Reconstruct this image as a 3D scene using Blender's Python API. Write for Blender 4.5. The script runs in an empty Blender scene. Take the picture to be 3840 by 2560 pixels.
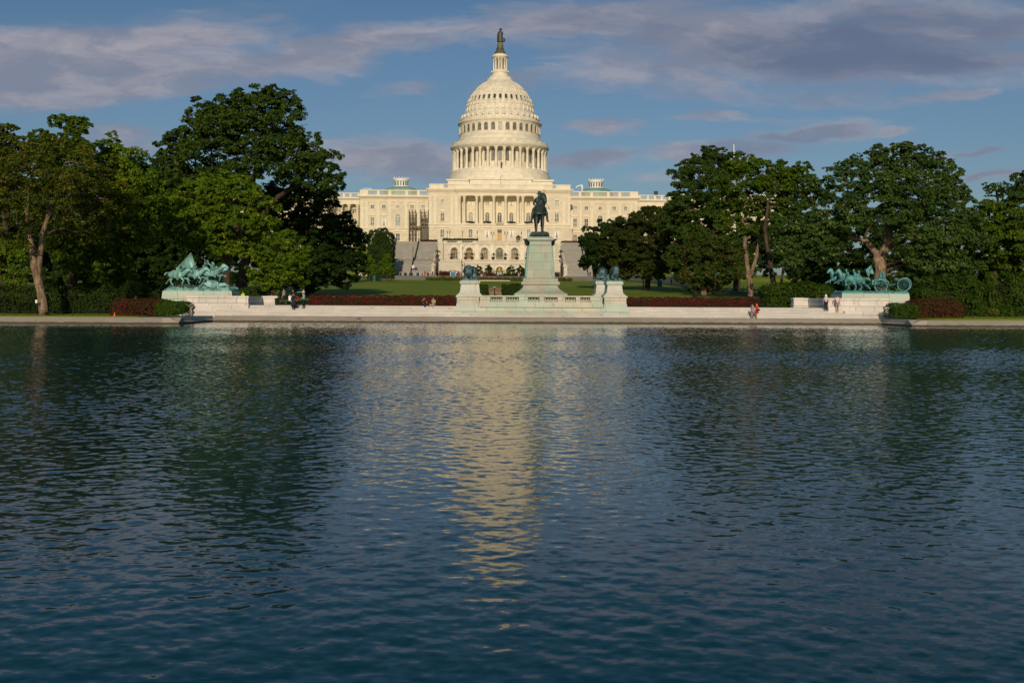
import bpy, bmesh, math, random
import numpy as np
from mathutils import Vector, Matrix
R = math.radians
rnd = random.Random(11)
SC = bpy.context.scene
COL = SC.collection
# ------------------------------------------------------------------ camera model
FPX, HOR = 4083.0, 1129.0
CAM = Vector((-5.8, 0.0, 2.15))
YAW, ROLL = R(1.35), R(0.29)
_F = Vector((math.sin(YAW), math.cos(YAW), 0)); _Rt = Vector((math.cos(YAW), -math.sin(YAW), 0)); _U = Vector((0, 0, 1))
CR = _Rt*math.cos(ROLL) + _U*math.sin(ROLL)
CU = _U*math.cos(ROLL) - _Rt*math.sin(ROLL)
def P(px, py, Y):
    """the point of the place that stands at depth Y and shows at this spot of the photograph (3840 px wide)"""
    d = _F + CR*((px-1920)/FPX) + CU*((HOR-py)/FPX)
    return CAM + d*((Y-CAM.y)/d.y)
def X(px, Y, py=1100): return P(px, py, Y).x
def Z(py, Y, px=1920): return P(px, py, Y).z
def M(px, Y): return px*Y/FPX          # pixels to metres at depth Y

# ------------------------------------------------------------------ object helpers
ROOT = {}
def tag(o, label=None, cat=None, group=None, kind=None):
    if label: o['label'] = label
    if cat: o['category'] = cat
    if group: o['group'] = group
    if kind: o['kind'] = kind
    return o
def thing(name, label, cat, loc, group=None):
    o = bpy.data.objects.new(name, None); COL.objects.link(o)
    o.empty_display_size = 0.3
    o.location = loc; tag(o, label, cat, group); ROOT[o.name] = Vector(loc)
    return o
def link_mesh(name, me, mat, parent=None):
    o = bpy.data.objects.new(name, me); COL.objects.link(o)
    if mat and not me.materials: me.materials.append(mat)
    if parent is not None:
        o.parent = parent; ROOT[o.name] = ROOT[parent.name]
    else: ROOT[o.name] = Vector((0, 0, 0))
    return o
class MB:
    def __init__(s): s.v = []; s.f = []; s.sm = []
    def add(s, vs, fs, smooth=False):
        n = len(s.v); s.v += [tuple(v) for v in vs]
        s.f += [tuple(i+n for i in f) for f in fs]; s.sm += [smooth]*len(fs); return s
    def box(s, x0, x1, y0, y1, z0, z1):
        if x0 > x1: x0, x1 = x1, x0
        if y0 > y1: y0, y1 = y1, y0
        if z0 > z1: z0, z1 = z1, z0
        return s.add([(x0,y0,z0),(x1,y0,z0),(x1,y1,z0),(x0,y1,z0),(x0,y0,z1),(x1,y0,z1),(x1,y1,z1),(x0,y1,z1)],
              [(0,3,2,1),(4,5,6,7),(0,1,5,4),(1,2,6,5),(2,3,7,6),(3,0,4,7)])
    def frustum(s, x0, x1, y0, y1, z0, X0, X1, Y0, Y1, z1):
        return s.add([(x0,y0,z0),(x1,y0,z0),(x1,y1,z0),(x0,y1,z0),(X0,Y0,z1),(X1,Y0,z1),(X1,Y1,z1),(X0,Y1,z1)],
              [(0,3,2,1),(4,5,6,7),(0,1,5,4),(1,2,6,5),(2,3,7,6),(3,0,4,7)])
    def rectlathe(s, cx, cy, prof):
        """square-plan moulding: prof = [(half_x, half_y, z)...] from bottom to top"""
        vs = []; fs = []
        for hx, hy, z in prof: vs += [(cx-hx,cy-hy,z),(cx+hx,cy-hy,z),(cx+hx,cy+hy,z),(cx-hx,cy+hy,z)]
        for i in range(len(prof)-1):
            for k in range(4):
                a = i*4+k; b = i*4+(k+1) % 4; fs.append((a, b, b+4, a+4))
        n = (len(prof)-1)*4; fs += [(3,2,1,0),(n,n+1,n+2,n+3)]
        return s.add(vs, fs)
    def prism(s, poly, y0, y1):
        """poly of (x,z), counter-clockwise seen from -y, extruded y0..y1"""
        n = len(poly)
        vs = [(x, y0, z) for x, z in poly] + [(x, y1, z) for x, z in poly]
        fs = [tuple(range(n)), tuple(range(2*n-1, n-1, -1))]
        for i in range(n):
            j = (i+1) % n; fs.append((j, i, i+n, j+n))
        return s.add(vs, fs)
    def lathe(s, prof, cx, cy, n=24, a0=0.0, a1=2*math.pi, smooth=True, cap=True):
        full = abs(a1-a0-2*math.pi) < 1e-6
        m = n if full else n+1
        vs = []; fs = []
        for r, z in prof:
            for k in range(m):
                a = a0+(a1-a0)*k/n; vs.append((cx+r*math.cos(a), cy+r*math.sin(a), z))
        for i in range(len(prof)-1):
            for k in range(n):
                a = i*m+k; b = i*m+(k+1) % m; fs.append((a, b, b+m, a+m))
        s.add(vs, fs, smooth)
        if cap and full:
            if prof[0][0] > 1e-4: s.add(vs[:m], [tuple(range(m-1, -1, -1))])
            if prof[-1][0] > 1e-4: s.add(vs[-m:], [tuple(range(m))])
        return s
    def tube(s, pts, rad, n=6, smooth=True):
        pts = [Vector(p) for p in pts]
        if not hasattr(rad, '__len__'): rad = [rad]*len(pts)
        vs = []; fs = []; up0 = None
        for i, p in enumerate(pts):
            t = (pts[min(i+1, len(pts)-1)]-pts[max(i-1, 0)]).normalized()
            if up0 is None:
                up0 = Vector((0,0,1)) if abs(t.z) < .9 else Vector((0,1,0))
            a = t.cross(up0)
            if a.length < 1e-5: a = t.cross(Vector((1,0,0)))
            a.normalize(); b = a.cross(t).normalized(); up0 = b
            for k in range(n):
                th = 2*math.pi*k/n; vs.append(p+(a*math.cos(th)+b*math.sin(th))*rad[i])
        for i in range(len(pts)-1):
            for k in range(n):
                q = i*n+k; w = i*n+(k+1) % n; fs.append((q, w, w+n, q+n))
        fs.append(tuple(range(n-1, -1, -1))); m = (len(pts)-1)*n; fs.append(tuple(range(m, m+n)))
        return s.add(vs, fs, smooth)
    def ell(s, c, r, nu=12, nv=8):
        vs = []; fs = []
        for j in range(nv+1):
            ph = -math.pi/2+math.pi*j/nv
            for i in range(nu):
                th = 2*math.pi*i/nu
                vs.append((c[0]+r[0]*math.cos(ph)*math.cos(th), c[1]+r[1]*math.cos(ph)*math.sin(th), c[2]+r[2]*math.sin(ph)))
        for j in range(nv):
            for i in range(nu):
                a = j*nu+i; b = j*nu+(i+1) % nu; fs.append((a, b, b+nu, a+nu))
        return s.add(vs, fs, True)
    def build(s, name, mat, parent=None):
        off = ROOT[parent.name] if parent is not None else Vector((0,0,0))
        me = bpy.data.meshes.new(name)
        me.from_pydata([(x-off.x, y-off.y, z-off.z) for x, y, z in s.v], [], s.f)
        me.polygons.foreach_set('use_smooth', s.sm); me.update()
        return link_mesh(name, me, mat, parent)
def copy_tree(o, loc=None, rotz=None, scale=None, parent=None):
    c = o.copy(); COL.objects.link(c)
    if parent is not None: c.parent = parent
    if loc is not None: c.location = loc
    if rotz is not None: c.rotation_euler[2] = rotz
    if scale is not None: c.scale = (scale,)*3
    for ch in list(o.children): copy_tree(ch, parent=c)
    return c
def np_mesh(name, V, nper, mat, parent=None):
    """V: (n*nper,3) array of separate polygons with nper corners"""
    off = ROOT[parent.name] if parent is not None else Vector((0,0,0))
    V = (V-np.array(off)).astype(np.float32); n = len(V)//nper
    me = bpy.data.meshes.new(name)
    me.vertices.add(len(V)); me.vertices.foreach_set('co', V.ravel())
    me.loops.add(len(V)); me.loops.foreach_set('vertex_index', np.arange(len(V), dtype=np.int32))
    me.polygons.add(n); me.polygons.foreach_set('loop_start', np.arange(0, len(V), nper, dtype=np.int32))
    me.polygons.foreach_set('loop_total', np.full(n, nper, dtype=np.int32))
    me.update(calc_edges=True)
    return link_mesh(name, me, mat, parent)

# ------------------------------------------------------------------ materials
class NT:
    def __init__(s, name):
        s.m = bpy.data.materials.new(name); s.m.use_nodes = True; s.t = s.m.node_tree; s.N = s.t.nodes; s.L = s.t.links
        s.bsdf = s.N['Principled BSDF']; s.out = s.N['Material Output']
    def n(s, typ, **kw):
        x = s.N.new(typ)
        for k, v in kw.items():
            if k in x.inputs: s.set(x.inputs[k], v)
            else: setattr(x, k, v)
        return x
    def set(s, inp, v):
        if isinstance(v, bpy.types.NodeSocket): s.L.new(v, inp)
        else: inp.default_value = v
    def math(s, op, a, b=0.0, c=0.0, clamp=False):
        x = s.N.new('ShaderNodeMath'); x.operation = op; x.use_clamp = clamp
        for i, v in enumerate((a, b, c)): s.set(x.inputs[i], v)
        return x.outputs[0]
    def mix(s, f, a, b, blend='MIX'):
        x = s.N.new('ShaderNodeMix'); x.data_type = 'RGBA'; x.blend_type = blend
        s.set(x.inputs[0], f)
        for i, v in ((6, a), (7, b)):
            if isinstance(v, (tuple, list)) and len(v) == 3: v = (*v, 1)
            s.set(x.inputs[i], v)
        return x.outputs[2]
    def noise(s, scale, vec=None, detail=4, rough=.55, dist=0.0, stretch=None):
        x = s.N.new('ShaderNodeTexNoise')
        x.inputs['Scale'].default_value = scale; x.inputs['Detail'].default_value = detail
        x.inputs['Roughness'].default_value = rough; x.inputs['Distortion'].default_value = dist
        v = vec if vec is not None else s.pos()
        if stretch:
            mp = s.N.new('ShaderNodeMapping'); mp.inputs['Scale'].default_value = stretch; s.L.new(v, mp.inputs[0]); v = mp.outputs[0]
        s.L.new(v, x.inputs['Vector'])
        return x
    def pos(s):
        if not hasattr(s, '_pos'): s._pos = s.N.new('ShaderNodeNewGeometry').outputs['Position']
        return s._pos
    def ramp(s, f, lo, hi):
        x = s.N.new('ShaderNodeMapRange'); x.interpolation_type = 'SMOOTHSTEP'
        s.set(x.inputs[0], f); x.inputs[1].default_value = lo; x.inputs[2].default_value = hi
        return x.outputs[0]
    def base(s, c, rough=.8, spec=.3):
        s.set(s.bsdf.inputs['Base Color'], (*c, 1) if isinstance(c, tuple) and len(c) == 3 else c)
        s.bsdf.inputs['Roughness'].default_value = rough
        s.bsdf.inputs['Specular IOR Level'].default_value = spec
    def bump(s, h, dist=.02, strength=.6):
        b = s.N.new('ShaderNodeBump'); b.inputs['Distance'].default_value = dist; b.inputs['Strength'].default_value = strength
        s.set(b.inputs['Height'], h); s.L.new(b.outputs[0], s.bsdf.inputs['Normal'])
def plain(name, c, rough=.7, var=.25, scale=3.0, metal=0.0, spec=.3):
    t = NT(name); f = t.noise(scale, detail=5).outputs['Fac']
    k = 1-var
    t.base(t.mix(t.ramp(f, .3, .7), tuple(x*k for x in c), tuple(min(1, x*(1+var*.6)) for x in c)), rough, spec)
    t.bsdf.inputs['Metallic'].default_value = metal
    return t.m
def stone(name, c, bw=1.2, bh=.5, joint=.75, stain=(.35,.30,.24), stain_amt=.5, green=0.0, gcol=(.36,.56,.47), rough=.75, scale=.6, mortar=.02, streak=1.0, zoff=0.0):
    """ashlar with fine joints, weather stains that run down, optional verdigris"""
    t = NT(name)
    sx = t.n('ShaderNodeSeparateXYZ', Vector=t.pos())
    xy = t.math('ADD', sx.outputs[0], sx.outputs[1])
    cb = t.n('ShaderNodeCombineXYZ', X=xy, Y=t.math('SUBTRACT', sx.outputs[2], zoff))
    br = t.n('ShaderNodeTexBrick', Vector=cb.outputs[0], Scale=1.0)
    br.inputs['Brick Width'].default_value = bw; br.inputs['Row Height'].default_value = bh
    br.inputs['Mortar Size'].default_value = mortar; br.inputs['Mortar Smooth'].default_value = .1
    br.inputs['Color1'].default_value = (1,1,1,1); br.inputs['Color2'].default_value = (.86,.86,.86,1)
    br.inputs['Mortar'].default_value = (joint,joint,joint,1)
    big = t.noise(scale, detail=6, rough=.65).outputs['Fac']
    run = t.noise(scale*2.2, detail=5, rough=.7, stretch=(1.3,1.3,.22)).outputs['Fac']
    col = t.mix(t.ramp(big, .35, .7), tuple(x*.88 for x in c), c)
    sm = t.math('MULTIPLY', t.ramp(run, .56, .78), stain_amt*streak, clamp=True)
    col = t.mix(sm, col, stain)
    sm2 = t.math('MULTIPLY', t.ramp(t.noise(scale*5, detail=6, rough=.7).outputs['Fac'], .6, .75), stain_amt*.6, clamp=True)
    col = t.mix(sm2, col, stain)
    if green:
        g = t.math('MULTIPLY', t.ramp(t.noise(scale*.9, detail=5, rough=.6, stretch=(1,1,.5)).outputs['Fac'], .42, .62), green, clamp=True)
        col = t.mix(g, col, gcol)
    col = t.mix(1.0, col, br.outputs['Color'], 'MULTIPLY')
    t.base(col, rough, .25)
    t.bump(t.math('ADD', t.math('MULTIPLY', br.outputs['Fac'], -1.0), t.math('MULTIPLY', big, .6)), .02, .5)
    return t.m
def leafmat(name, c1, c2, c3=None, amt3=.15, trans=.30, patch=.16):
    """foliage: hue varies from leaf to leaf and in broad patches"""
    t = NT(name)
    g = t.N.new('ShaderNodeNewGeometry')
    r = g.outputs['Random Per Island']
    pn = t.noise(patch, detail=3).outputs['Fac']
    f = t.math('ADD', t.math('MULTIPLY', r, .55), t.math('MULTIPLY', t.ramp(pn, .35, .65), .45), clamp=True)
    col = t.mix(f, c1, c2)
    if c3:
        rr = t.math('FRACT', t.math('MULTIPLY', r, 37.7))
        pm = t.ramp(t.noise(patch*2.5, detail=3).outputs['Fac'], .45, .62)
        col = t.mix(t.math('MULTIPLY', t.math('LESS_THAN', rr, amt3*2), pm), col, c3)
    t.base(col, .65, .10)
    tr = t.n('ShaderNodeBsdfTranslucent', Color=col)
    mx = t.N.new('ShaderNodeMixShader'); mx.inputs[0].default_value = trans
    t.L.new(t.bsdf.outputs[0], mx.inputs[1]); t.L.new(tr.outputs[0], mx.inputs[2]); t.L.new(mx.outputs[0], t.out.inputs[0])
    return t.m
def bronze(name, c, dark, amt=.5, rough=.5):
    t = NT(name)
    f = t.ramp(t.noise(1.6, detail=6, rough=.65, stretch=(1,1,.4)).outputs['Fac'], .42, .64)
    f2 = t.ramp(t.noise(9, detail=4).outputs['Fac'], .5, .7)
    col = t.mix(t.math('MULTIPLY', f, amt), c, dark)
    col = t.mix(t.math('MULTIPLY', f2, amt*.6), col, dark)
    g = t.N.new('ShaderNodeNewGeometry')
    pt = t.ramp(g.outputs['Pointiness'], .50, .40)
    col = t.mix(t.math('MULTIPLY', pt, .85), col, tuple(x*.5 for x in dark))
    t.base(col, rough, .4); t.bsdf.inputs['Metallic'].default_value = .15
    t.bump(t.noise(14, detail=5).outputs['Fac'], .03, .6)
    return t.m

def bark(name, c, dark):
    t = NT(name)
    f = t.noise(3.2, detail=7, rough=.7, dist=.6, stretch=(2.6,2.6,.34)).outputs['Fac']
    p = t.noise(.9, detail=4).outputs['Fac']
    col = t.mix(t.ramp(f, .40, .60), dark, c)
    col = t.mix(t.math('MULTIPLY', t.ramp(p, .5, .72), .5), col, tuple(min(1, x*1.5+.02) for x in c))
    t.base(col, .9, .1); t.bump(f, .06, 1.0)
    return t.m

m_cream = stone('cream_stone', (.77,.675,.51), 1.6, .62, .93, stain=(.55,.45,.30), stain_amt=.42, scale=.25, mortar=.03)
m_smooth = plain('cream_trim', (.78,.695,.54), .7, .07, .6)
m_dome = plain('dome_paint', (.77,.70,.56), .6, .12, .5)
m_shade = plain('cream_recess', (.76,.67,.49), .8, .08, .5)
m_terr = stone('terrace_stone', (.72,.65,.53), 1.8, .6, .85, stain=(.45,.36,.25), stain_amt=.55, scale=.3, mortar=.03)
m_stair = stone('stair_stone', (.40,.375,.335), 3.5, .33, .7, stain=(.28,.25,.21), stain_amt=.55, scale=.4, mortar=.05, streak=.6)
m_marble = stone('step_marble', (.74,.70,.66), 2.6, .147, .58, stain=(.46,.36,.28), stain_amt=.9, scale=.5, mortar=.012, zoff=.585)  # row joints aligned to the risers: painted shade lines under the nosings
m_wallm = stone('parapet_marble', (.75,.70,.65), 1.9, .9, .5, stain=(.42,.29,.18), stain_amt=1.1, scale=.6, mortar=.028)
m_pedg = stone('verdigris_marble', (.58,.61,.53), 2.6, 1.1, .5, stain=(.26,.25,.20), stain_amt=1.1, green=.65, gcol=(.44,.62,.54), scale=.6, mortar=.025)
m_grantp = stone('monument_marble', (.49,.465,.385), 2.3, .9, .74, stain=(.21,.19,.16), stain_amt=1.1, green=.55, gcol=(.34,.50,.40), scale=.7, mortar=.025)
m_lionb = stone('lion_base_marble', (.64,.59,.49), 1.9, .75, .62, stain=(.30,.23,.16), stain_amt=1.1, green=.5, gcol=(.42,.60,.50), scale=.65, mortar=.03)
m_lions = stone('lion_shaft_marble', (.66,.63,.55), 3.0, 1.6, .8, stain=(.40,.38,.33), stain_amt=.5, green=.25, gcol=(.50,.64,.57), scale=.8, mortar=.01)
def _waterline(m):
    t = NT.__new__(NT); t.m = m; t.t = m.node_tree; t.N = t.t.nodes; t.L = t.t.links; t.bsdf = t.N['Principled BSDF']
    src = t.bsdf.inputs['Base Color'].links[0].from_socket
    z = t.n('ShaderNodeSeparateXYZ', Vector=t.pos()).outputs[2]
    f = t.ramp(t.math('ADD', z, t.math('MULTIPLY', t.noise(1.5, detail=5).outputs['Fac'], .16)), .30, .20)
    t.L.new(t.mix(f, src, (.075,.065,.045)), t.bsdf.inputs['Base Color'])
m_kerb = stone('kerb_concrete', (.42,.36,.30), 7.0, 3.0, .62, stain=(.30,.25,.20), stain_amt=.6, scale=.5, mortar=.03)
_waterline(m_kerb)
m_pane = plain('window_glass', (.19,.18,.145), .22, .55, .9, spec=.6)
m_panel = plain('glass_light', (.30,.31,.28), .3, .45, 1.3, spec=.6)
m_paned = plain('glass_dark', (.07,.075,.075), .2, .4, .9, spec=.6)
m_copper = plain('green_copper_roof', (.20,.36,.30), .6, .2, .3)
m_wood = plain('door_wood', (.55,.36,.10), .55, .2, 2)
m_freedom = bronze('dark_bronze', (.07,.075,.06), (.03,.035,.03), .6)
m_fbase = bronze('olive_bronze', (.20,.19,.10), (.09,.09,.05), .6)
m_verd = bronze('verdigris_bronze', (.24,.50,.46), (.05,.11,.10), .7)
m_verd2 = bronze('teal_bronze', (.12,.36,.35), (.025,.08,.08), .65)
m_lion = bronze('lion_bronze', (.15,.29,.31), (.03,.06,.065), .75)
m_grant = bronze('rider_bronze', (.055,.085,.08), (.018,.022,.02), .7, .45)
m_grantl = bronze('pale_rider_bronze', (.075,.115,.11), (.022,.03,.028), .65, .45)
m_bark = bark('bark_light', (.32,.23,.155), (.10,.07,.045))
m_barkd = bark('bark_dark', (.10,.072,.05), (.03,.022,.016))
m_black = plain('black_metal', (.02,.02,.02), .5, .2, 5)
m_steel = plain('scaffold_steel', (.20,.17,.12), .6, .3, 3)
m_green = plain('green_paint', (.03,.14,.11), .5, .2, 4)
m_gold = plain('gilded_bronze', (.55,.38,.08), .35, .25, 2.0, metal=.6)
m_brown = stone('brown_stone', (.30,.20,.12), .9, .35, .7, stain=(.12,.08,.05), stain_amt=.6, scale=1.0)
m_white = plain('white_paint', (.8,.8,.78), .5, .06, 2)
m_orange = plain('orange_plastic', (.85,.10,.03), .5, .1, 3)
m_terracotta = plain('planter_clay', (.10,.05,.035), .7, .25, 3)
# ------------------------------------------------------------------ camera, light, sky
SC.view_settings.view_transform = 'Standard'; SC.view_settings.look = 'None'
SC.view_settings.exposure = 0.0; SC.view_settings.gamma = 1.0
cd = bpy.data.cameras.new('camera'); cam = bpy.data.objects.new('camera', cd); COL.objects.link(cam)
cd.sensor_width = 36.0; cd.sensor_fit = 'HORIZONTAL'; cd.lens = 36.0*FPX/3840; cd.shift_y = -(1280-HOR)/3840
cd.clip_start = .1; cd.clip_end = 9000
cam.matrix_world = Matrix(((CR.x, CU.x, -_F.x, CAM.x), (CR.y, CU.y, -_F.y, CAM.y), (CR.z, CU.z, -_F.z, CAM.z), (0,0,0,1)))
SC.camera = cam
SUN_EL, SUN_AZ = R(20.5), R(180+4)         # azimuth measured from +Y clockwise: behind the camera, a little to its left
sl = bpy.data.lights.new('sun', 'SUN'); sl.energy = 3.0; sl.angle = R(.5); sl.color = (1.0, .81, .59)
so = bpy.data.objects.new('sun', sl); COL.objects.link(so)
sd = Vector((math.sin(SUN_AZ)*math.cos(SUN_EL), math.cos(SUN_AZ)*math.cos(SUN_EL), math.sin(SUN_EL)))
so.rotation_euler = sd.to_track_quat('Z', 'Y').to_euler(); so.location = (-60, -120, 90)

W = bpy.data.worlds.new('World'); SC.world = W; W.use_nodes = True
class WT(NT):
    def __init__(s): s.t = W.node_tree; s.N = s.t.nodes; s.L = s.t.links
w = WT()
bg = w.N['Background']
sky = w.N.new('ShaderNodeTexSky'); sky.sky_type = 'NISHITA'; sky.sun_disc = False
sky.sun_elevation = SUN_EL; sky.sun_rotation = SUN_AZ; sky.air_density = 1.0; sky.dust_density = 1.2; sky.ozone_density = 2.0
tc = w.N.new('ShaderNodeTexCoord')
sp = w.n('ShaderNodeSeparateXYZ', Vector=tc.outputs['Generated'])
ya = w.math('MAXIMUM', w.math('ABSOLUTE', sp.outputs[1]), .05)
u = w.math('DIVIDE', sp.outputs[0], ya); v = w.math('DIVIDE', sp.outputs[2], ya)
uv0 = w.n('ShaderNodeCombineXYZ', X=u, Y=v).outputs[0]
# wisps bend the outlines of the banks of cloud
nd = w.noise(5.0, uv0, detail=6, rough=.62, stretch=(1.0, 3.2, 1))
sub = w.n('ShaderNodeVectorMath', operation='SUBTRACT'); w.L.new(nd.outputs['Color'], sub.inputs[0]); sub.inputs[1].default_value = (.5,.5,.5)
scl = w.n('ShaderNodeVectorMath', operation='MULTIPLY'); w.L.new(sub.outputs[0], scl.inputs[0]); scl.inputs[1].default_value = (.16,.05,0)
ad = w.n('ShaderNodeVectorMath', operation='ADD'); w.L.new(uv0, ad.inputs[0]); w.L.new(scl.outputs[0], ad.inputs[1])
uv = ad.outputs[0]
def bank(px, py, hx, hy, tilt, gain=1.0):
    """one bank of cloud: where it lies in the sky, its half length and half height, its tilt"""
    mp = w.N.new('ShaderNodeMapping'); mp.vector_type = 'TEXTURE'
    w.L.new(uv, mp.inputs[0])
    mp.inputs['Location'].default_value = ((px-1920)/FPX+.0236, (HOR-py)/FPX, 0)
    mp.inputs['Rotation'].default_value = (0, 0, R(tilt)); mp.inputs['Scale'].default_value = (hx/FPX, hy/FPX, 1)
    ln = w.N.new('ShaderNodeVectorMath'); ln.operation = 'LENGTH'; w.L.new(mp.outputs[0], ln.inputs[0])
    mr = w.N.new('ShaderNodeMapRange'); mr.interpolation_type = 'SMOOTHSTEP'
    w.L.new(ln.outputs['Value'], mr.inputs[0]); mr.inputs[1].default_value = 1.35; mr.inputs[2].default_value = .25
    mr.inputs[4].default_value = gain
    return mr.outputs[0]
acc = None
BANKS = [(330,210,900,140,5,1.0), (300,330,900,95,4,.85), (1150,215,860,95,9,.85), (1550,165,560,75,10,.7), (2250,70,760,110,6,.9), (3000,150,1150,190,-2,1.05), (2500,250,700,110,-8,.7),
         (3500,60,900,130,0,.9), (2750,320,900,70,-3,.7), (3080,470,320,46,4,.82), (2750,545,520,56,6,.8), (1520,610,560,85,0,.85), (2190,585,300,60,4,.8),
         (3620,560,180,18,4,.75), (3750,655,230,26,6,.75), (3540,345,240,36,12,.75), (440,540,280,80,0,.75), (2260,460,180,42,4,.75), (1470,310,180,36,4,.7),
         (2680,415,270,34,3,.7), (60,390,230,24,0,.5), (3340,475,130,24,3,.7), (3600,-350,1500,260,5,.4), (2900,-800,1800,200,8,.3), (1950,300,300,60,8,.45), (2950,430,300,36,-4,.5), (1300,560,420,60,4,.55), (2600,640,500,40,3,.5), (800,60,500,60,6,.4)]
for b in BANKS:
    q = bank(*b)
    acc = q if acc is None else w.math('MAXIMUM', acc, q)
fib = w.noise(6.0, uv, detail=9, rough=.66, dist=.5, stretch=(1.0, 6.5, 1)).outputs['Fac']
fin = w.noise(20.0, uv, detail=6, rough=.65, stretch=(1.0, 4.0, 1)).outputs['Fac']
dens = w.math('ADD', w.math('MULTIPLY', acc, 1.25), w.math('MULTIPLY', w.math('SUBTRACT', w.math('ADD', w.math('MULTIPLY', fib, .75), w.math('MULTIPLY', fin, .25)), .5), 2.0))
dens = w.ramp(dens, .24, 1.2)
# thick middles are grey violet, thin lit rims warmer
thick = w.math('MULTIPLY', w.math('MULTIPLY', w.ramp(acc, .55, 1.0), w.ramp(u, -.02, .14)), w.ramp(w.noise(4.0, uv, detail=5, stretch=(1.0,3.5,1)).outputs['Fac'], .36, .62))
lum = w.ramp(w.noise(9.0, uv, detail=6, rough=.6, stretch=(1.0,3.0,1)).outputs['Fac'], .4, .68)
CL = SKYC = None
ccol = w.mix(thick, w.mix(lum, (2.15,2.35,3.1), (3.8,3.6,4.0)), (1.25,1.6,2.5))
tint = w.mix(1.0, sky.outputs[0], w.mix(w.ramp(v, .21, .46), (.435,.515,.595), (.16,.43,.48)), 'MULTIPLY')
fac = w.math('MULTIPLY', dens, .92)
cmix = w.mix(fac, tint, ccol)
w.L.new(cmix, bg.inputs['Color']); bg.inputs['Strength'].default_value = .1

# ------------------------------------------------------------------ ground, pool, kerb, steps
def lerp_tab(y, tab):
    for (a, za), (b, zb) in zip(tab, tab[1:]):
        if y <= b: return za+(zb-za)*max(0, (y-a))/(b-a)
    return tab[-1][1]
TAB = [(90,.56),(112,.85),(122,1.45),(130,1.75),(230,4.7),(345,8.6),(349,9.9),(372,10.2),(376,10.2),(420,22.5),(700,24),(3000,10)]
XL, XR = X(735, 100), X(3420, 98.5)-3.4        # ends of the memorial front
YKL, YKR = 94.5, 98.5
def kerb_y(x): return YKL if x < XL-.9 else (YKR if x > XR+4.3 else 106.0)
SXA, SXB = X(690, 109)-.5, X(3352, 109)+.5
def gz(x, y):
    if y < kerb_y(x)+.9: return -1.2
    z = lerp_tab(y, TAB)
    if XL-1 < x < XR+1 and y < 128: z = min(z, .35)
    if SXA < x < SXB and y < 128: z = min(z, .35)
    if abs(x) > 60 and y > 345: z = min(z, 12+abs(x)*.0)
    return z
EPS = .02
xs = sorted(set([-900,-500,-300,-200,-150,-120,-100,-80,-70,-60,-50,-45,-40,XL-1.02,XL-1,XL-.92,XL-.9,SXA,SXA+.02,SXB-.02,SXB,-25,-20,-15,-10,-5,0,5,10,15,20,25,XR+1,XR+1.02,XR+4.3,XR+4.32,45,50,60,60.02,70,80,100,120,150,200,300,500,900]))
ys = [60,YKL+.88,YKL+.92,97,YKR+.88,YKR+.92,102,104,106.88,106.92,109,112,117,122,126,128,128.05,130,140,150,165,180,200,215,230,250,270,290,310,330,345,347,349,360,372,376,390,405,420,500,700,1200,3000]
g = MB(); vs = [(x, y, gz(x, y)) for y in ys for x in xs]; n = len(xs)
g.add(vs, [(j*n+i, j*n+i+1, (j+1)*n+i+1, (j+1)*n+i) for j in range(len(ys)-1) for i in range(n-1)], True)
tg = NT('lawn_grass')
mow = tg.math('SINE', tg.math('MULTIPLY', tg.n('ShaderNodeSeparateXYZ', Vector=tg.pos()).outputs[1], .55))
f1 = tg.noise(.05, detail=5).outputs['Fac']; f2 = tg.noise(6.0, detail=6, rough=.7).outputs['Fac']
gc = tg.mix(tg.ramp(f1, .35, .65), (.15,.205,.020), (.215,.265,.034))
gc = tg.mix(tg.math('MULTIPLY', tg.ramp(f2, .35, .7), .5), gc, (.08,.13,.012))
gc = tg.mix(tg.math('MULTIPLY', tg.math('ADD', mow, 1.0), .10), gc, (.24,.29,.04))
tg.base(gc, .9, .1); tg.bump(f2, .05, .6)
tag(g.build('lawn', tg.m), kind='structure')

SLOPE_RMS = .062
# water: the finest ripples are slopes from noise fields, the waves themselves are modelled
tw = NT('pool_water')
p = tw.pos()
def slope(scale, stretch, amp, detail=2, off=0.0):
    mp = tw.N.new('ShaderNodeMapping'); mp.inputs['Scale'].default_value = stretch; mp.inputs['Location'].default_value = (off, off*1.7, 0); mp.inputs['Rotation'].default_value = (0,0,R(off*3))
    tw.L.new(p, mp.inputs[0])
    nz = tw.N.new('ShaderNodeTexNoise'); nz.inputs['Scale'].default_value = scale; nz.inputs['Detail'].default_value = detail; nz.inputs['Roughness'].default_value = .5
    tw.L.new(mp.outputs[0], nz.inputs['Vector'])
    s1 = tw.N.new('ShaderNodeVectorMath'); s1.operation = 'SUBTRACT'; tw.L.new(nz.outputs['Color'], s1.inputs[0]); s1.inputs[1].default_value = (.5,.5,.5)
    s2 = tw.N.new('ShaderNodeVectorMath'); s2.operation = 'MULTIPLY'; tw.L.new(s1.outputs[0], s2.inputs[0]); s2.inputs[1].default_value = (amp*.55, amp, 0)
    return s2.outputs[0]
tot = None
for a in ((5.0,(.7,1.4,1),.12,2,-4.0), (13.0,(.8,1.3,1),.16,2,9.0)):
    q = slope(*a)
    if tot is None: tot = q
    else:
        ad = tw.N.new('ShaderNodeVectorMath'); ad.operation = 'ADD'; tw.L.new(tot, ad.inputs[0]); tw.L.new(q, ad.inputs[1]); tot = ad.outputs[0]
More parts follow.
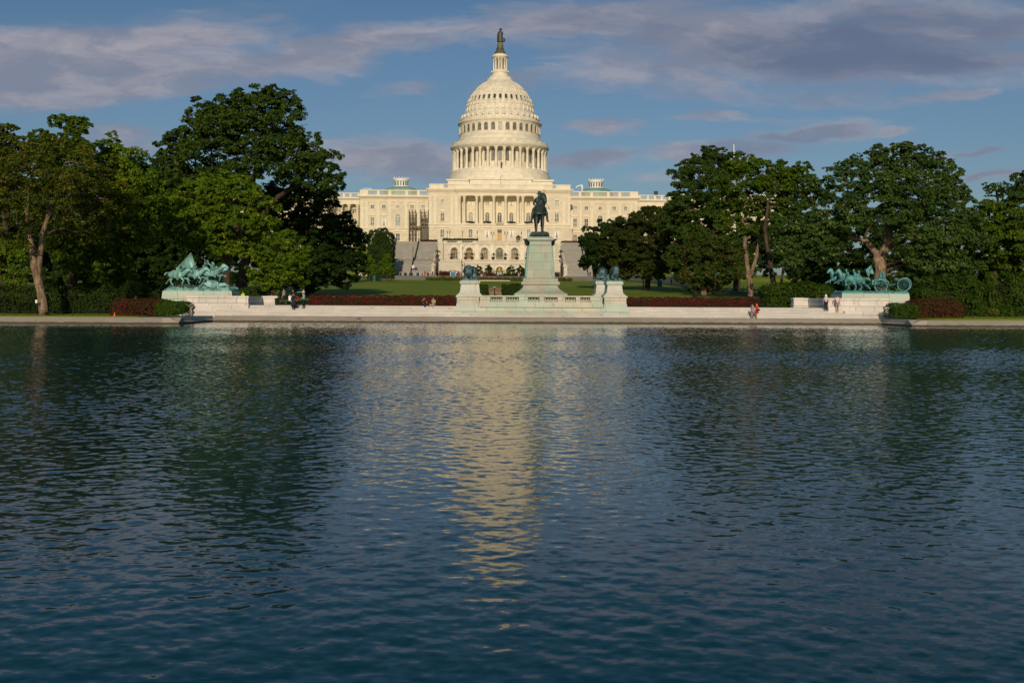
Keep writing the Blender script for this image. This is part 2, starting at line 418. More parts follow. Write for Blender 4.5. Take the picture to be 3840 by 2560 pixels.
# gusts: calmer and rougher patches
gust = tw.math('ADD', .62, tw.math('MULTIPLY', tw.ramp(tw.noise(.045, detail=3, stretch=(.6,1.6,1)).outputs['Fac'], .3, .7), .7))
sg = tw.N.new('ShaderNodeVectorMath'); sg.operation = 'SCALE'; tw.L.new(tot, sg.inputs[0]); tw.L.new(gust, sg.inputs['Scale'])
ad = tw.N.new('ShaderNodeVectorMath'); ad.operation = 'ADD'; tw.L.new(sg.outputs[0], ad.inputs[0]); tw.L.new(tw.N.new('ShaderNodeNewGeometry').outputs['Normal'], ad.inputs[1])
nm = tw.N.new('ShaderNodeVectorMath'); nm.operation = 'NORMALIZE'; tw.L.new(ad.outputs[0], nm.inputs[0])
tw.base((.0025,.035,.042), .05, .5)
tw.bsdf.inputs['IOR'].default_value = 1.333
tw.L.new(nm.outputs[0], tw.bsdf.inputs['Normal'])
# real waves: a sheet whose mesh follows the spectrum of the ripples, finer where it lies nearer
wr = np.random.default_rng(21)
yy = [1.5]
while yy[-1] < 106.5: yy.append(yy[-1]+.028+.00098*yy[-1])
yy[-1] = 106.5; yy = np.array(yy); nt = 960
tt = np.tan(np.linspace(-1, 1, nt)*math.atan(.66))
Yg, Tg = np.meshgrid(yy, tt, indexing='ij')
Xg = CAM.x+YAW*Yg+Tg*(Yg+1.0)
NW = 80; lam = np.exp(wr.uniform(math.log(.085), math.log(.58), NW)); th = R(90)+wr.normal(0, R(48), NW)
sw = wr.uniform(.6, 1.4, NW)*np.where(lam > .36, .6, 1.0)*np.where(lam < .2, .85, 1.0); sw *= SLOPE_RMS*math.sqrt(2)/math.sqrt((sw**2).sum())
kx_w, ky_w = 2*math.pi/lam*np.cos(th), 2*math.pi/lam*np.sin(th); ph = wr.uniform(0, 6.28, NW)
gustf = .85+.22*np.sin(Xg*.11+.4*np.sin(Yg*.07))*np.sin(Yg*.16+1.0)+.18*np.sin(Xg*.035-Yg*.31+2)
sm_ = np.clip((Yg-7)/42, 0, 1); gustf *= .70+1.75*sm_*sm_*(3-2*sm_)      # calmer in the lee of the near bank
Zg = np.zeros_like(Xg)
for k in range(NW): Zg += sw[k]*lam[k]/(2*math.pi)*np.sin(kx_w[k]*Xg+ky_w[k]*Yg+ph[k])
Zg = (Zg*gustf).astype(np.float32)
nr, nc = Xg.shape; V = np.stack([Xg, Yg, Zg], -1).reshape(-1, 3)
outer = np.array([(-900,-60,0),(900,-60,0),(900,106.5,0),(-900,106.5,0),(V[0,0],V[0,1],0),(V[nc-1,0],V[nc-1,1],0)], dtype=np.float64)
b0 = len(V); V = np.concatenate([V, outer]).astype(np.float32)
a_ = (np.arange(nr-1)[:, None]*nc+np.arange(nc-1)[None]).ravel(); F = np.stack([a_, a_+1, a_+1+nc, a_+nc], 1)
last = (nr-1)*nc
F = np.concatenate([F, np.array([[b0, b0+1, nc-1, 0], [b0, 0, last, b0+3], [b0+1, b0+2, last+nc-1, nc-1]])]).astype(np.int32)
wm = bpy.data.meshes.new('water'); wm.vertices.add(len(V)); wm.vertices.foreach_set('co', V.ravel())
wm.loops.add(F.size); wm.loops.foreach_set('vertex_index', F.ravel()); wm.polygons.add(len(F))
wm.polygons.foreach_set('loop_start', np.arange(0, F.size, 4, dtype=np.int32)); wm.polygons.foreach_set('loop_total', np.full(len(F), 4, dtype=np.int32))
wm.polygons.foreach_set('use_smooth', np.ones(len(F), dtype=bool)); wm.update(calc_edges=True)
tag(link_mesh('water', wm, tw.m), kind='structure')

# kerb of the pool: a sloping stone coping; the middle stretch stands further back
kb = MB()
def kerb_run(x0, x1, y):
    prof = [(y,-.6),(y,.16),(y+.05,.20),(y+.75,.55),(y+.85,.58),(y+1.45,.585),(y+1.45,-.6)]
    vs = [(x0, a, b) for a, b in prof]+[(x1, a, b) for a, b in prof]; k = len(prof)
    kb.add(vs, [(i, i+k, i+k+1, i+1) for i in range(k-1)]+[tuple(range(k)), tuple(range(2*k-1, k-1, -1))])
kerb_run(-900, XL-.003, YKL); kerb_run(XL+.02, XR+3.38, 106.0); kerb_run(XR+3.403, 900, YKR)
for x_, s_ in ((XL, -1), (XR+3.4, 1)):                # returns with the same slope
    prof = [(x_,-.6),(x_,.16),(x_+s_*.05,.20),(x_+s_*.75,.545),(x_+s_*1.4,.575),(x_+s_*1.4,-.6)]
    y0_ = YKL if s_ < 0 else YKR
    vs = [(a, y0_+.02, b) for a, b in prof]+[(a, 107.4, b) for a, b in prof]; k = len(prof)
    kb.add(vs, [(i, i+k, i+k+1, i+1)[::s_] for i in range(k-1)]+[tuple(range(k))[::-s_], tuple(range(2*k-1, k-1, -1))[::-s_]])
tag(kb.build('kerb', m_kerb), kind='structure')

NST, RIS, TRD, SY0, SZ0 = 7, .147, .42, 107.45, .585
STOP = SZ0+NST*RIS                          # level of the plaza behind the steps
st = MB()
SXL, SXR = X(700, 109), X(3345, 109)
for k in range(NST):
    y0 = SY0+k*TRD
    st.box(SXL, SXR, y0, (SY0+(k+1)*TRD-.004) if k < NST-1 else 112.0, -.3, SZ0+(k+1)*RIS)
    st.box(SXL, SXR, y0-.035, y0-.002, SZ0+(k+1)*RIS-.05, SZ0+(k+1)*RIS-.004)   # nosing
sroot = thing('stone_steps', 'long flight of white marble steps rising from the pool edge across the whole memorial front', 'steps', (0, SY0, SZ0))
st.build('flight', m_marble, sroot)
pz = MB(); pz.box(SXL, SXR, 112.004, 128.0, -.3, STOP-.006)
pz.box(SXA, XL-.3, YKL+1.46, 112, -.3, .575); pz.box(XR+3.7, SXB+.4, YKR+1.46, 112, -.3, .575)
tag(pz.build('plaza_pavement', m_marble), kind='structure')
# ------------------------------------------------------------------ the domed building
YC, YW, YK, YO, YD = 412.0, 427.0, 440.0, 424.0, 465.0
BX = X(1873.7, YC, 850)
ZB = 22.9                                              # terrace level at the foot of the building
bld = thing('domed_building', 'huge cream government building with a tall white columned dome and long wings', 'building', (BX, YC, ZB))
def cx(px): return X(px, YC, 850)
def zc(py): return Z(py, YC, 1874)
def wall_front(mb, x0, x1, z0, z1, y, ops, depth=.45):
    """front face at y with real openings; ops = (xc, w, z0, z1, kind) kind: 'r' rectangular, 'a' arched, 'o' round"""
    xsb = sorted(set([x0, x1]+[o[0]-o[1]/2 for o in ops]+[o[0]+o[1]/2 for o in ops]))
    zsb = sorted(set([z0, z1]+[o[2] for o in ops]+[o[3] for o in ops]))
    for a, b in zip(xsb, xsb[1:]):
        for c, d in zip(zsb, zsb[1:]):
            mx, mz = (a+b)/2, (c+d)/2
            if any(abs(mx-o[0]) < o[1]/2 and o[2] < mz < o[3] for o in ops): continue
            mb.add([(a,y,c),(b,y,c),(b,y,d),(a,y,d)], [(0,1,2,3)])
    for xc, w, c, d, kind in ops:
        l, r = xc-w/2, xc+w/2
        mb.add([(l,y,c),(l,y,d),(l,y+depth,d),(l,y+depth,c)], [(0,1,2,3)])
        mb.add([(r,y,c),(r,y,d),(r,y+depth,d),(r,y+depth,c)], [(3,2,1,0)])
        mb.add([(l,y,c),(r,y,c),(r,y+depth,c),(l,y+depth,c)], [(3,2,1,0)])
        mb.add([(l,y,d),(r,y,d),(r,y+depth,d),(l,y+depth,d)], [(0,1,2,3)])
        if kind in 'ao':
            rad = w/2
            for sgn in ((1,) if kind == 'a' else (1, -1)):
                zc_ = d-rad if sgn > 0 else c+rad; ze = d if sgn > 0 else c
                for side in (-1, 1):
                    pts = [(xc+side*rad*math.cos(t*math.pi/16), zc_+sgn*rad*math.sin(t*math.pi/16)) for t in range(9)]
                    poly = [(xc+side*rad, ze)]+pts
                    q = [(px, y, pz) for px, pz in poly]+[(px, y+depth*.9, pz) for px, pz in poly]; k = len(poly)
                    mb.add(q, [tuple(range(k)), tuple(range(2*k-1, k-1, -1))]+[(i, i+1, i+1+k, i+k) for i in range(1, k-1)])
def window(root, xc, w, z0, z1, y, kind='r', head=None, depth=.45, name='window', pane=None, sill=True, curtain=False):
    fr = MB(); t = .16
    yo = y-.07
    if kind == 'r':
        fr.box(xc-w/2-t*1.6, xc-w/2-.003, yo, y+.1, z0, z1+t*1.6); fr.box(xc+w/2+.003, xc+w/2+t*1.6, yo, y+.1, z0, z1+t*1.6)
        fr.box(xc-w/2-.002, xc+w/2+.002, yo, y+.1, z1+.003, z1+t*1.6)
    else:
        r1, r2 = w/2+.01, w/2+t*1.8; zs = z1-w/2; full = kind == 'o'
        if kind == 'a':
            fr.box(xc-r2, xc-r1, yo, y+.1, z0, zs); fr.box(xc+r1, xc+r2, yo, y+.1, z0, zs)
        n = 24 if full else 12; span = 2*math.pi if full else math.pi
        for k in range(n):
            a, b = span*k/n, span*(k+1)/n
            pl = [(xc+r*math.cos(q), zs+r*math.sin(q)) for q, r in ((a, r1), (a, r2), (b, r2), (b, r1))]
            fr.prism(pl, yo, y+.1)
    if sill and kind != 'o': fr.box(xc-w/2-.35, xc+w/2+.35, y-.22, y+.1, z0-.26, z0-.003)
    if head == 'flat': fr.box(xc-w/2-.7, xc+w/2+.7, y-.35, y+.05, z1+.75, z1+1.0)
    if head == 'tri':
        fr.box(xc-w/2-.6, xc+w/2+.6, y-.3, y+.05, z1+.55, z1+.75)
        fr.prism([(xc-w/2-.6, z1+.76), (xc+w/2+.6, z1+.76), (xc, z1+1.5)], y-.34, y+.05)
    if head == 'seg':
        fr.box(xc-w/2-.6, xc+w/2+.6, y-.3, y+.05, z1+.7, z1+.9)
        W2 = w/2+.6
        fr.prism([(xc-W2, z1+.91), (xc+W2, z1+.91)]+[(xc+W2*math.cos(q*math.pi/8), z1+.91+.75*math.sin(q*math.pi/8)) for q in range(1, 8)], y-.34, y+.05)
    f = fr.build(name, m_smooth, root)
    pb = MB(); yp = y+depth-.06
    bars = MB()
    pb.box(xc-w/2+.002, xc+w/2-.002, yp, yp+.05, z0+.002, z1-.002)
    pm = pane or rnd.choice([m_pane, m_pane, m_paned, m_panel])
    pb.build('pane', pm, f)
    bars.box(xc-.04, xc+.04, yp-.06, yp-.002, z0, z1)
    if kind != 'o':
        zm = (z0+z1)/2 if kind == 'r' else z1-w/2
        bars.box(xc-w/2+.003, xc-.042, yp-.06, yp-.002, zm-.05, zm+.05); bars.box(xc+.042, xc+w/2-.003, yp-.06, yp-.002, zm-.05, zm+.05)
    if curtain:
        for s in (-1, 1): bars.prism([(xc+s*w/2*.95, z0+.02), (xc+s*w/2*.95, z1-.02), (xc+s*.06, z1-.02), (xc+s*w*.32, z0+.02)][::(1 if s > 0 else -1)], yp-.058, yp-.004)
    bars.build('muntin', m_white, f)
    return f
def cornice(mb, x0, x1, y, z0, z1, out, yb=None):
    """stepped moulding that projects towards the viewer, with modillions below its drip"""
    h = z1-z0; yb = yb if yb is not None else y+.3
    for k, (a, b, o) in enumerate(((0,.30,.35),(.30,.55,.55),(.55,.82,1.0),(.82,1.0,1.12))):
        mb.box(x0-out*o, x1+out*o, y-out*o, yb, z0+h*a, z0+h*b-.003)
    nb = int((x1-x0)/1.05)
    for i in range(nb):
        xm = x0+(i+.5)*(x1-x0)/nb
        mb.box(xm-.26, xm+.26, y-out*.88, y-out*.56, z0+h*.31, z0+h*.55-.006)
def balustrade(root, x0, x1, y, z0, z1, open_, name='balustrade', mat=None, th=.5, step=.42):
    """parapet: solid piers, open bays of balusters given as fractions (a, b) of its length"""
    mb = MB(); L = x1-x0; h = z1-z0
    mb.box(x0, x1, y, y+th, z0, z0+h*.18); mb.box(x0, x1, y-.08, y+th+.08, z1-h*.16, z1)
    cur = 0.0
    for a, b in list(open_)+[(1.0, 1.0)]:
        if a > cur: mb.box(x0+L*cur, x0+L*a, y+.004, y+th-.004, z0+h*.18, z1-h*.16)
        if b > a:
            nb = max(2, int(L*(b-a)/step))
            for i in range(nb):
                xm = x0+L*a+(i+.5)*L*(b-a)/nb
                zz0, zz1 = z0+h*.18, z1-h*.16; hh = zz1-zz0; wb_ = step*.24
                mb.lathe([(wb_*1.1, zz0), (wb_*.7, zz0+hh*.12), (wb_*1.25, zz0+hh*.38), (wb_*.55, zz0+hh*.75), (wb_*1.1, zz1)], xm, y+th/2, 6, cap=False)
            cur = b
    return mb.build(name, mat or m_smooth, root)
def column(root, x, y, z0, z1, r, mat=m_smooth, name='column', n=14):
    h = z1-z0; mb = MB()
    mb.box(x-r*1.35, x+r*1.35, y-r*1.35, y+r*1.35, z0, z0+r*.5)
    mb.lathe([(r*1.25, z0+r*.5), (r*1.3, z0+r*.75), (r*1.02, z0+r*1.1), (r, z0+h*.3), (r*.86, z1-r*2.2), (r*.95, z1-r*2.1), (r*.9, z1-r*1.95), (r*1.02, z1-r*1.5), (r*1.32, z1-r*.75), (r*1.45, z1-r*.36)], x, y, n)
    mb.box(x-r*1.5, x+r*1.5, y-r*1.5, y+r*1.5, z1-r*.35, z1)
    return mb.build(name, mat, root)
def pilcap(mb, x, y, z1, w=1.5, z0=None):
    h = 1.7
    mb.frustum(x-w*.36, x+w*.36, y-.22, y+.1, z1-h, x-w*.58, x+w*.58, y-.42, y+.1, z1-.25)
    mb.box(x-w*.6, x+w*.6, y-.46, y+.1, z1-.25, z1-.004)
    if z0 is not None: mb.box(x-w*.36, x+w*.36, y-.14, y+.1, z0, z1-h-.004)

# ---- central block
xL, xR = cx(1608.8), cx(2138.6); rx0, rx1 = cx(1719), cx(2028.4)
zt, zct, zcb, zen = zc(691), zc(708.8), zc(718), zc(733.9)
zbelt = zc(840); zbel0 = zc(845)
REC = 4.6
S = YC/FPX
cw = MB()
sq = [(-700,), (700,)]
def offx(u): return BX+u/3.267*S
ops_side = []
for u in (-700, 700):
    ops_side += [(offx(u), 1.45, zc(764.5), zc(750.5), 'r'), (offx(u), 1.45, zc(830.5), zc(800.5), 'r'), (offx(u), 1.45, zc(891.5), zc(862.5), 'r')]
left_ops = [o for o in ops_side if o[0] < BX]; right_ops = [o for o in ops_side if o[0] > BX]
wall_front(cw, xL, rx0, zbelt, zct-.5, YC, [o for o in left_ops if o[2] > zbelt]); wall_front(cw, rx1, xR, zbelt, zct-.5, YC, [o for o in right_ops if o[2] > zbelt])
gops = [(offx(u), 1.45, zc(891), zc(861), 'r') for u in (-356, -152, 146, 356)]
dop = (offx(0), 1.65, zc(903.5), zc(861), 'r')
wall_front(cw, xL, xR, ZB-1, zbelt-.5, YC-.35, [o for o in ops_side if o[3] < zbelt]+gops+[dop])
for i in range(1, 16):                                  # rustication of the ground storey: real bands
    zz = ZB+i*(zbelt-.5-ZB)/16
    for a, b in ((xL, offx(-760)), (offx(-640), offx(-430)), (offx(430), offx(640)), (offx(760), xR), (offx(-290), offx(-215)), (offx(-85), offx(-45)), (offx(45), offx(85)), (offx(215), offx(290))):
        cw.box(a, b, YC-.40, YC-.35, zz-.24, zz+.16)
cw.box(xL, xL+.02, YC, YW+2, ZB-1, zct-.5); cw.box(xR-.02, xR, YC, YW+2, ZB-1, zct-.5)
cw.box(rx0-.02, rx0, YC+.01, YC+REC, zbelt, zen); cw.box(rx1, rx1+.02, YC+.01, YC+REC, zbelt, zen)
cw.build('central_wall', m_cream, bld)
rw = MB(); rops = []
for u in (-356, -152, 0, 146, 356):
    rops += [(offx(u), 1.45, zc(764.5), zc(751.6), 'r'), (offx(u), 1.55, zc(832), zc(794), 'a')]
wall_front(rw, rx0, rx1, zbelt, zen+.01, YC+REC, rops)
rw.box(rx0, rx1, YC+.6, YC+REC, zen, zen+.3)
rw.box(rx0, rx1, YC-.1, YC+REC, zbelt-.3, zbelt-.02)
rw.build('portico_wall', m_shade, bld)
tr = MB()
cornice(tr, xL, rx0-.01, YC, zcb-.35, zct, 1.0, YC+3); cornice(tr, rx1+.01, xR, YC, zcb-.35, zct, 1.0, YC+3); cornice(tr, rx0-.4, rx1+.4, YC-.45, zcb-.35, zct+.003, 1.0, YC+REC+1)
tr.box(rx0-.35, rx1+.35, YC-.3, YC+.9, zen, zcb-.36); tr.box(rx0-.35, rx1+.35, YC-.42, YC+.9, zen+.55, zen+.75)
tr.box(xL-.25, xR+.25, YC-.6, YC-.005, zbelt-.5, zbelt-.05); tr.box(xL-.15, xR+.15, YC-.5, YC-.004, zbelt-1.35, zbelt-1.05)
tr.box(xL, rx0-.4, YC-.1, YC-.003, zen-.2, zen+.1); tr.box(rx1+.4, xR, YC-.1, YC-.003, zen-.2, zen+.1)
for u in (-850, -790, -585, -530, 530, 585, 790, 850): pilcap(tr, offx(u), YC, zc(738), 1.3, zbelt+.02)
tr.build('central_cornice', m_smooth, bld)
balustrade(bld, xL, xR, YC+.2, zct, zt, [(.103,.185),(.305,.375),(.43,.5),(.505,.57),(.625,.695),(.815,.897)])
for u in (-493, -435, -283, -222, -73, 73, 222, 283, 435, 493): column(bld, BX+u/3.267*S, YC+.45, zbelt, zen, .56)
for k, u in enumerate((-356, -152, 0, 146, 356)):
    window(bld, offx(u), 1.45, zc(764.5), zc(751.6), YC+REC, 'r', curtain=(k in (0, 3)))
    window(bld, offx(u), 1.55, zc(832), zc(794), YC+REC, 'a', pane=m_paned if k == 2 else None)
    bal = MB(); bx_ = offx(u)
    bal.box(bx_-1.5, bx_+1.5, YC-.9, YC-.61, zbelt-.25, zbelt); bal.box(bx_-1.5, bx_+1.5, YC-.9, YC-.82, zbelt+.85, zbelt+.95)
    for i in range(9): bal.box(bx_-1.45+i*.3625-.05, bx_-1.45+i*.3625+.05, YC-.88, YC-.83, zbelt, zbelt+.85)
    bo = bal.build('balcony', m_fbase if k == 2 else m_smooth, bld)
    if k != 2:
        pl = MB()
        for i in range(26): pl.ell((bx_-1.35+i*.108, YC-1.0+rnd.uniform(-.05,.1), zbelt+.55+rnd.uniform(-.2,.25)), (.26,.2,.28), 7, 5)
        pl.build('flower_box', plain('dark_planting', (.025,.03,.02), .9, .5, 6) if 'dark_planting' not in bpy.data.materials else bpy.data.materials['dark_planting'], bo)
for u in (-700, 700):
    window(bld, offx(u), 1.45, zc(764.5), zc(750.5), YC, 'r'); window(bld, offx(u), 1.45, zc(830.5), zc(800.5), YC, 'r', 'tri'); window(bld, offx(u), 1.45, zc(891.5), zc(862.5), YC-.35, 'r', 'flat', curtain=u > 0)
for u in (-356, -152, 146, 356): window(bld, offx(u), 1.45, zc(891), zc(861), YC-.35, 'r', 'flat', curtain=abs(u) < 200)
dr = MB(); dr.box(offx(0)-.82, offx(0)+.82, YC-.02, YC+.06, zc(903.5), zc(873)); do = dr.build('door', m_wood, bld)
d2 = MB(); d2.box(offx(0)-.82, offx(0)+.82, YC-.01, YC+.06, zc(872.8), zc(861)); d2.build('transom', m_paned, do)
d3 = MB(); d3.box(offx(0)-1.5, offx(0)+1.5, YC-.7, YC-.36, zc(855), zc(852.5)); d3.build('hood', m_smooth, do)
rf = MB(); rf.box(xL+.5, xR-.5, YC+1, YC+50, zct-.6, zct+.1); rf.build('roof', m_dome, bld)

# ---- side wings with their green saucer domes
SW = YW/FPX
def zw(py): return Z(py, YW, 1480)
wx = lambda px: X(px, YW, 850)-X(1873.7, YW, 850)         # offsets of the left wing, mirrored on the right
for side in (-1, 1):
    def ox(px): return BX+(wx(px) if side < 0 else -wx(px))
    a, b = sorted((ox(1350.2), ox(1609)))
    ztw, zcw, zcw0 = zw(712), zw(735), zw(740); zbw = zw(853)
    mb = MB(); ups = []
    pxs = [1398.2, 1441.1, 1494, 1546.1, 1588.3]
    for i, q in enumerate(pxs):
        if i == 2: ups += [(ox(q), 1.35, zw(782.5), zw(770), 'o'), (ox(q), 1.95, zw(846), zw(803), 'a')]
        else: ups += [(ox(q), 1.4, zw(782), zw(769.5), 'r'), (ox(q), 1.4, zw(846), zw(816.5), 'r')]
    wall_front(mb, a, b, zbw, zcw-.3, YW, ups)
    lows = [(ox(q), 1.5, zw(903), zw(876), 'r') for q in pxs]
    wall_front(mb, a, b, ZB-1, zbw-.4, YW-.3, lows)
    for i in range(1, 13):
        zz = ZB+i*(zbw-.4-ZB)/13
        edges = [a]+sum([[o[0]-1.2, o[0]+1.2] for o in sorted(lows)], [])+[b]
        for e0, e1 in zip(edges[::2], edges[1::2]): mb.box(e0, e1, YW-.34, YW-.3, zz-.24, zz+.16)
    xo = ox(1350.2); mb.box(xo-.02, xo+.02, YW, YW+20, ZB-1, zcw-.3)
    mb.build('wing_wall', m_cream, bld)
    t2 = MB(); cornice(t2, a, b, YW, zcw0-.35, zcw, .95, YW+2); t2.box(a-.1, b+.1, YW-.5, YW-.004, zbw-.4, zbw-.02)
    t2.box(a, b, YW-.12, YW-.004, zw(757), zw(755.5)); t2.box(a, b, YW-.4, YW-.304, zbw-1.6, zbw-1.3)
    for q in (1359.5, 1377, 1419.7, 1462.5, 1524.7, 1567.5, 1601): pilcap(t2, ox(q), YW, zw(757.5), 1.25, zbw+.02)
    xc_ = ox(1494); r = 3.0
    for k in range(12):                                   # blind arch over the middle bay
        p0, p1 = math.pi*k/12, math.pi*(k+1)/12; zz = zw(778)
        t2.prism([(xc_+rr*math.cos(q), zz+rr*math.sin(q)) for q, rr in ((p0, r-.25), (p0, r), (p1, r), (p1, r-.25))], YW-.12, YW+.05)
    t2.build('wing_cornice', m_smooth, bld)
    balustrade(bld, a, b, YW+.2, zcw, ztw, [(.118,.25),(.287,.415),(.455,.66),(.70,.83),(.867,.99)] if side < 0 else [(.01,.133),(.17,.30),(.34,.545),(.585,.713),(.75,.882)])
    for i, q in enumerate(pxs):
        if i == 2:
            window(bld, ox(q), 1.35, zw(782.5), zw(770), YW, 'o'); window(bld, ox(q), 1.95, zw(846), zw(803), YW, 'a', curtain=False)
        else:
            window(bld, ox(q), 1.4, zw(782), zw(769.5), YW, 'r'); window(bld, ox(q), 1.4, zw(846), zw(816.5), YW, 'r', 'seg', curtain=i == 1)
        window(bld, ox(q), 1.5, zw(903), zw(876), YW-.3, 'r', 'flat')
    rf = MB(); rf.box(a+.5, b-.5, YW+1, YW+30, zcw-.5, zcw+.2)
    rf.build('roof', m_dome, bld)
    YS = 450.0; q = YS/FPX; xs_ = BX+side*abs(X(1508, YS, 700)-X(1873.7, YS, 700)); zs = lambda py: Z(py, YS, 1480)
    sd_ = MB(); R0 = 64*q
    sd_.lathe([(R0, zcw-.4), (R0, zs(716)), (R0*.97, zs(713)), (R0*.8, zs(707.5)), (R0*.6, zs(703.5)), (R0*.47, zs(701.5)), (R0*.46, zs(701.3))], xs_, YS, 40)
    sdo = sd_.build('saucer_dome', m_copper, bld)
    ln = MB(); rl = 28.5*q
    ln.lathe([(rl*1.02, zs(702)), (rl*1.02, zs(699)), (rl*.96, zs(698.5)), (rl*.92, zs(697.5))], xs_, YS, 32)
    ln.lathe([(rl*.92, zs(681)), (rl*.96, zs(679)), (rl*1.05, zs(677.5)), (rl*1.05, zs(674.5)), (rl*.98, zs(674)), (rl*.98, zs(670.5)), (.01, zs(669))], xs_, YS, 32)
    for k in range(16):
        an = 2*math.pi*(k+.5)/16; da = .085
        ln.lathe([(rl*.93, zs(697.6)), (rl*.93, zs(681))], xs_, YS, 2, an-da, an+da, cap=False)
        ln.tube([(xs_+rl*math.cos(an), YS+rl*math.sin(an), zs(671)), (xs_+rl*math.cos(an), YS+rl*math.sin(an), zs(666.2))], [.35,.12], 5)
    lo_ = ln.build('roof_lantern', m_white, bld)
    gl = MB(); gl.lathe([(rl*.86, zs(697.6)), (rl*.86, zs(681))], xs_, YS, 32); gl.build('lantern_glass', m_pane, lo_)
    # ---- link with a colonnade, then the outer wing behind the trees
    YKZ = lambda py: Z(py, YK, 1310)
    kx = lambda px: BX+side*abs(X(px, YK, 850)-X(1873.7, YK, 850))
    a2, b2 = sorted((kx(1351), kx(1225)))
    mb = MB(); lo2 = []
    cps = [1343, 1311, 1283, 1254]
    for q in (1328, 1297, 1268): lo2 += [(kx(q), 1.5, YKZ(793), YKZ(781), 'r'), (kx(q), 1.6, YKZ(845), YKZ(818), 'r')]
    wall_front(mb, a2, b2, ZB-1, YKZ(765), YK+3, lo2)
    mb.box(a2, b2, YK-.2, YK+3, ZB-1, YKZ(856)); mb.build('link_wall', m_cream, bld)
    t2 = MB(); cornice(t2, a2, b2, YK-.2, YKZ(749), YKZ(743), .8, YK+4); t2.box(a2, b2, YK-.2, YK+4, YKZ(765), YKZ(749)-.003); t2.build('link_cornice', m_smooth, bld)
    balustrade(bld, a2, b2, YK, YKZ(743), YKZ(723), [(.1,.28),(.34,.5),(.56,.7),(.76,.94)])
    for q in cps: column(bld, kx(q), YK+.6, YKZ(856), YKZ(765), .62)
    for o in lo2: window(bld, o[0], o[1], o[2], o[3], YK+3, 'r')
    YOZ = lambda py: Z(py, YO, 1100)
    ou = lambda px: BX+side*abs(X(px, YO, 850)-X(1873.7, YO, 850))
    a3, b3 = sorted((ou(1228), ou(800)))
    mb = MB(); o3 = []
    for i in range(9):
        xm = a3+(i+.5)*(b3-a3)/9; o3 += [(xm, 1.6, YOZ(790), YOZ(776), 'r'), (xm, 1.6, YOZ(845), YOZ(815), 'r')]
    wall_front(mb, a3, b3, ZB-3, YOZ(745), YO, o3); mb.box(a3, a3+.03, YO, YO+45, ZB-3, YOZ(745)); mb.box(b3-.03, b3, YO, YO+45, ZB-3, YOZ(745)); mb.build('outer_wall', m_cream, bld)
    t2 = MB(); cornice(t2, a3, b3, YO, YOZ(746), YOZ(737), 1.0, YO+3); t2.box(a3, b3, YO+.5, YO+45, YOZ(746), YOZ(738)); t2.box(a3, b3, YO-.35, YO-.004, YOZ(862), YOZ(857)); t2.build('outer_cornice', m_smooth, bld)
    balustrade(bld, a3, b3, YO+.2, YOZ(737), YOZ(716), [(.06+.1*i, .13+.1*i) for i in range(9)])
    for o in o3: window(bld, o[0], o[1], o[2], o[3], YO, 'r', 'seg' if o[2] < YOZ(800) else None)

# ---- the great dome
DX = X(1874.7, YD, 400); q = YD/FPX
def zd(v): return Z(60+v/2.45, YD, 1874)
def rd(u): return u/2.45*q
base = MB()
Yq = YC+30; kq = Yq/YD; zqf = lambda v: Z(60+v/2.45, Yq, 1874)
base.box(DX-rd(482)*kq, DX+rd(482)*kq, Yq, YD+20, zct+.1, zqf(1518)); base.box(DX-rd(494)*kq, DX+rd(494)*kq, Yq-.5, YD+20, zqf(1518), zqf(1503)); base.frustum(DX-rd(482)*kq, DX+rd(482)*kq, Yq, YD+20, zqf(1503), DX-rd(420)*kq, DX+rd(420)*kq, Yq+3, YD+20, zqf(1494))
yb = YC+10; zf = lambda v: Z(60+v/2.45, yb, 1874)
kf = yb/YD
base.box(DX-rd(285)*kf, DX+rd(285)*kf, yb, YC+24, zct+.1, zf(1505)); base.box(DX-rd(296)*kf, DX+rd(296)*kf, yb-.4, YC+24, zf(1505), zf(1484))
base.box(DX-rd(200)*kf, DX+rd(200)*kf, yb+1.5, YC+24, zf(1484), zf(1458))
base.build('dome_base', m_dome, bld)
dr_ = MB()
dr_.lathe([(rd(470), zd(1560)), (rd(466), zd(1500)), (rd(462), zd(1480)), (rd(452), zd(1470)), (rd(454), zd(1464)), (rd(450), zd(1450)), (rd(446), zd(1442)), (rd(440), zd(1440)), (rd(352), zd(1439))], DX, YD, 72, cap=False)
dr_.lathe([(rd(352), zd(1440)), (rd(352), zd(1252))], DX, YD, 72, cap=False)
for k in range(36):                                        # piers that stand between the drum windows
    an = 2*math.pi*(k+.5)/36-math.pi/2; da = .04
    dr_.lathe([(rd(358), zd(1440)), (rd(358), zd(1255))], DX, YD, 2, an-da, an+da, cap=False)
drum = dr_.build('drum', m_dome, bld)
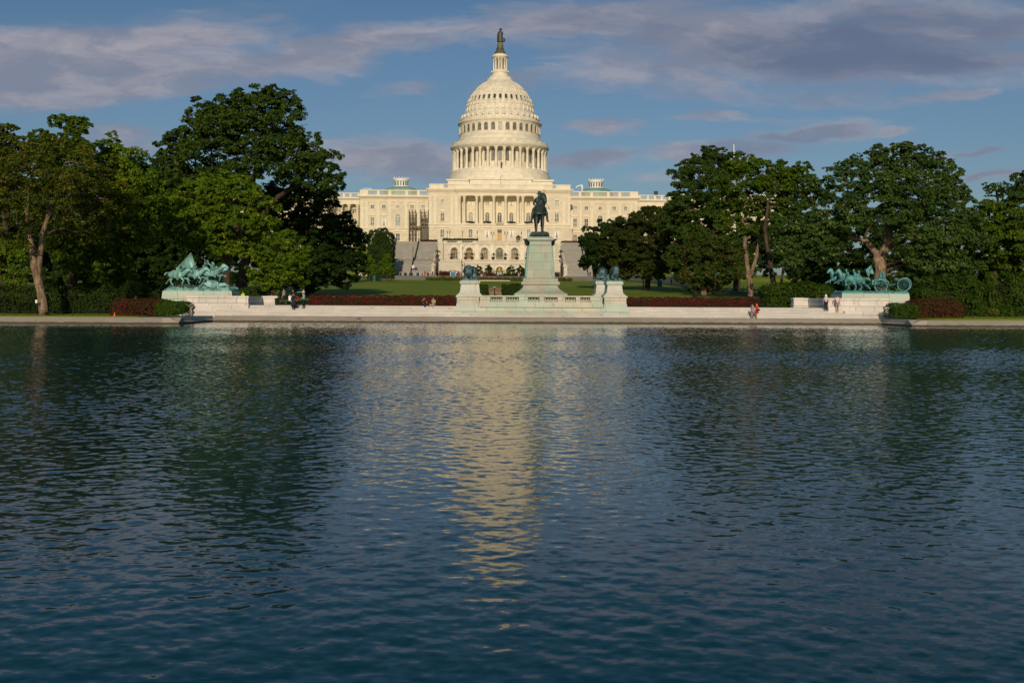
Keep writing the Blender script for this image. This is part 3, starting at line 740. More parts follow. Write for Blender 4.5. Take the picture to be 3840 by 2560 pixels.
for k in range(-9, 10):
    if k % 2 and abs(k) != 1 and abs(k) != 9: pass
    an = R(10*k)-math.pi/2; c, s = math.cos(an), math.sin(an); fr = MB(); pn = MB(); R1 = rd(353)+.10
    def ring(mb, t0, z, r): mb.append((DX+r*c-s*t0, YD+r*s+c*t0, z))
    w2 = 1.05; z0, z1 = zd(1372), zd(1262)
    pts = [(-w2, z0), (w2, z0), (w2, z1-w2)]+[(w2*math.cos(t*math.pi/8), z1-w2+w2*math.sin(t*math.pi/8)) for t in range(1, 8)]+[(-w2, z1-w2)]
    vs = []
    for t0, z in pts: ring(vs, t0, z, R1-.08)
    pn.add(vs, [tuple(range(len(pts)))])
    for (t0, z), (t1, z_) in zip(pts, pts[1:]+pts[:1]):
        vs = []; g_ = 1.16
        zm = (z0+z1)/2
        for tt, zz, rr in ((t0, z, R1+.14), (t1, z_, R1+.14), (t1*g_, zm+(z_-zm)*1.05, R1+.14), (t0*g_, zm+(z-zm)*1.05, R1+.14), (t0, z, R1-.15), (t1, z_, R1-.15)): ring(vs, tt, zz, rr)
        fr.add(vs, [(0,1,2,3), (4,5,1,0)])
    fo = fr.build('drum_window', m_smooth, bld); pn.build('pane', m_pane, fo)
rc = rd(421)
for k in range(36):
    an = R(10*k+5)-math.pi/2
    column(bld, DX+rc*math.cos(an), YD+rc*math.sin(an), zd(1440), zd(1256), .60, m_dome, 'peristyle_column', 12)
ent = MB()
ent.lathe([(rd(352), zd(1256)), (rd(437), zd(1255)), (rd(437), zd(1244)), (rd(441), zd(1243)), (rd(441), zd(1237)), (rd(452), zd(1228)), (rd(452), zd(1216)), (rd(446), zd(1212)), (rd(436), zd(1210)), (rd(436), zd(1186)), (rd(428), zd(1184)), (rd(428), zd(1196)), (rd(372), zd(1168)), (rd(372), zd(1150))], DX, YD, 108, cap=False)
for k in range(108):
    an = 2*math.pi*k/108; da = .010
    ent.lathe([(rd(438), zd(1238)), (rd(450), zd(1234)), (rd(450), zd(1229))], DX, YD, 1, an-da, an+da, cap=False)
for k in range(36):
    an = R(10*k+5)-math.pi/2; da = .03
    ent.lathe([(rd(439), zd(1210)), (rd(440), zd(1182)), (rd(426), zd(1182))], DX, YD, 2, an-da, an+da, cap=False)
ent.build('peristyle_entablature', m_dome, bld)
ud = MB()
ud.lathe([(rd(374), zd(1168)), (rd(374), zd(1140)), (rd(368), zd(1138)), (rd(366), zd(1100)), (rd(366), zd(1030)), (rd(372), zd(1026)), (rd(372), zd(1020)), (rd(376), zd(1012)), (rd(386), zd(1006)), (rd(386), zd(996)), (rd(378), zd(992)), (rd(352), zd(986)), (rd(352), zd(948)), (rd(345), zd(944)), (rd(328), zd(932)), (rd(326), zd(910)), (rd(318), zd(905)), (rd(313), zd(900))], DX, YD, 108, cap=False)
for k in range(108):
    an = 2*math.pi*k/108; da = .011
    ud.lathe([(rd(373), zd(1014)), (rd(384), zd(1010)), (rd(384), zd(1006))], DX, YD, 1, an-da, an+da, cap=False)
for k in range(36):
    an = R(10*k+5)-math.pi/2
    ud.lathe([(rd(371), zd(1138)), (rd(371), zd(1030))], DX, YD, 2, an-.032, an+.032, cap=False)
    c, s = math.cos(an), math.sin(an)
    ud.tube([(DX+rd(354)*c, YD+rd(354)*s, zd(962)), (DX+rd(350)*c, YD+rd(350)*s, zd(938)), (DX+rd(344)*c, YD+rd(344)*s, zd(928))], [.7,.55,.2], 6)
    ud.lathe([(rd(356), zd(986)), (rd(356), zd(948)), (rd(348), zd(944))], DX, YD, 2, an-.022, an+.022, cap=False)
ud.build('upper_drum', m_dome, bld)
for k in range(-9, 10):
    an = R(10*k)-math.pi/2; c, s = math.cos(an), math.sin(an); fr = MB(); pn = MB()
    R1 = rd(366)+.06; w2 = .85; z0, z1 = zd(1100), zd(1012+20)
    pts = [(-w2, z0), (w2, z0), (w2, z1-w2)]+[(w2*math.cos(t*math.pi/8), z1-w2+w2*math.sin(t*math.pi/8)) for t in range(1, 8)]+[(-w2, z1-w2)]
    mk = lambda t0, z, r: (DX+r*c-s*t0, YD+r*s+c*t0, z)
    pn.add([mk(t0, z, R1) for t0, z in pts], [tuple(range(len(pts)))])
    zm = (z0+z1)/2
    for (t0, z), (t1, z_) in zip(pts, pts[1:]+pts[:1]):
        fr.add([mk(t0, z, R1+.22), mk(t1, z_, R1+.22), mk(t1*1.22, zm+(z_-zm)*1.06, R1+.22), mk(t0*1.22, zm+(z-zm)*1.06, R1+.22), mk(t0, z, R1-.1), mk(t1, z_, R1-.1)], [(0,1,2,3), (4,5,1,0)])
    fo = fr.build('upper_window', m_smooth, bld); pn.build('pane', m_panel if abs(k) < 1 else m_pane, fo)
# ribbed shell
prof = [(313,900),(306,860),(297,825),(285,790),(270,757),(250,722),(224,688),(190,655),(160,632),(118,608)]
sh = MB(); sh.lathe([(rd(a), zd(b)) for a, b in prof], DX, YD, 108, cap=False)
for k in range(36):
    an = R(10*k+5)-math.pi/2
    for da, g_ in ((.024, .22),):
        vs = []; fs = []
        for a, b in prof:
            r = rd(a); hw = max(.22, .055*r*(.55+.45*a/313))
            for tt, rr in ((-hw, r-.05), (-hw*.8, r+g_), (hw*.8, r+g_), (hw, r-.05)):
                vs.append((DX+rr*math.cos(an)-math.sin(an)*tt, YD+rr*math.sin(an)+math.cos(an)*tt, zd(b)+.1))
        for i in range(len(prof)-1):
            for j in range(3): fs.append((i*4+j, i*4+j+1, i*4+j+5, i*4+j+4))
        sh.add(vs, fs)
for b, a in ((850, 303.5), (700, 234)):
    sh.lathe([(rd(a)+.1, zd(b)-.25), (rd(a)+.36, zd(b)-.1), (rd(a)+.3, zd(b)+.25)], DX, YD, 108, cap=False)
shell = sh.build('dome_shell', m_dome, bld)
def shell_r(v):
    for (a0, b0), (a1, b1) in zip(prof, prof[1:]):
        if b1 <= v <= b0: return rd(a0+(a1-a0)*(v-b0)/(b1-b0))
for k in range(-9, 10):
    an = R(10*k)-math.pi/2; c, s = math.cos(an), math.sin(an); fr = MB(); pn = MB()
    mk = lambda t0, z, r: (DX+r*c-s*t0, YD+r*s+c*t0, z)
    w2 = .62; v0, v1 = 812, 768
    pts = []
    for t in range(14):
        th = 2*math.pi*t/14; pts.append((w2*math.copysign(abs(math.cos(th))**.6, math.cos(th)), (v0+v1)/2-(v0-v1)/2*math.copysign(abs(math.sin(th))**.75, math.sin(th))))
    pn.add([mk(t0, zd(vv), shell_r(vv)+.16) for t0, vv in pts], [tuple(range(14))])
    for (t0, a), (t1, b) in zip(pts, pts[1:]+pts[:1]):
        va, vb = 790+(a-790)*1.22, 790+(b-790)*1.22
        fr.add([mk(t0, zd(a), shell_r(a)+.5), mk(t1, zd(b), shell_r(b)+.5), mk(t1*1.4, zd(vb), shell_r(vb)+.42), mk(t0*1.4, zd(va), shell_r(va)+.42), mk(t0, zd(a), shell_r(a)+.1), mk(t1, zd(b), shell_r(b)+.1)], [(0,1,2,3), (4,5,1,0)])
    for vv, sz in ((748, .34), (830, .42), (842, .3)): fr.ell(mk(0, zd(vv), shell_r(vv)+.1), (sz, sz, sz*1.3), 7, 5)
    fo = fr.build('dormer', m_dome, bld); pn.build('pane', m_paned, fo)
# lantern
lt = MB()
lt.lathe([(rd(118), zd(610)), (rd(118), zd(582)), (rd(112), zd(580)), (rd(88), zd(578)), (rd(84), zd(560)), (rd(76), zd(545)), (rd(72), zd(532)), (rd(79), zd(528)), (rd(79), zd(520)), (rd(72), zd(512)), (rd(66), zd(510)), (rd(50), zd(509)), (rd(50), zd(398)), (rd(66), zd(397)), (rd(68), zd(388)), (rd(77), zd(384)), (rd(77), zd(372)), (rd(70), zd(366)), (rd(60), zd(358)), (rd(50), zd(354))], DX, YD, 36)
for k in range(12):
    an = 2*math.pi*(k+.5)/12-math.pi/2; c, s = math.cos(an), math.sin(an)
    lt.lathe([(rd(120), zd(600)), (rd(120), zd(572)), (rd(110), zd(572))], DX, YD, 2, an-.09, an+.09, cap=False)
    lt.box(DX+rd(80)*c-.2, DX+rd(80)*c+.2, YD+rd(80)*s-.2, YD+rd(80)*s+.2, zd(522), zd(512))
lan = lt.build('dome_lantern', m_dome, bld)
for k in range(12):
    an = 2*math.pi*(k+.5)/12-math.pi/2; r_ = rd(61)
    column(lan if False else bld, DX+r_*math.cos(an), YD+r_*math.sin(an), zd(510), zd(398), .30, m_dome, 'lantern_column', 8)
for k in range(-3, 4):
    an = R(30*k)-math.pi/2; c, s = math.cos(an), math.sin(an)
    mk = lambda t0, z, r: (DX+r*c-s*t0, YD+r*s+c*t0, z)
    lw = MB(); rr = rd(50)+.06; lw.add([mk(-.3, zd(495), rr), mk(.3, zd(495), rr), mk(.3, zd(412), rr), mk(0, zd(406), rr), mk(-.3, zd(412), rr)], [(0,1,2,3,4)])
    lw.build('lantern_pane', m_paned, lan)
fb = MB()
fb.lathe([(rd(50), zd(355)), (rd(48), zd(348)), (rd(40), zd(334)), (rd(31), zd(318)), (rd(27), zd(300)), (rd(25), zd(286)), (rd(29), zd(280)), (rd(29), zd(268)), (rd(24), zd(262)), (rd(23), zd(252)), (rd(18), zd(242)), (rd(10), zd(238))], DX, YD, 24)
for k in range(12):
    an = 2*math.pi*k/12; c, s = math.cos(an), math.sin(an)
    fb.tube([(DX+rd(47)*c, YD+rd(47)*s, zd(352)), (DX+rd(33)*c, YD+rd(33)*s, zd(318)), (DX+rd(28)*c, YD+rd(28)*s, zd(296))], [.28,.22,.2], 5)
fbo = fb.build('statue_pedestal', m_fbase, bld)
# ------------------------------------------------------------------ figures grown over skeletons
def skin_mesh(name, nodes, chains, sub=1, mtx=None):
    """nodes: {key: (x,y,z,r)}; chains: strings of keys; grown with a Skin modifier, baked to a plain mesh"""
    keys = list(nodes); idx = {k: i for i, k in enumerate(keys)}
    ed = []
    for c in chains:
        c = c.split()
        ed += [(idx[a], idx[b]) for a, b in zip(c, c[1:])]
    me = bpy.data.meshes.new(name+'_sk'); me.from_pydata([nodes[k][:3] for k in keys], ed, [])
    ob = bpy.data.objects.new(name+'_sk', me); COL.objects.link(ob)
    md = ob.modifiers.new('s', 'SKIN'); md.use_smooth_shade = True
    sd_ = me.skin_vertices[0].data
    for k in keys:
        r = nodes[k][3]
        sd_[idx[k]].radius = (r, r) if not isinstance(r, tuple) else r
        sd_[idx[k]].use_root = idx[k] == 0
    ss = ob.modifiers.new('u', 'SUBSURF'); ss.levels = sub; ss.render_levels = sub
    dg = bpy.context.evaluated_depsgraph_get(); dg.update()
    out = bpy.data.meshes.new_from_object(ob.evaluated_get(dg))
    out.name = name
    bpy.data.objects.remove(ob); bpy.data.meshes.remove(me)
    if mtx is not None: out.transform(mtx)
    out.polygons.foreach_set('use_smooth', [True]*len(out.polygons))
    out.materials.clear()
    return out
def join_meshes(name, mes):
    bm = bmesh.new()
    for m in mes: bm.from_mesh(m)
    out = bpy.data.meshes.new(name); bm.to_mesh(out); bm.free()
    for m in mes: bpy.data.meshes.remove(m)
    return out
def mb_mesh(mb, mtx=None):
    me = bpy.data.meshes.new('t'); me.from_pydata(mb.v, [], mb.f); me.polygons.foreach_set('use_smooth', mb.sm); me.update()
    if mtx is not None: me.transform(mtx)
    return me
def TRS(loc, rz=0.0, sc=1.0, ry=0.0, rx=0.0):
    return Matrix.Translation(loc) @ Matrix.Rotation(rz, 4, 'Z') @ Matrix.Rotation(ry, 4, 'Y') @ Matrix.Rotation(rx, 4, 'X') @ Matrix.Scale(sc, 4)
def place_mesh(name, me, mat, parent):
    """mesh already in world space -> child of a thing"""
    me.transform(Matrix.Translation(-ROOT[parent.name])); me.update()
    return link_mesh(name, me, mat, parent)

# ---- human skeleton, facing -Y, 1.75 m
def human(pose=None, fingers=False):
    J = dict(pel=(0,0,.95,.135), abd=(0,0,1.10,.125), chest=(0,0,1.30,.145), nk=(0,0,1.47,.06), jaw=(0,-.02,1.555,.075), hd=(0,-.005,1.64,.098), top=(0,.01,1.715,.07),
        shL=(.17,0,1.41,.062), elL=(.235,.02,1.13,.042), wrL=(.25,-.05,.88,.028), haL=(.25,-.08,.79,.034),
        shR=(-.17,0,1.41,.062), elR=(-.235,.02,1.13,.042), wrR=(-.25,-.05,.88,.028), haR=(-.25,-.08,.79,.034),
        hiL=(.09,0,.90,.088), knL=(.10,-.02,.49,.058), anL=(.10,.02,.09,.038), toL=(.115,-.15,.035,.032),
        hiR=(-.09,0,.90,.088), knR=(-.10,-.02,.49,.058), anR=(-.10,.02,.09,.038), toR=(-.115,-.15,.035,.032))
    for k, v in (pose or {}).items():
        J[k] = (*v, J[k][3]) if len(v) == 3 else v
    ch = ['pel abd chest nk jaw hd top', 'chest shL elL wrL haL', 'chest shR elR wrR haR', 'pel hiL knL anL toL', 'pel hiR knR anR toR']
    if fingers:
        for s in 'LR':
            h = Vector(J['ha'+s][:3]); wv = Vector(J['wr'+s][:3]); d = (h-wv).normalized()
            sx = d.cross(Vector((1,0,0)) if abs(d.x) < .7 else Vector((0,0,1))).normalized()
            n2 = d.cross(sx).normalized()
            for i, (o, ln) in enumerate(((-.026,.062), (-.009,.075), (.009,.07), (.026,.055))):
                a = h+d*.045+sx*o; b = a+d*ln*.5+n2*.008; c = b+d*ln*.4+n2*.022
                J['f%d%sa' % (i, s)] = (*a, .0095); J['f%d%sb' % (i, s)] = (*b, .009); J['f%d%sc' % (i, s)] = (*c, .008)
                ch.append('ha%s f%d%sa f%d%sb f%d%sc' % (s, i, s, i, s, i, s))
            a = h-d*.02-sx*.038; b = a+d*.04-sx*.014
            J['t%sa' % s] = (*a, .011); J['t%sb' % s] = (*b, .0095); ch.append('ha%s t%sa t%sb' % (s, s, s))
    return J, ch
def sub_skel(J, keys, grow):
    return {k: (*J[k][:3], J[k][3]*grow[0]+grow[1]) for k in keys}
def lerp3(a, b, t): return tuple(a[i]+(b[i]-a[i])*t for i in range(3))
SKINS = {}
def skinmat(c=(.50,.30,.21)):
    if c not in SKINS: SKINS[c] = plain('skin', c, .6, .08, 8)
    return SKINS[c]
CLOTH = {}
def cloth(name, c):
    if name not in CLOTH: CLOTH[name] = plain('cloth_'+name, c, .85, .25, 6)
    return CLOTH[name]
PEOPLE = []
def person(label, loc, rz, h=1.75, pose=None, shirt=None, legs=None, hair=(.03,.02,.015), skin=(.50,.30,.21), sleeve=.75, leglen=1.0, skirt=None, hat=None, group=None, bag=None, fingers=True, longhair=False, shoes=(.05,.04,.035)):
    root = thing('person', label, 'person', loc, group)
    J, ch = human(pose, fingers)
    T = TRS(loc, rz, h/1.75)
    place_mesh('body', skin_mesh('body', J, ch, 1, T), skinmat(skin), root)
    if shirt:
        g = sub_skel(J, ['pel','abd','chest','shL','shR'], (1.0,.022))
        g['pel'] = (*J['pel'][:3], J['pel'][3]+.012); g['nk0'] = (*lerp3(J['chest'], J['nk'], .55), .075)
        c2 = ['pel abd chest nk0', 'chest shL', 'chest shR']
        for s in 'LR':
            if sleeve > 0:
                if sleeve <= 1: g['e'+s] = (*lerp3(J['sh'+s], J['el'+s], sleeve), .058)
                else:
                    g['e'+s] = (*J['el'+s][:3], .054); g['w'+s] = (*lerp3(J['el'+s], J['wr'+s], sleeve-1), .042)
                c2 = [q for q in c2 if q != 'chest sh'+s]+['chest sh%s e%s' % (s, s)+(' w'+s if sleeve > 1 else '')]
        place_mesh('shirt', skin_mesh('shirt', g, c2, 1, T), cloth(*shirt), root)
    if legs:
        g = {'pel': (*lerp3(J['pel'], J['abd'], .1), .145)}; c2 = []
        for s in 'LR':
            g['h'+s] = (*J['hi'+s][:3], .102)
            if leglen <= .5: g['k'+s] = (*lerp3(J['hi'+s], J['kn'+s], leglen*2), .092); c2.append('pel h%s k%s' % (s, s))
            else:
                g['k'+s] = (*J['kn'+s][:3], .075); g['a'+s] = (*lerp3(J['kn'+s], J['an'+s], (leglen-.5)*2), .058); c2.append('pel h%s k%s a%s' % (s, s, s))
        place_mesh('trousers', skin_mesh('trousers', g, c2, 1, T), cloth(*legs), root)
    if skirt:
        mb = MB(); p_ = J['pel']; mb.lathe([(.155, .18), (.19, 0), (.27, -skirt[2]), (.25, -skirt[2]+.01)], p_[0], p_[1], 14)
        mb.v = [(x, y*.85, z+p_[2]) for x, y, z in mb.v]
        place_mesh('skirt', mb_mesh(mb, T), cloth(skirt[0], skirt[1]), root)
    hd = Vector(J['hd'][:3])
    if hat:
        mb = MB(); mb.ell((hd.x, hd.y+.02, hd.z+.02), (.125,.135,.12), 12, 8); mb.ell((hd.x, hd.y+.09, hd.z-.12), (.11,.07,.13), 10, 6)
        place_mesh('head_scarf', mb_mesh(mb, T), cloth(*hat), root)
    else:
        mb = MB()
        ctr = hd+Vector((0,.022,.02))
        mb.ell(ctr, (.108,.112,.108), 12, 8)
        if longhair: mb.ell(hd+Vector((0,.075,-.10)), (.095,.06,.17), 10, 7)
        place_mesh('hair', mb_mesh(mb, T), cloth('hair%d' % int(sum(hair)*1000), hair), root)
    mb = MB()
    for s in 'LR':
        a = Vector(J['an'+s][:3]); t = Vector(J['to'+s][:3]); mb.tube([a+Vector((0,.03,-.03)), a*.5+t*.5+Vector((0,0,-.01)), t+Vector((0,-.03,0))], [.045,.05,.036], 8)
    place_mesh('shoes', mb_mesh(mb, T), cloth('shoe%d' % int(sum(shoes)*1000), shoes), root)
    if bag:
        mb = MB(); c = Vector(bag[2]); s = bag[3]
        mb.box(c.x-s[0], c.x+s[0], c.y-s[1], c.y+s[1], c.z-s[2], c.z+s[2]*.7); mb.tube([c+Vector((-s[0]*.8,0,s[2]*.7)), c+Vector((0,0,s[2]*1.6)), c+Vector((s[0]*.8,0,s[2]*.7))], .012, 5)
        b = thing('bag', bag[4], 'bag', T @ c)
        place_mesh('bag_body', mb_mesh(mb, T), cloth(bag[0], bag[1]), b)
    return root

# ---- horse skeleton, facing +X, withers about 1.55 m
HB = dict(bar=(-.05,0,1.16,.47), cro=(-.58,0,1.26,.43), tl=(-.92,0,1.36,.13), che=(.46,0,1.22,.45), br=(.70,0,1.24,.31), n1=(.86,0,1.52,.28), n2=(1.02,0,1.78,.21), pol=(1.16,0,2.0,.17), fac=(1.33,0,1.86,.15), nos=(1.52,0,1.68,.11), muz=(1.58,0,1.62,.09),
    eaL=(1.12,.07,2.13,.035), eaR=(1.12,-.07,2.13,.035),
    sFL=(.58,.17,1.08,.20), eFL=(.56,.18,.88,.125), kFL=(.60,.18,.50,.078), fFL=(.60,.18,.16,.055), oFL=(.65,.18,.05,.058),
    sFR=(.58,-.17,1.08,.20), eFR=(.56,-.18,.88,.125), kFR=(.60,-.18,.50,.078), fFR=(.60,-.18,.16,.055), oFR=(.65,-.18,.05,.058),
    sHL=(-.66,.17,1.12,.26), eHL=(-.52,.19,.88,.165), kHL=(-.86,.18,.56,.085), fHL=(-.80,.18,.17,.058), oHL=(-.74,.18,.05,.06),
    sHR=(-.66,-.17,1.12,.26), eHR=(-.52,-.19,.88,.165), kHR=(-.86,-.18,.56,.085), fHR=(-.80,-.18,.17,.058), oHR=(-.74,-.18,.05,.06),
    t1=(-1.10,0,1.20,.09), t2=(-1.20,0,.90,.13), t3=(-1.22,0,.62,.06))
HC = ['bar che br n1 n2 pol fac nos muz', 'bar cro tl t1 t2 t3', 'pol eaL', 'pol eaR', 'che sFL eFL kFL fFL oFL', 'che sFR eFR kFR fFR oFR', 'cro sHL eHL kHL fHL oHL', 'cro sHR eHR kHR fHR oHR']
def horse_pose(kind):
    J = dict(HB)
    def up(**k):
        for a, b in k.items(): J[a] = (*b, J[a][3])
    if kind == 'gallop':
        up(kFL=(.98,.18,.80), fFL=(1.28,.18,.62), oFL=(1.38,.18,.60), kFR=(.86,-.18,.62), fFR=(.70,-.18,.36), oFR=(.62,-.18,.28),
           eHL=(-.62,.19,.86), kHL=(-1.05,.18,.66), fHL=(-1.30,.18,.36), oHL=(-1.40,.18,.26), eHR=(-.45,-.19,.84), kHR=(-.62,-.18,.48), fHR=(-.40,-.18,.20), oHR=(-.30,-.18,.12),
           n1=(.92,0,1.44), n2=(1.14,0,1.62), pol=(1.34,0,1.78), fac=(1.52,0,1.62), nos=(1.70,0,1.42), muz=(1.75,0,1.36), eaL=(1.30,.07,1.91), eaR=(1.30,-.07,1.91), t1=(-1.08,0,1.40), t2=(-1.28,0,1.34), t3=(-1.46,0,1.12))
    if kind == 'rear':
        up(che=(.42,0,1.42), br=(.62,0,1.46), n1=(.72,0,1.76), n2=(.82,0,2.02), pol=(.94,0,2.22), fac=(1.10,0,2.06), nos=(1.22,0,1.86), muz=(1.26,0,1.80), eaL=(.90,.07,2.35), eaR=(.90,-.07,2.35),
           sFL=(.55,.17,1.28), eFL=(.62,.18,1.10), kFL=(.98,.18,1.12), fFL=(1.02,.18,.80), oFL=(1.0,.18,.70), sFR=(.55,-.17,1.28), eFR=(.60,-.18,1.08), kFR=(1.02,-.18,.98), fFR=(1.30,-.18,.84), oFR=(1.40,-.18,.80))
    if kind == 'fallen':
        up(bar=(0,0,.55), cro=(-.6,0,.62), tl=(-.9,0,.66), che=(.5,0,.46), br=(.75,0,.42), n1=(.98,0,.48), n2=(1.22,0,.52), pol=(1.45,0,.56), fac=(1.62,0,.42), nos=(1.80,0,.26), muz=(1.85,0,.2), eaL=(1.42,.07,.70), eaR=(1.42,-.07,.70),
           sFL=(.6,.17,.35), eFL=(.75,.18,.22), kFL=(1.05,.2,.30), fFL=(1.22,.2,.12), oFL=(1.3,.2,.08), sFR=(.6,-.17,.35), eFR=(.55,-.2,.2), kFR=(.85,-.25,.14), fFR=(.6,-.28,.1), oFR=(.5,-.28,.08),
           sHL=(-.66,.17,.5), eHL=(-.5,.2,.3), kHL=(-.95,.22,.26), fHL=(-1.3,.22,.18), oHL=(-1.4,.22,.12), sHR=(-.66,-.17,.5), eHR=(-.4,-.22,.25), kHR=(-.8,-.25,.12), fHR=(-1.1,-.25,.1), oHR=(-1.2,-.25,.08), t1=(-1.1,0,.5), t2=(-1.3,0,.3), t3=(-1.45,0,.15))
    if kind == 'stand':       # head carried up and turned a little to its left
        for k in J:
            if k[0] in 'ekfo' and k[1] in 'FH': J[k] = (*J[k][:3], J[k][3]*(.92 if k[0] in 'ko' else .74))
        J['bar'] = (*J['bar'][:3], .41); J['cro'] = (*J['cro'][:3], .38)
        up(n1=(.84,.03,1.56), n2=(.95,.09,1.84), pol=(1.02,.16,2.06), fac=(1.16,.22,1.92), nos=(1.28,.27,1.70), muz=(1.31,.28,1.62), eaL=(.98,.235,2.20), eaR=(1.0,.085,2.22))
    return J
def horse(kind, T, parent, mat, name='horse'):
    J = horse_pose(kind)
    me = skin_mesh(name, J, HC, 2, T)
    o = place_mesh(name, me, mat, parent)
    mb = MB()                                  # mane along the crest, saddle cloth, bridle
    crest = [J['che'], J['n1'], J['n2'], J['pol']]
    pts = [Vector(c[:3])+Vector((-.10, .0, c[3]*.85)) for c in crest[1:]]
    pts = [Vector(J['che'][:3])+Vector((.18,0,.33))]+pts
    for i in range(len(pts)-1):
        for k in range(5):
            a = pts[i].lerp(pts[i+1], k/5.0); s = rnd.choice((-1, 1))
            mb.tube([a, a+Vector((-.06, s*.09, -.05)), a+Vector((-.05+rnd.uniform(-.06,.02), s*.14, -.22))], [.05,.045,.012], 5)
    place_mesh('mane', mb_mesh(mb, T), mat, o)
    s2 = MB(); b = J['bar']
    s2.ell((b[0]+.12, 0, b[2]+.10), (.36,.45,.34), 14, 8); s2.tube([(b[0]+.38,0,b[2]+.38), (b[0]+.30,0,b[2]+.48)], [.09,.05], 8); s2.tube([(b[0]-.12,-.14,b[2]+.40), (b[0]-.16,0,b[2]+.45), (b[0]-.12,.14,b[2]+.40)], [.05,.06,.05], 8)
    place_mesh('saddle', mb_mesh(s2, T), mat, o)
    return o
def rider(T, parent, mat, pose=None, hat='kepi', name='rider'):
    """seated astride, facing +X"""
    P0 = dict(pel=(0,0,.95), abd=(.02,0,1.12), chest=(.06,0,1.33), nk=(.09,0,1.5), jaw=(.12,0,1.585), hd=(.115,0,1.67), top=(.10,0,1.745),
        shL=(.06,.18,1.43), elL=(.08,.27,1.16), wrL=(.30,.14,1.10), haL=(.38,.10,1.10), shR=(.06,-.18,1.43), elR=(.08,-.27,1.16), wrR=(.30,-.14,1.10), haR=(.38,-.10,1.10),
        hiL=(.05,.15,.92), knL=(.34,.37,.70), anL=(.22,.40,.24), toL=(.40,.43,.20), hiR=(.05,-.15,.92), knR=(.34,-.37,.70), anR=(.22,-.40,.24), toR=(.40,-.43,.20))
    P0.update(pose or {})
    J, ch = human(P0)
    for k in J:                                # coat, boots: thicker than bare limbs
        r = J[k][3]; J[k] = (*J[k][:3], r+(.03 if k[:2] in ('pe','ab','ch','sh','el','hi','kn','an') else .012))
    mes = [skin_mesh(name, J, ch, 1, T)]
    mb = MB(); h = Vector(J['hd'][:3])
    if hat == 'slouch':
        mb.lathe([(.20, .05), (.205, .065), (.115, .085), (.105, .20), (.06, .225), (.01, .225)], h.x, h.y, 14); mb.v = [(x, y, z+h.z) for x, y, z in mb.v]
    else:
        mb.lathe([(.122, .03), (.12, .06), (.10, .15), (.01, .155)], h.x, h.y, 12); mb.v = [(x+(.02 if z > .1 else 0), y, z+h.z) for x, y, z in mb.v]
        mb.ell((h.x+.12, h.y, h.z+.04), (.06,.08,.015), 8, 4)
    mes.append(mb_mesh(mb, T))
    cp = MB(); c = Vector(J['chest'][:3])      # cape or coat skirts over the saddle
    cp.ell((J['pel'][0]-.12, 0, J['pel'][2]-.02), (.26,.27,.14), 12, 7); cp.ell((c.x-.07, 0, c.z+.0), (.15,.25,.24), 12, 7)
    mes.append(mb_mesh(cp, T))
    return place_mesh(name, join_meshes(name, mes), mat, parent)
def flag_cloth(T, parent, mat, L, H, name='flag', folds=4, notch=False):
    mb = MB(); nu, nv = 14, 8; vs = []; fs = []
    for i in range(nu+1):
        for j in range(nv+1):
            u_, v_ = i/nu, j/nv
            d = .10*math.sin(u_*folds*2+v_*2.2)*(.3+u_)
            xx = u_*L*(1-.12*v_)
            if notch: xx *= 1-.38*(1-abs(2*v_-1))*(u_ > .5)*(u_-.5)*2
            vs.append((xx, d*1.6, -v_*H-u_*u_*L*.35))
    n = nv+1
    for i in range(nu):
        for j in range(nv): fs.append((i*n+j, i*n+j+1, (i+1)*n+j+1, (i+1)*n+j))
    m = len(vs); vs += [(x, y+.03, z) for x, y, z in vs]; fs += [tuple(k+m for k in f[::-1]) for f in fs]
    mb.add(vs, fs, True)
    return place_mesh(name, mb_mesh(mb, T), mat, parent)
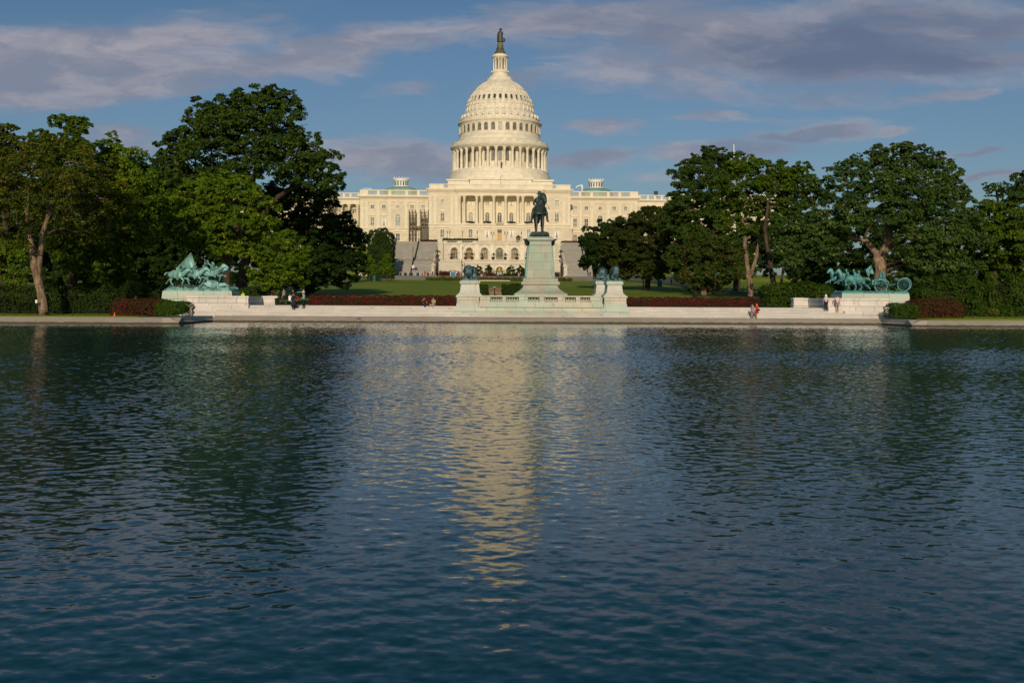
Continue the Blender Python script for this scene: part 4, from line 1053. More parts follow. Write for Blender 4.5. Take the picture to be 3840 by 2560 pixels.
def lion(loc, rz, sc, label):
    """couchant lion on its slab, head up, facing -Y before rotation"""
    root = thing('bronze_lion', label, 'statue', loc, 'bronze lions round the monument')
    T = TRS(loc, rz, sc)
    J = dict(chest=(0,-.25,.52,.30), mid=(0,.25,.50,.27), rump=(0,.72,.42,.30), tail=(.12,1.0,.25,.07), t2=(.38,.95,.10,.06), t3=(.52,.55,.08,.05), t4=(.52,.3,.09,.09),
        nk=(0,-.42,.92,.33), hd=(0,-.60,1.18,.24), mz=(0,-.84,1.10,.135), ch=(0,-.90,1.06,.09),
        sL=(.24,-.32,.48,.16), eL=(.28,-.30,.2,.12), wL=(.22,-.78,.13,.095), pL=(.21,-1.0,.11,.12), sR=(-.24,-.32,.48,.16), eR=(-.28,-.30,.2,.12), wR=(-.22,-.78,.13,.095), pR=(-.21,-1.0,.11,.12),
        hL=(.30,.62,.36,.22), kL=(.40,.30,.30,.14), aL=(.40,.55,.10,.09), fL=(.38,.16,.10,.10), hR=(-.30,.62,.36,.22), kR=(-.40,.30,.30,.14), aR=(-.40,.55,.10,.09), fR=(-.38,.16,.10,.10),
        oL=(.17,-.50,1.40,.06), oR=(-.17,-.50,1.40,.06))
    CH = ['chest mid rump tail t2 t3 t4', 'chest nk hd mz ch', 'chest sL eL wL pL', 'chest sR eR wR pR', 'rump hL kL aL fL', 'rump hR kR aR fR', 'hd oL', 'hd oR']
    place_mesh('body', skin_mesh('body', J, CH, 2, T), m_lion, root)
    mb = MB(); rr = random.Random(5)
    for i in range(130):                        # mane in locks around the face and down the breast
        a = rr.uniform(-2.5, 2.5); t = rr.random()
        rad = .26+.12*t; c = Vector((rad*math.sin(a), -.62+.36*t, 1.14+rad*1.05*math.cos(a)-.10*t))
        d = Vector((math.sin(a)*.14, .10, math.cos(a)*.06-.16))
        mb.tube([c, c+d*.7, c+d*1.4+Vector((0,0,-.05))], [.065,.06,.015], 5)
    for i in range(60):
        x = rr.uniform(-.26,.26); z = rr.uniform(.35,.98); c = Vector((x, -.58+.5*abs(x)-.05*(1-z), z)); mb.tube([c, c+Vector((x*.1,-.05,-.1)), c+Vector((x*.1,-.02,-.24))], [.06,.055,.012], 5)
    place_mesh('mane', mb_mesh(mb, T), m_lion, root)
    fc = MB()
    for s in (-1, 1): fc.ell((s*.105,-.80,1.245), (.035,.03,.028), 8, 5); fc.ell((s*.10,-.775,1.30), (.08,.05,.03), 8, 5)
    fc.ell((0,-.985,1.12), (.065,.035,.045), 8, 5)
    place_mesh('face', mb_mesh(fc, T), m_freedom, root)
    sl_ = MB(); sl_.rectlathe(0, 0, [(.62,1.22,-.10),(.64,1.24,-.03),(.60,1.20,.035),(.56,1.16,.05)])
    place_mesh('slab', mb_mesh(sl_, T), m_lion, root)
    return root
# statue on top of the dome
def freedom():
    zt, zb = zd(112), zd(240); H = zt-zb; s = H/1.98
    T = TRS((DX, YD, zb), 0, s)
    mes = []
    J, ch = human(dict(shL=(.19,0,1.40), elL=(.28,.0,1.12), wrL=(.24,-.16,.95), haL=(.22,-.20,.90), elR=(-.27,.02,1.12), wrR=(-.30,-.04,.86), haR=(-.30,-.06,.78)))
    for k in J: J[k] = (*J[k][:3], J[k][3]*1.25)
    mes.append(skin_mesh('fr', J, ch, 1, T))
    mb = MB()
    prof = [(.34,.0),(.31,.25),(.27,.6),(.26,.85),(.25,1.0),(.23,1.15),(.26,1.3),(.2,1.42)]
    n = 20; vs = []; fs = []
    for r, z in prof:
        for k in range(n):
            a = 2*math.pi*k/n; f = 1+.10*math.cos(a*7+z*2)*(1-z/1.6); vs.append((r*f*math.cos(a), r*f*.85*math.sin(a), z))
    for i in range(len(prof)-1):
        for k in range(n): fs.append((i*n+k, i*n+(k+1) % n, (i+1)*n+(k+1) % n, (i+1)*n+k))
    mb.add(vs, fs, True)
    mb.ell((.02,0,1.76), (.13,.15,.11), 12, 7)                    # helmet
    for k in range(7): mb.tube([(0,.04,1.80), (.05+.02*k-.06, -.02+.03*k, 1.93), (.10+.03*k-.06, .02+.04*k, 1.97-.03*k)], [.045,.05,.02], 5)
    mb.tube([(-.30,-.1,.78), (-.31,-.12,.0)], [.03,.03], 6)
    mb.lathe([(.16,.0),(.19,.1),(.18,.45),(.12,.52)], .32, -.06, 12)   # shield at her side
    mes.append(mb_mesh(mb, T))
    me = join_meshes('statue', mes); c = Vector((DX, YD, 0)); me.transform(Matrix.Translation(c) @ Matrix.Diagonal((1.35,1.3,1,1)) @ Matrix.Translation(-c))
    place_mesh('statue', me, m_freedom, bld)
freedom()
# ------------------------------------------------------------------ terrace below the building
YT, YL, YF = 385.0, 372.0, 366.0       # upper arcade wall, lower arcade wall, front bastions
ZG = 10.2                               # paving at the foot
ZTF = 22.9
tx = lambda u, Y: X(1873.5, Y, 950)+u/3.267*Y/FPX
ztl = lambda py, Y: Z(py, Y, 1874)
ZLF = ztl(978, YL)-1.0
ter = thing('arcaded_terrace', 'cream two-storey stone terrace of arches and balustrades below the domed building', 'terrace', (tx(0,YT), YT, ZG))
tw_ = MB(); ops = []
zA0, zA1 = ztl(972.5, YT), ztl(930, YT)
for k in range(-3, 4): ops.append((tx(185*k, YT), 2.5 if k else 2.45, zA0, zA1, 'a'))
TX0, TX1 = tx(-772, YT), tx(772, YT)
ztop = ztl(912.5, YT)
wall_front(tw_, tx(-690, YT), tx(690, YT), ZLF-.6, ztop, YT, ops, .8)
tw_.box(TX0, tx(-690, YT), YT-2.0, YT+12, ZG-1, ztop); tw_.box(tx(690, YT), TX1, YT-2.0, YT+12, ZG-1, ztop)
tw_.box(tx(-690, YT), tx(690, YT), YT+.9, YC-.4, ZTF-.6, ZTF-.01)
tw_.build('upper_wall', m_terr, ter)
m2 = MB()
cornice(m2, tx(-690, YT), tx(690, YT), YT, ztop-.55, ztop, .5, YT+1.2)
for k in range(-3, 4):
    xc_ = tx(185*k, YT); zz = zA1-1.25
    for i in range(12):
        p0, p1 = math.pi*i/12, math.pi*(i+1)/12
        m2.prism([(xc_+rr*math.cos(q_), zz+rr*math.sin(q_)) for q_, rr in ((p0, 1.55), (p0, 2.05), (p1, 2.05), (p1, 1.55))], YT-.16, YT+.05)
    m2.frustum(xc_-.25, xc_+.25, YT-.35, YT+.02, zA1+.12, xc_-.45, xc_+.45, YT-.45, YT+.02, zA1+1.0)
for k in range(-3, 3): m2.box(tx(185*k+92-22, YT), tx(185*k+92+22, YT), YT-.22, YT-.004, ZLF, ztop-.56)
m2.build('arch_trim', m_smooth, ter)
for k in range(-3, 4):
    xc_ = tx(185*k, YT)
    if k:
        f = MB(); r_ = 1.25; zz = zA1-r_
        for s in (-1, 1):
            f.box(xc_+s*(r_-.09)-.09, xc_+s*(r_-.09)+.09, YT+.62, YT+.74, zA0, zz)
            f.box(xc_+s*.42-.08, xc_+s*.42+.08, YT+.62, YT+.74, zA0, zz)
        for i in range(10):
            p0, p1 = math.pi*i/10, math.pi*(i+1)/10
            f.prism([(xc_+rr*math.cos(q_), zz+rr*math.sin(q_)) for q_, rr in ((p0, 1.06), (p0, 1.24), (p1, 1.24), (p1, 1.06))], YT+.62, YT+.74)
        f.box(xc_-r_, xc_+r_, YT+.60, YT+.75, zz-.12, zz+.12); f.box(xc_-r_, xc_+r_, YT+.62, YT+.74, zA0, zA0+.2); f.box(xc_-r_, xc_+r_, YT+.62, YT+.74, zA0+1.35, zA0+1.5)
        fo = f.build('arched_window', m_wood, ter)
        pb = MB(); pb.box(xc_-1.24, xc_+1.24, YT+.76, YT+.8, zA0, zA1); pb.build('pane', m_paned if abs(k) != 1 else m_pane, fo)
    else:
        f = MB(); f.box(xc_-1.22, xc_+1.22, YT+.7, YT+.8, zA0, zA1); fo = f.build('arched_door', m_fbase, ter)
        gdo = MB()
        for s in (-1, 1): gdo.box(xc_+s*.55-.4, xc_+s*.55+.4, YT+.66, YT+.7, zA0+.9, zA1-1.2)
        gdo.build('door_pane', m_paned, fo)
balustrade(ter, tx(-690, YT), tx(690, YT), YT-.2, ztop, ztl(903, YT), [(.03+.137*i, .125+.137*i) for i in range(7)], mat=m_terr, step=.5)
# lower arcade in the middle, plain bastions either side
lw = MB(); lops = []
zB0, zB1 = ztl(1032, YL), ztl(1000, YL)
for k in range(-2, 3): lops.append((tx(129.5*k+1, YL), 2.35, zB0, zB1, 'a'))
zl_top = ztl(986, YL)
LX0, LX1 = tx(-432, YL), tx(432, YL)
wall_front(lw, LX0, LX1, ZG-1, zl_top, YL, lops, 1.0)
lw.box(LX0, LX1, YL+1.15, YL+1.3, ZG-1, zl_top)
lw.box(LX0, LX1, YL+1.3, YT, ZLF-.7, ZLF-.02)
lw.build('lower_wall', m_terr, ter)
l2 = MB(); cornice(l2, LX0, LX1, YL, zl_top-.5, zl_top, .4, YL+1)
for o in lops:
    for i in range(12):
        p0, p1 = math.pi*i/12, math.pi*(i+1)/12; zz = zB1-1.17
        l2.prism([(o[0]+rr*math.cos(q_), zz+rr*math.sin(q_)) for q_, rr in ((p0, 1.2), (p0, 1.75), (p1, 1.75), (p1, 1.2))], YL-.14, YL+.05)
l2.build('lower_trim', m_smooth, ter)
balustrade(ter, LX0, LX1, YL-.1, zl_top, ztl(974, YL), [(.02+.2*i, .16+.2*i) for i in range(5)], mat=m_terr, step=.55)
for s in (-1, 1):
    a, b = sorted((tx(s*432, YF), tx(s*745, YF)))
    bm_ = MB(); zt_ = ztl(984, YF); bm_.box(a, b, YF, YT-2.01, ZG-1, zt_); bm_.build('bastion', m_terr, ter)
    c_ = MB(); cornice(c_, a, b, YF, zt_-.004, zt_+.35, .3, YF+.8); c_.build('bastion_trim', m_smooth, ter)
    balustrade(ter, a, b, YF, zt_+.35, ztl(973, YF), [(.08, .3), (.38, .62), (.7, .92)], mat=m_terr, step=.55)
    # sloping cheek wall and end pier of the grand stair
    ck = MB(); xa = tx(s*(800 if s < 0 else 795), YF)
    ck.prism([(0,0)]*0 or [(xa-.6, ZG-1), (xa+.6, ZG-1), (xa+.6, ZG+3.4), (xa-.6, ZG+3.4)], YF-6, YF-2.2)
    ck.box(xa-.85, xa+.85, YF-6.3, YF-1.9, ZG+3.4, ZG+3.75); ck.box(xa-.85, xa+.85, YF-6.3, YF-1.9, ZG-1, ZG+.4)
    pts = [(YF-2.2, ZG-1), (YF+13, ZG-1), (YF+13, ZLF+4.2), (YF+10, ZLF+4.2), (YF-2.2, ZG+4.4)]
    x0_, x1_ = xa-.45, xa+.45
    ck.add([(x0_, y, z) for y, z in pts]+[(x1_, y, z) for y, z in pts], [tuple(range(5)), tuple(range(9, 4, -1))]+[(i, i+5, (i+1) % 5+5, (i+1) % 5) for i in range(5)])
    ck.build('stair_cheek', m_terr, ter)

# grand stairs
for s in (-1, 1):
    zt_ = ztl(908, 384); yb_, yt_ = 359.0, 384.0
    root = thing('grand_staircase', 'wide grey stone staircase with a dark handrail climbing to the left of the arches' if s < 0 else 'wide grey stone staircase climbing to the right of the arches, half hidden by a tree', 'staircase', (tx(s*1010, 372), yb_, ZG))
    a, b = sorted((tx(s*(780 if s < 0 else 775), 372), tx(s*1310, 372)))
    mb = MB(); zl = ztl(980, 370); nst1, nst2 = 26, 40
    def run(y0, y1, z0, z1, n):
        for i in range(n):
            ya = y0+(y1-y0)*i/n; mb.box(a, b, ya, y1 if i == n-1 else y0+(y1-y0)*(i+1)/n-.003, ZG-1.2, z0+(z1-z0)*(i+1)/n)
            mb.box(a, b, ya-.03, ya-.002, z0+(z1-z0)*(i+1)/n-.05, z0+(z1-z0)*(i+1)/n-.004)
    run(yb_, 367.8, ZG, zl, nst1); mb.box(a, b, 367.8, 371, ZG-1.2, zl-.004); run(371, yt_, zl, zt_, nst2); mb.box(a, b, yt_, YC-.5, ZG-1.2, zt_-.004)
    mb.build('flight', m_stair, root)
    hr = MB(); xm0, xm1 = tx(s*1090, 359), tx(s*985, 384)
    pth = [(xm0, yb_, ZG+1.0), (xm0+(xm1-xm0)*.36, 367.8, zl+1.0), (xm0+(xm1-xm0)*.48, 371, zl+1.0), (xm1, yt_, zt_+1.0)]
    hr.tube(pth, .16, 6); hr.tube([(x, y, z-.5) for x, y, z in pth], .10, 6)
    for i in range(14):
        t = i/13; k = min(2, int(t*3)); tt = t*3-k; p0, p1 = Vector(pth[k]), Vector(pth[k+1]); p = p0.lerp(p1, tt); hr.tube([p, p-Vector((0,0,1.05))], .09, 5)
    hr.build('handrail', m_black, root)
    ck = MB(); xo = tx(s*1330, 372)
    for (y0, y1, z0, z1) in ((yb_+1, 368, ZG+1.4, zl+1.3), (371, yt_, zl+1.3, zt_+1.2)):
        pts = [(y0, ZG-1.2), (y1, ZG-1.2), (y1, z1), (y0, z0)]
        ck.add([(xo-.6, y, z) for y, z in pts]+[(xo+.6, y, z) for y, z in pts], [(0,1,2,3), (7,6,5,4)]+[(i, i+4, (i+1) % 4+4, (i+1) % 4) for i in range(4)])
    ck.box(xo-3.2*(s < 0)-.7, xo+3.2*(s > 0)+.7, 377, 384, zl, zt_+1.2); ck.box(xo-8*(s < 0)-.5, xo+8*(s > 0)+.5, 384.1, 392, ZG-1, zt_+1.0)
    ck.build('cheek_wall', m_terr, root)

# scaffold in front of the left wing
scf = thing('scaffold', 'two dark steel scaffold towers with plank decks against the left wing', 'scaffold', (X(1555, 425, 900), 424, ZTF))
zz = lambda v: Z(620+v/3.267, 424.5, 1560)
sx = lambda u: X(1240+u/3.267, 424.5, 850)
for (a, b) in ((962, 1040), (1102, 1196)):
    for y in (423.4, 425.4):
        for u in (a, (a+b)/2, b):
            m_ = MB(); m_.tube([(sx(u), y, ZTF), (sx(u), y, zz(545))], .11, 6); m_.build('upright', m_steel, scf)
    for v in (575, 620, 655, 690, 745, 800, 850, 900):
        m_ = MB()
        for y in (423.4, 425.4): m_.tube([(sx(a)-.3, y, zz(v)), (sx(b)+.3, y, zz(v))], .085, 6)
        for u in (a, b): m_.tube([(sx(u), 423.4, zz(v)), (sx(u), 425.4, zz(v))], .085, 6)
        m_.build('ledger', m_steel, scf)
    m_ = MB()
    for i, (v0, v1) in enumerate(((655, 575), (745, 655), (850, 745), (930, 850))): m_.tube([(sx(a if i % 2 else b), 423.3, zz(v0)), (sx(b if i % 2 else a), 423.3, zz(v1))], .07, 5)
    m_.build('brace', m_steel, scf)
for (a, b, v) in ((960, 1200, 752), (962, 1040, 688), (1102, 1200, 655), (1102, 1200, 700), (1102, 1196, 720)):
    m_ = MB(); m_.box(sx(a), sx(b), 423.3, 425.5, zz(v)-.18, zz(v)+.18); m_.build('plank_deck', m_steel, scf)
m_ = MB(); m_.box(sx(1118), sx(1190), 423.2, 423.3, zz(920), zz(770)); m_.build('debris_net', plain('net_grey', (.16,.14,.11), .9, .5, 4), scf)

# things on the terrace
def lamp_post(label, x, y, z, h=3.6, heads=1):
    r = thing('terrace_lamp', label, 'lamp post', (x, y, z), 'lamp posts on the terrace')
    m_ = MB(); m_.lathe([(.26, z), (.24, z+.25), (.11, z+.4), (.075, z+.9), (.05, z+h*.8)], x, y, 10)
    if heads > 1: m_.tube([(x-.45, y, z+h*.72), (x, y, z+h*.66), (x+.45, y, z+h*.72)], .06, 5)
    m_.build('post', m_verd2 if heads > 1 else m_black, r)
    for i in range(heads):
        xx = x+(i-(heads-1)/2)*.9
        l_ = MB(); l_.lathe([(.06, z+h*.78), (.17, z+h*.83), (.21, z+h*.92), (.12, z+h*.96), (.04, z+h*1.02), (.01, z+h*1.05)], xx, y, 8); l_.build('lantern', m_brown, r)
zlb = ztl(903, YT)
spots = [(1423, 'outermost single lamp at the left end of the terrace hedge'), (1455, 'single lamp beside the outermost one behind the terrace hedge'), (1611, 'single lamp rising from the middle of the left terrace hedge'), (1793, 'single lamp at the inner end of the left terrace hedge')]
for u_, lab in spots: lamp_post('black '+lab, tx(u_-2067, YT), YT+.9, ztop, 4.4)
for u_, lab in ((1980, 'verdigris double lamp on the balustrade left of the wooden door'), (2146, 'verdigris double lamp on the balustrade right of the wooden door')): lamp_post(lab, tx(u_-2067, YT), YT+.9, ztop, 4.2, 2)
lamp_post('black single lamp on the balustrade beside the small dark kiosk', tx(2334-2067, YT), YT+.9, ztop, 4.2)
lamp_post('black single lamp half hidden behind the rider monument cap', tx(2470-2067, YT), YT+.9, ztop, 4.2)
lamp_post('tall black lamp standing on the lower ledge among the potted palms', tx(1613-2067, YL), YL+2.5, ZLF, 6.0)
lamp_post('tall brown lamp in front of the left bastion wall', tx(1604-2067, YF-3), YF-3, ZG, 5.6)
lamp_post('slim lamp at the foot of the left staircase pier', tx(1268-2067, YF-6.6), YF-6.6, ZG, 5.2)
lamp_post('slim lamp standing midway up the left staircase', tx(1008-2067, 366), 366, ZG+4.2, 6)
lamp_post('black lamp at the head of the left staircase', tx(1077-2067, 388), 388, ztl(908, 384), 5.2)
lamp_post('black lamp at the head of the right staircase', tx(2980-2067-20, 388), 388, ztl(908, 384), 5.2)
ks = thing('guard_kiosk', 'small dark round-roofed guard kiosk on the terrace right of the door', 'kiosk', (tx(2298-2067, YT), YT+3, ztop))
kx_, ky_ = tx(2298-2067, YT), YT+3; kz = ztl(899, YT)
m_ = MB(); m_.lathe([(.75, ztop), (.75, kz+.9)], kx_, ky_, 8, smooth=False)
k0 = m_.build('wall', m_brown, ks)
m_ = MB(); m_.lathe([(1.0, kz+.9), (.95, kz+1.1), (.4, kz+1.6), (.12, kz+1.8), (.02, kz+2.1)], kx_, ky_, 8); m_.build('roof', m_freedom, ks)
m_ = MB(); m_.box(kx_-.35, kx_+.35, ky_-.78, ky_-.70, ztop+1.0, kz+.75); m_.build('window', m_paned, ks)

leaf_dark = leafmat('palm_leaf', (.02,.045,.015), (.05,.08,.02), trans=.15)
def palm(label, x, y, z, h=2.6, R_=1.2):
    r = thing('potted_palm', label, 'potted palm', (x, y, z), 'palms in dark pots along the terrace')
    m_ = MB(); m_.lathe([(.38, z), (.42, z+.1), (.62, z+.75), (.70, z+.8), (.70, z+.92), (.5, z+.92)], x, y, 12); m_.build('pot', m_terracotta, r)
    t_ = MB(); t_.tube([(x, y, z+.85), (x+.05, y, z+h*.6)], [.12, .09], 7); t_.build('trunk', m_barkd, r)
    f_ = MB(); rr = random.Random(int(x*100))
    for i in range(26):
        a = rr.uniform(0, 6.28); el = rr.uniform(-.1, 1.2); L = R_*rr.uniform(.75, 1.1); c = Vector((x+.05, y, z+h*.6))
        d = Vector((math.cos(a), math.sin(a), 0)); pts = [c+d*(L*t*math.cos(el*.6))+Vector((0,0,L*(t*math.sin(el)-.55*t*t))) for t in (0,.35,.7,1.0)]
        sd2 = d.cross(Vector((0,0,1)))*.14
        vs = []
        for p_, k_ in zip(pts, (.3,1,.8,.1)): vs += [p_-sd2*k_, p_+sd2*k_+Vector((0,0,.02))]
        f_.add(vs, [(0,1,3,2), (2,3,5,4), (4,5,7,6)])
    f_.build('fronds', leaf_dark, r)
plab = ['on the left stair pier, largest of all', 'before the leftmost arched window', 'left of the second arched window', 'right of the second arched window', 'before the third arched window', 'just left of the arched door', 'just right of the arched door', 'before the first arched window right of the door', 'beside the monument shaft at its left edge']
pus = [1308, 1478, 1650, 1731, 1853, 1988, 2137, 2281, 2400]
for u_, lab in zip(pus, plab):
    if u_ == 1308: palm('palm in a dark pot '+lab, tx(u_-2067, YF-3), YF-3.2, ztl(967, YF-3), 3.4, 1.6)
    else: palm('palm in a dark pot '+lab, tx(u_-2067, YL), YL+.6, ztl(973.5, YL), 3.0, 1.25)
palm('large palm in a dark pot on the right stair pier', tx(788+2024.5-2067+0, YF-3), YF-3.2, ztl(967, YF-3), 3.6, 1.7)

# bronze basin fountain, clipped round trees before the lower arches
fx, fy = tx(-1, YL-5), YL-5; fn = thing('gilded_fountain', 'golden bronze fountain bowl with a domed top on legs before the middle arch', 'fountain', (fx, fy, ZG))
zq = lambda py: Z(py, fy, 1874)
m_ = MB(); m_.lathe([(.5, zq(1018)), (1.4, zq(1019)), (1.95, zq(1017.5)), (2.0, zq(1016)), (1.6, zq(1017)), (.3, zq(1017.6))], fx, fy, 28); b_ = m_.build('bowl', m_gold, fn)
m_ = MB(); m_.lathe([(1.05, zq(1017)), (.95, zq(1013)), (.75, zq(1009)), (.7, zq(1007)), (.8, zq(1005.5)), (.6, zq(1004)), (.01, zq(1003))], fx, fy, 24); m_.build('dome_top', m_gold, fn)
for k in range(6):
    an = k*math.pi/3+.3; m_ = MB(); m_.tube([(fx+.9*math.cos(an), fy+.9*math.sin(an), ZG), (fx+1.15*math.cos(an), fy+1.15*math.sin(an), zq(1018.5))], [.14,.1], 6); m_.build('leg', m_fbase, fn)
# ------------------------------------------------------------------ foliage
RNG = np.random.default_rng(7)
def unit(a): return a/np.maximum(1e-6, np.linalg.norm(a, axis=1, keepdims=True))
def leaf_quads(c, nrm, size, asp=.62):
    n = len(c); nrm = unit(nrm)
    t = unit(np.cross(nrm, RNG.normal(size=(n, 3)))); b = np.cross(nrm, t)
    L = (size*RNG.uniform(.6, 1.35, n))[:, None]; Wd = L*asp
    V = np.empty((n, 4, 3)); V[:, 0] = c-t*L*.5; V[:, 1] = c+b*Wd*.5-t*L*.05; V[:, 2] = c+t*L*.5; V[:, 3] = c-b*Wd*.5-t*L*.05
    return V.reshape(-1, 3)
def clump_leaves(C, O, cr, k, size, flat=.75):
    """k leaves around each clump centre C with outward direction O; every clump is a loose rosette"""
    n = len(C); c = np.repeat(C, k, 0); o = np.repeat(O, k, 0); r = np.repeat(cr, k)
    d = unit(RNG.normal(size=(n*k, 3))+o*.55+np.array([0, 0, .35]))
    rad = r*RNG.uniform(.35, 1.08, n*k)
    p = c+d*rad[:, None]*np.array([1, 1, flat])
    nr = d*.55+o*.35+np.array([0, 0, .45])+RNG.normal(size=(n*k, 3))*.55
    return leaf_quads(p, nr, size)
def crown_blob(center, rad, clump, k, size, dens=1.0, up=.15, inner=.30):
    """a bough mass: sprays of leaves gathered into boughs with dark gaps between them"""
    a, b, c = rad
    area = 4*math.pi*((a*b)**1.6/3+(a*c)**1.6/3+(b*c)**1.6/3)**(1/1.6)
    B = min(1.75*clump, max(.3, .5*min(a, c)))                   # radius of one bough
    n = max(5, int(area/(math.pi*B*B)*1.5*dens))
    d = unit(RNG.normal(size=(n, 3))+np.array([0, 0, up]))
    keep = (d[:, 1] < .3) | (RNG.random(n) < .35)
    d = d[keep]; n = len(d)
    f = RNG.uniform(.66, 1.07, n); inn = RNG.random(n) < inner; f[inn] = RNG.uniform(.2, .6, inn.sum())
    C = np.array(center)+d*np.array([a, b, c])*f[:, None]
    Bs = B*RNG.uniform(.55, 1.2, n)
    m = 9                                                        # sprays on the sunny side of each bough
    e = unit(RNG.normal(size=(n*m, 3))+np.repeat(d, m, 0)*.75+np.array([0, -.1, .55]))
    Br = np.repeat(Bs, m)
    S = np.repeat(C, m, 0)+e*Br[:, None]*np.array([1, 1, .66])*RNG.uniform(.45, 1.0, (n*m, 1))
    kk = max(5, int(k*.62*(B/1.2)**1.2))
    return clump_leaves(S, e, Br*.42, kk, size*.74, .6)
def gauss_tree(root, blobs, D, mat, clump=1.15, k=42, size=.46, dens=1.0):
    Vs = []; cs = []
    for b in blobs:
        px, py, rx, ry = b[:4]; dD = b[4] if len(b) > 4 else 0.0
        c = P(px, py, D+dD); a = M(rx, D); e = M(ry, D)
        cs.append((c, a, e))
        Vs.append(crown_blob(c, (a, (a+e)/2*.85, e), min(clump, max(.35, .45*min(a, e))), k, size, dens))
    np_mesh('crown', np.concatenate(Vs), 4, mat, root)
    return cs
def tree(label, D, base, trunk, blobs, mat, bark=None, clump=1.15, k=42, size=.46, dens=1.0, group=None, limbs=True, name='tree', cat='tree', r0=.5, nz=10):
    """base = px of the trunk foot; trunk = list of stems, each a list of (px, py, radius m) from the foot upwards"""
    bx = X(base, D); z0 = gz(bx, D)
    if bx > XL-1 and bx < XR+1 and D < 128: z0 = STOP
    root = thing(name, label, cat, (bx, D, z0), group)
    cs = gauss_tree(root, blobs, D, mat, clump, k, size, dens)
    mb = MB(); tops = []
    for stem in trunk:
        pts = [P(x, y, D) for x, y, r in stem]; rr = [r for x, y, r in stem]
        if stem is trunk[0]:
            pts[0].z = min(pts[0].z, z0)-.3; pts.insert(1, pts[0].lerp(pts[1], .12)); rr.insert(1, rr[0]); rr[0] *= 1.35
        # slight wander so that no stem is a straight pipe
        P2 = []; R2 = []
        for i in range(len(pts)-1):
            for q in range(4):
                t = q/4; p_ = pts[i].lerp(pts[i+1], t); w_ = rr[i]*.22 if (i or q) else 0
                P2.append(p_+Vector((rnd.uniform(-w_, w_), rnd.uniform(-w_, w_), 0))); R2.append((rr[i]+(rr[i+1]-rr[i])*t)*rnd.uniform(.95, 1.06))
        P2.append(pts[-1]); R2.append(rr[-1])
        mb.tube(P2, R2, nz); tops.append((P2, R2))
    if limbs:
        for c, a, e in cs:
            best = min(((p_-c).length+abs(min(0, c.z-p_.z))*2, p_, r) for P2, R2 in tops for p_, r in zip(P2[len(P2)//3:], R2[len(R2)//3:]))
            p_, r = best[1], best[2]; r = min(r*.6, .06+.035*a)
            mid = p_.lerp(c, .5)+Vector((rnd.uniform(-.3, .3)*a*.3, rnd.uniform(-.3, .3)*a*.3, .12*(c-p_).length))
            mb.tube([p_, p_.lerp(mid, .5)+Vector((0,0,.1)), mid, mid.lerp(c, .6), c], [r, r*.85, r*.7, r*.5, r*.35], 6)
            for q in range(4):
                an = rnd.uniform(0, 6.28); e2 = c+Vector((math.cos(an)*a*.7, math.sin(an)*a*.5, rnd.uniform(-.1, .7)*e)); mb.tube([mid.lerp(c, .4), c.lerp(e2, .5)+Vector((0,0,.2)), e2], [r*.5, r*.3, .03], 5)
    mb.build('trunk', bark or m_barkd, root)
    return root
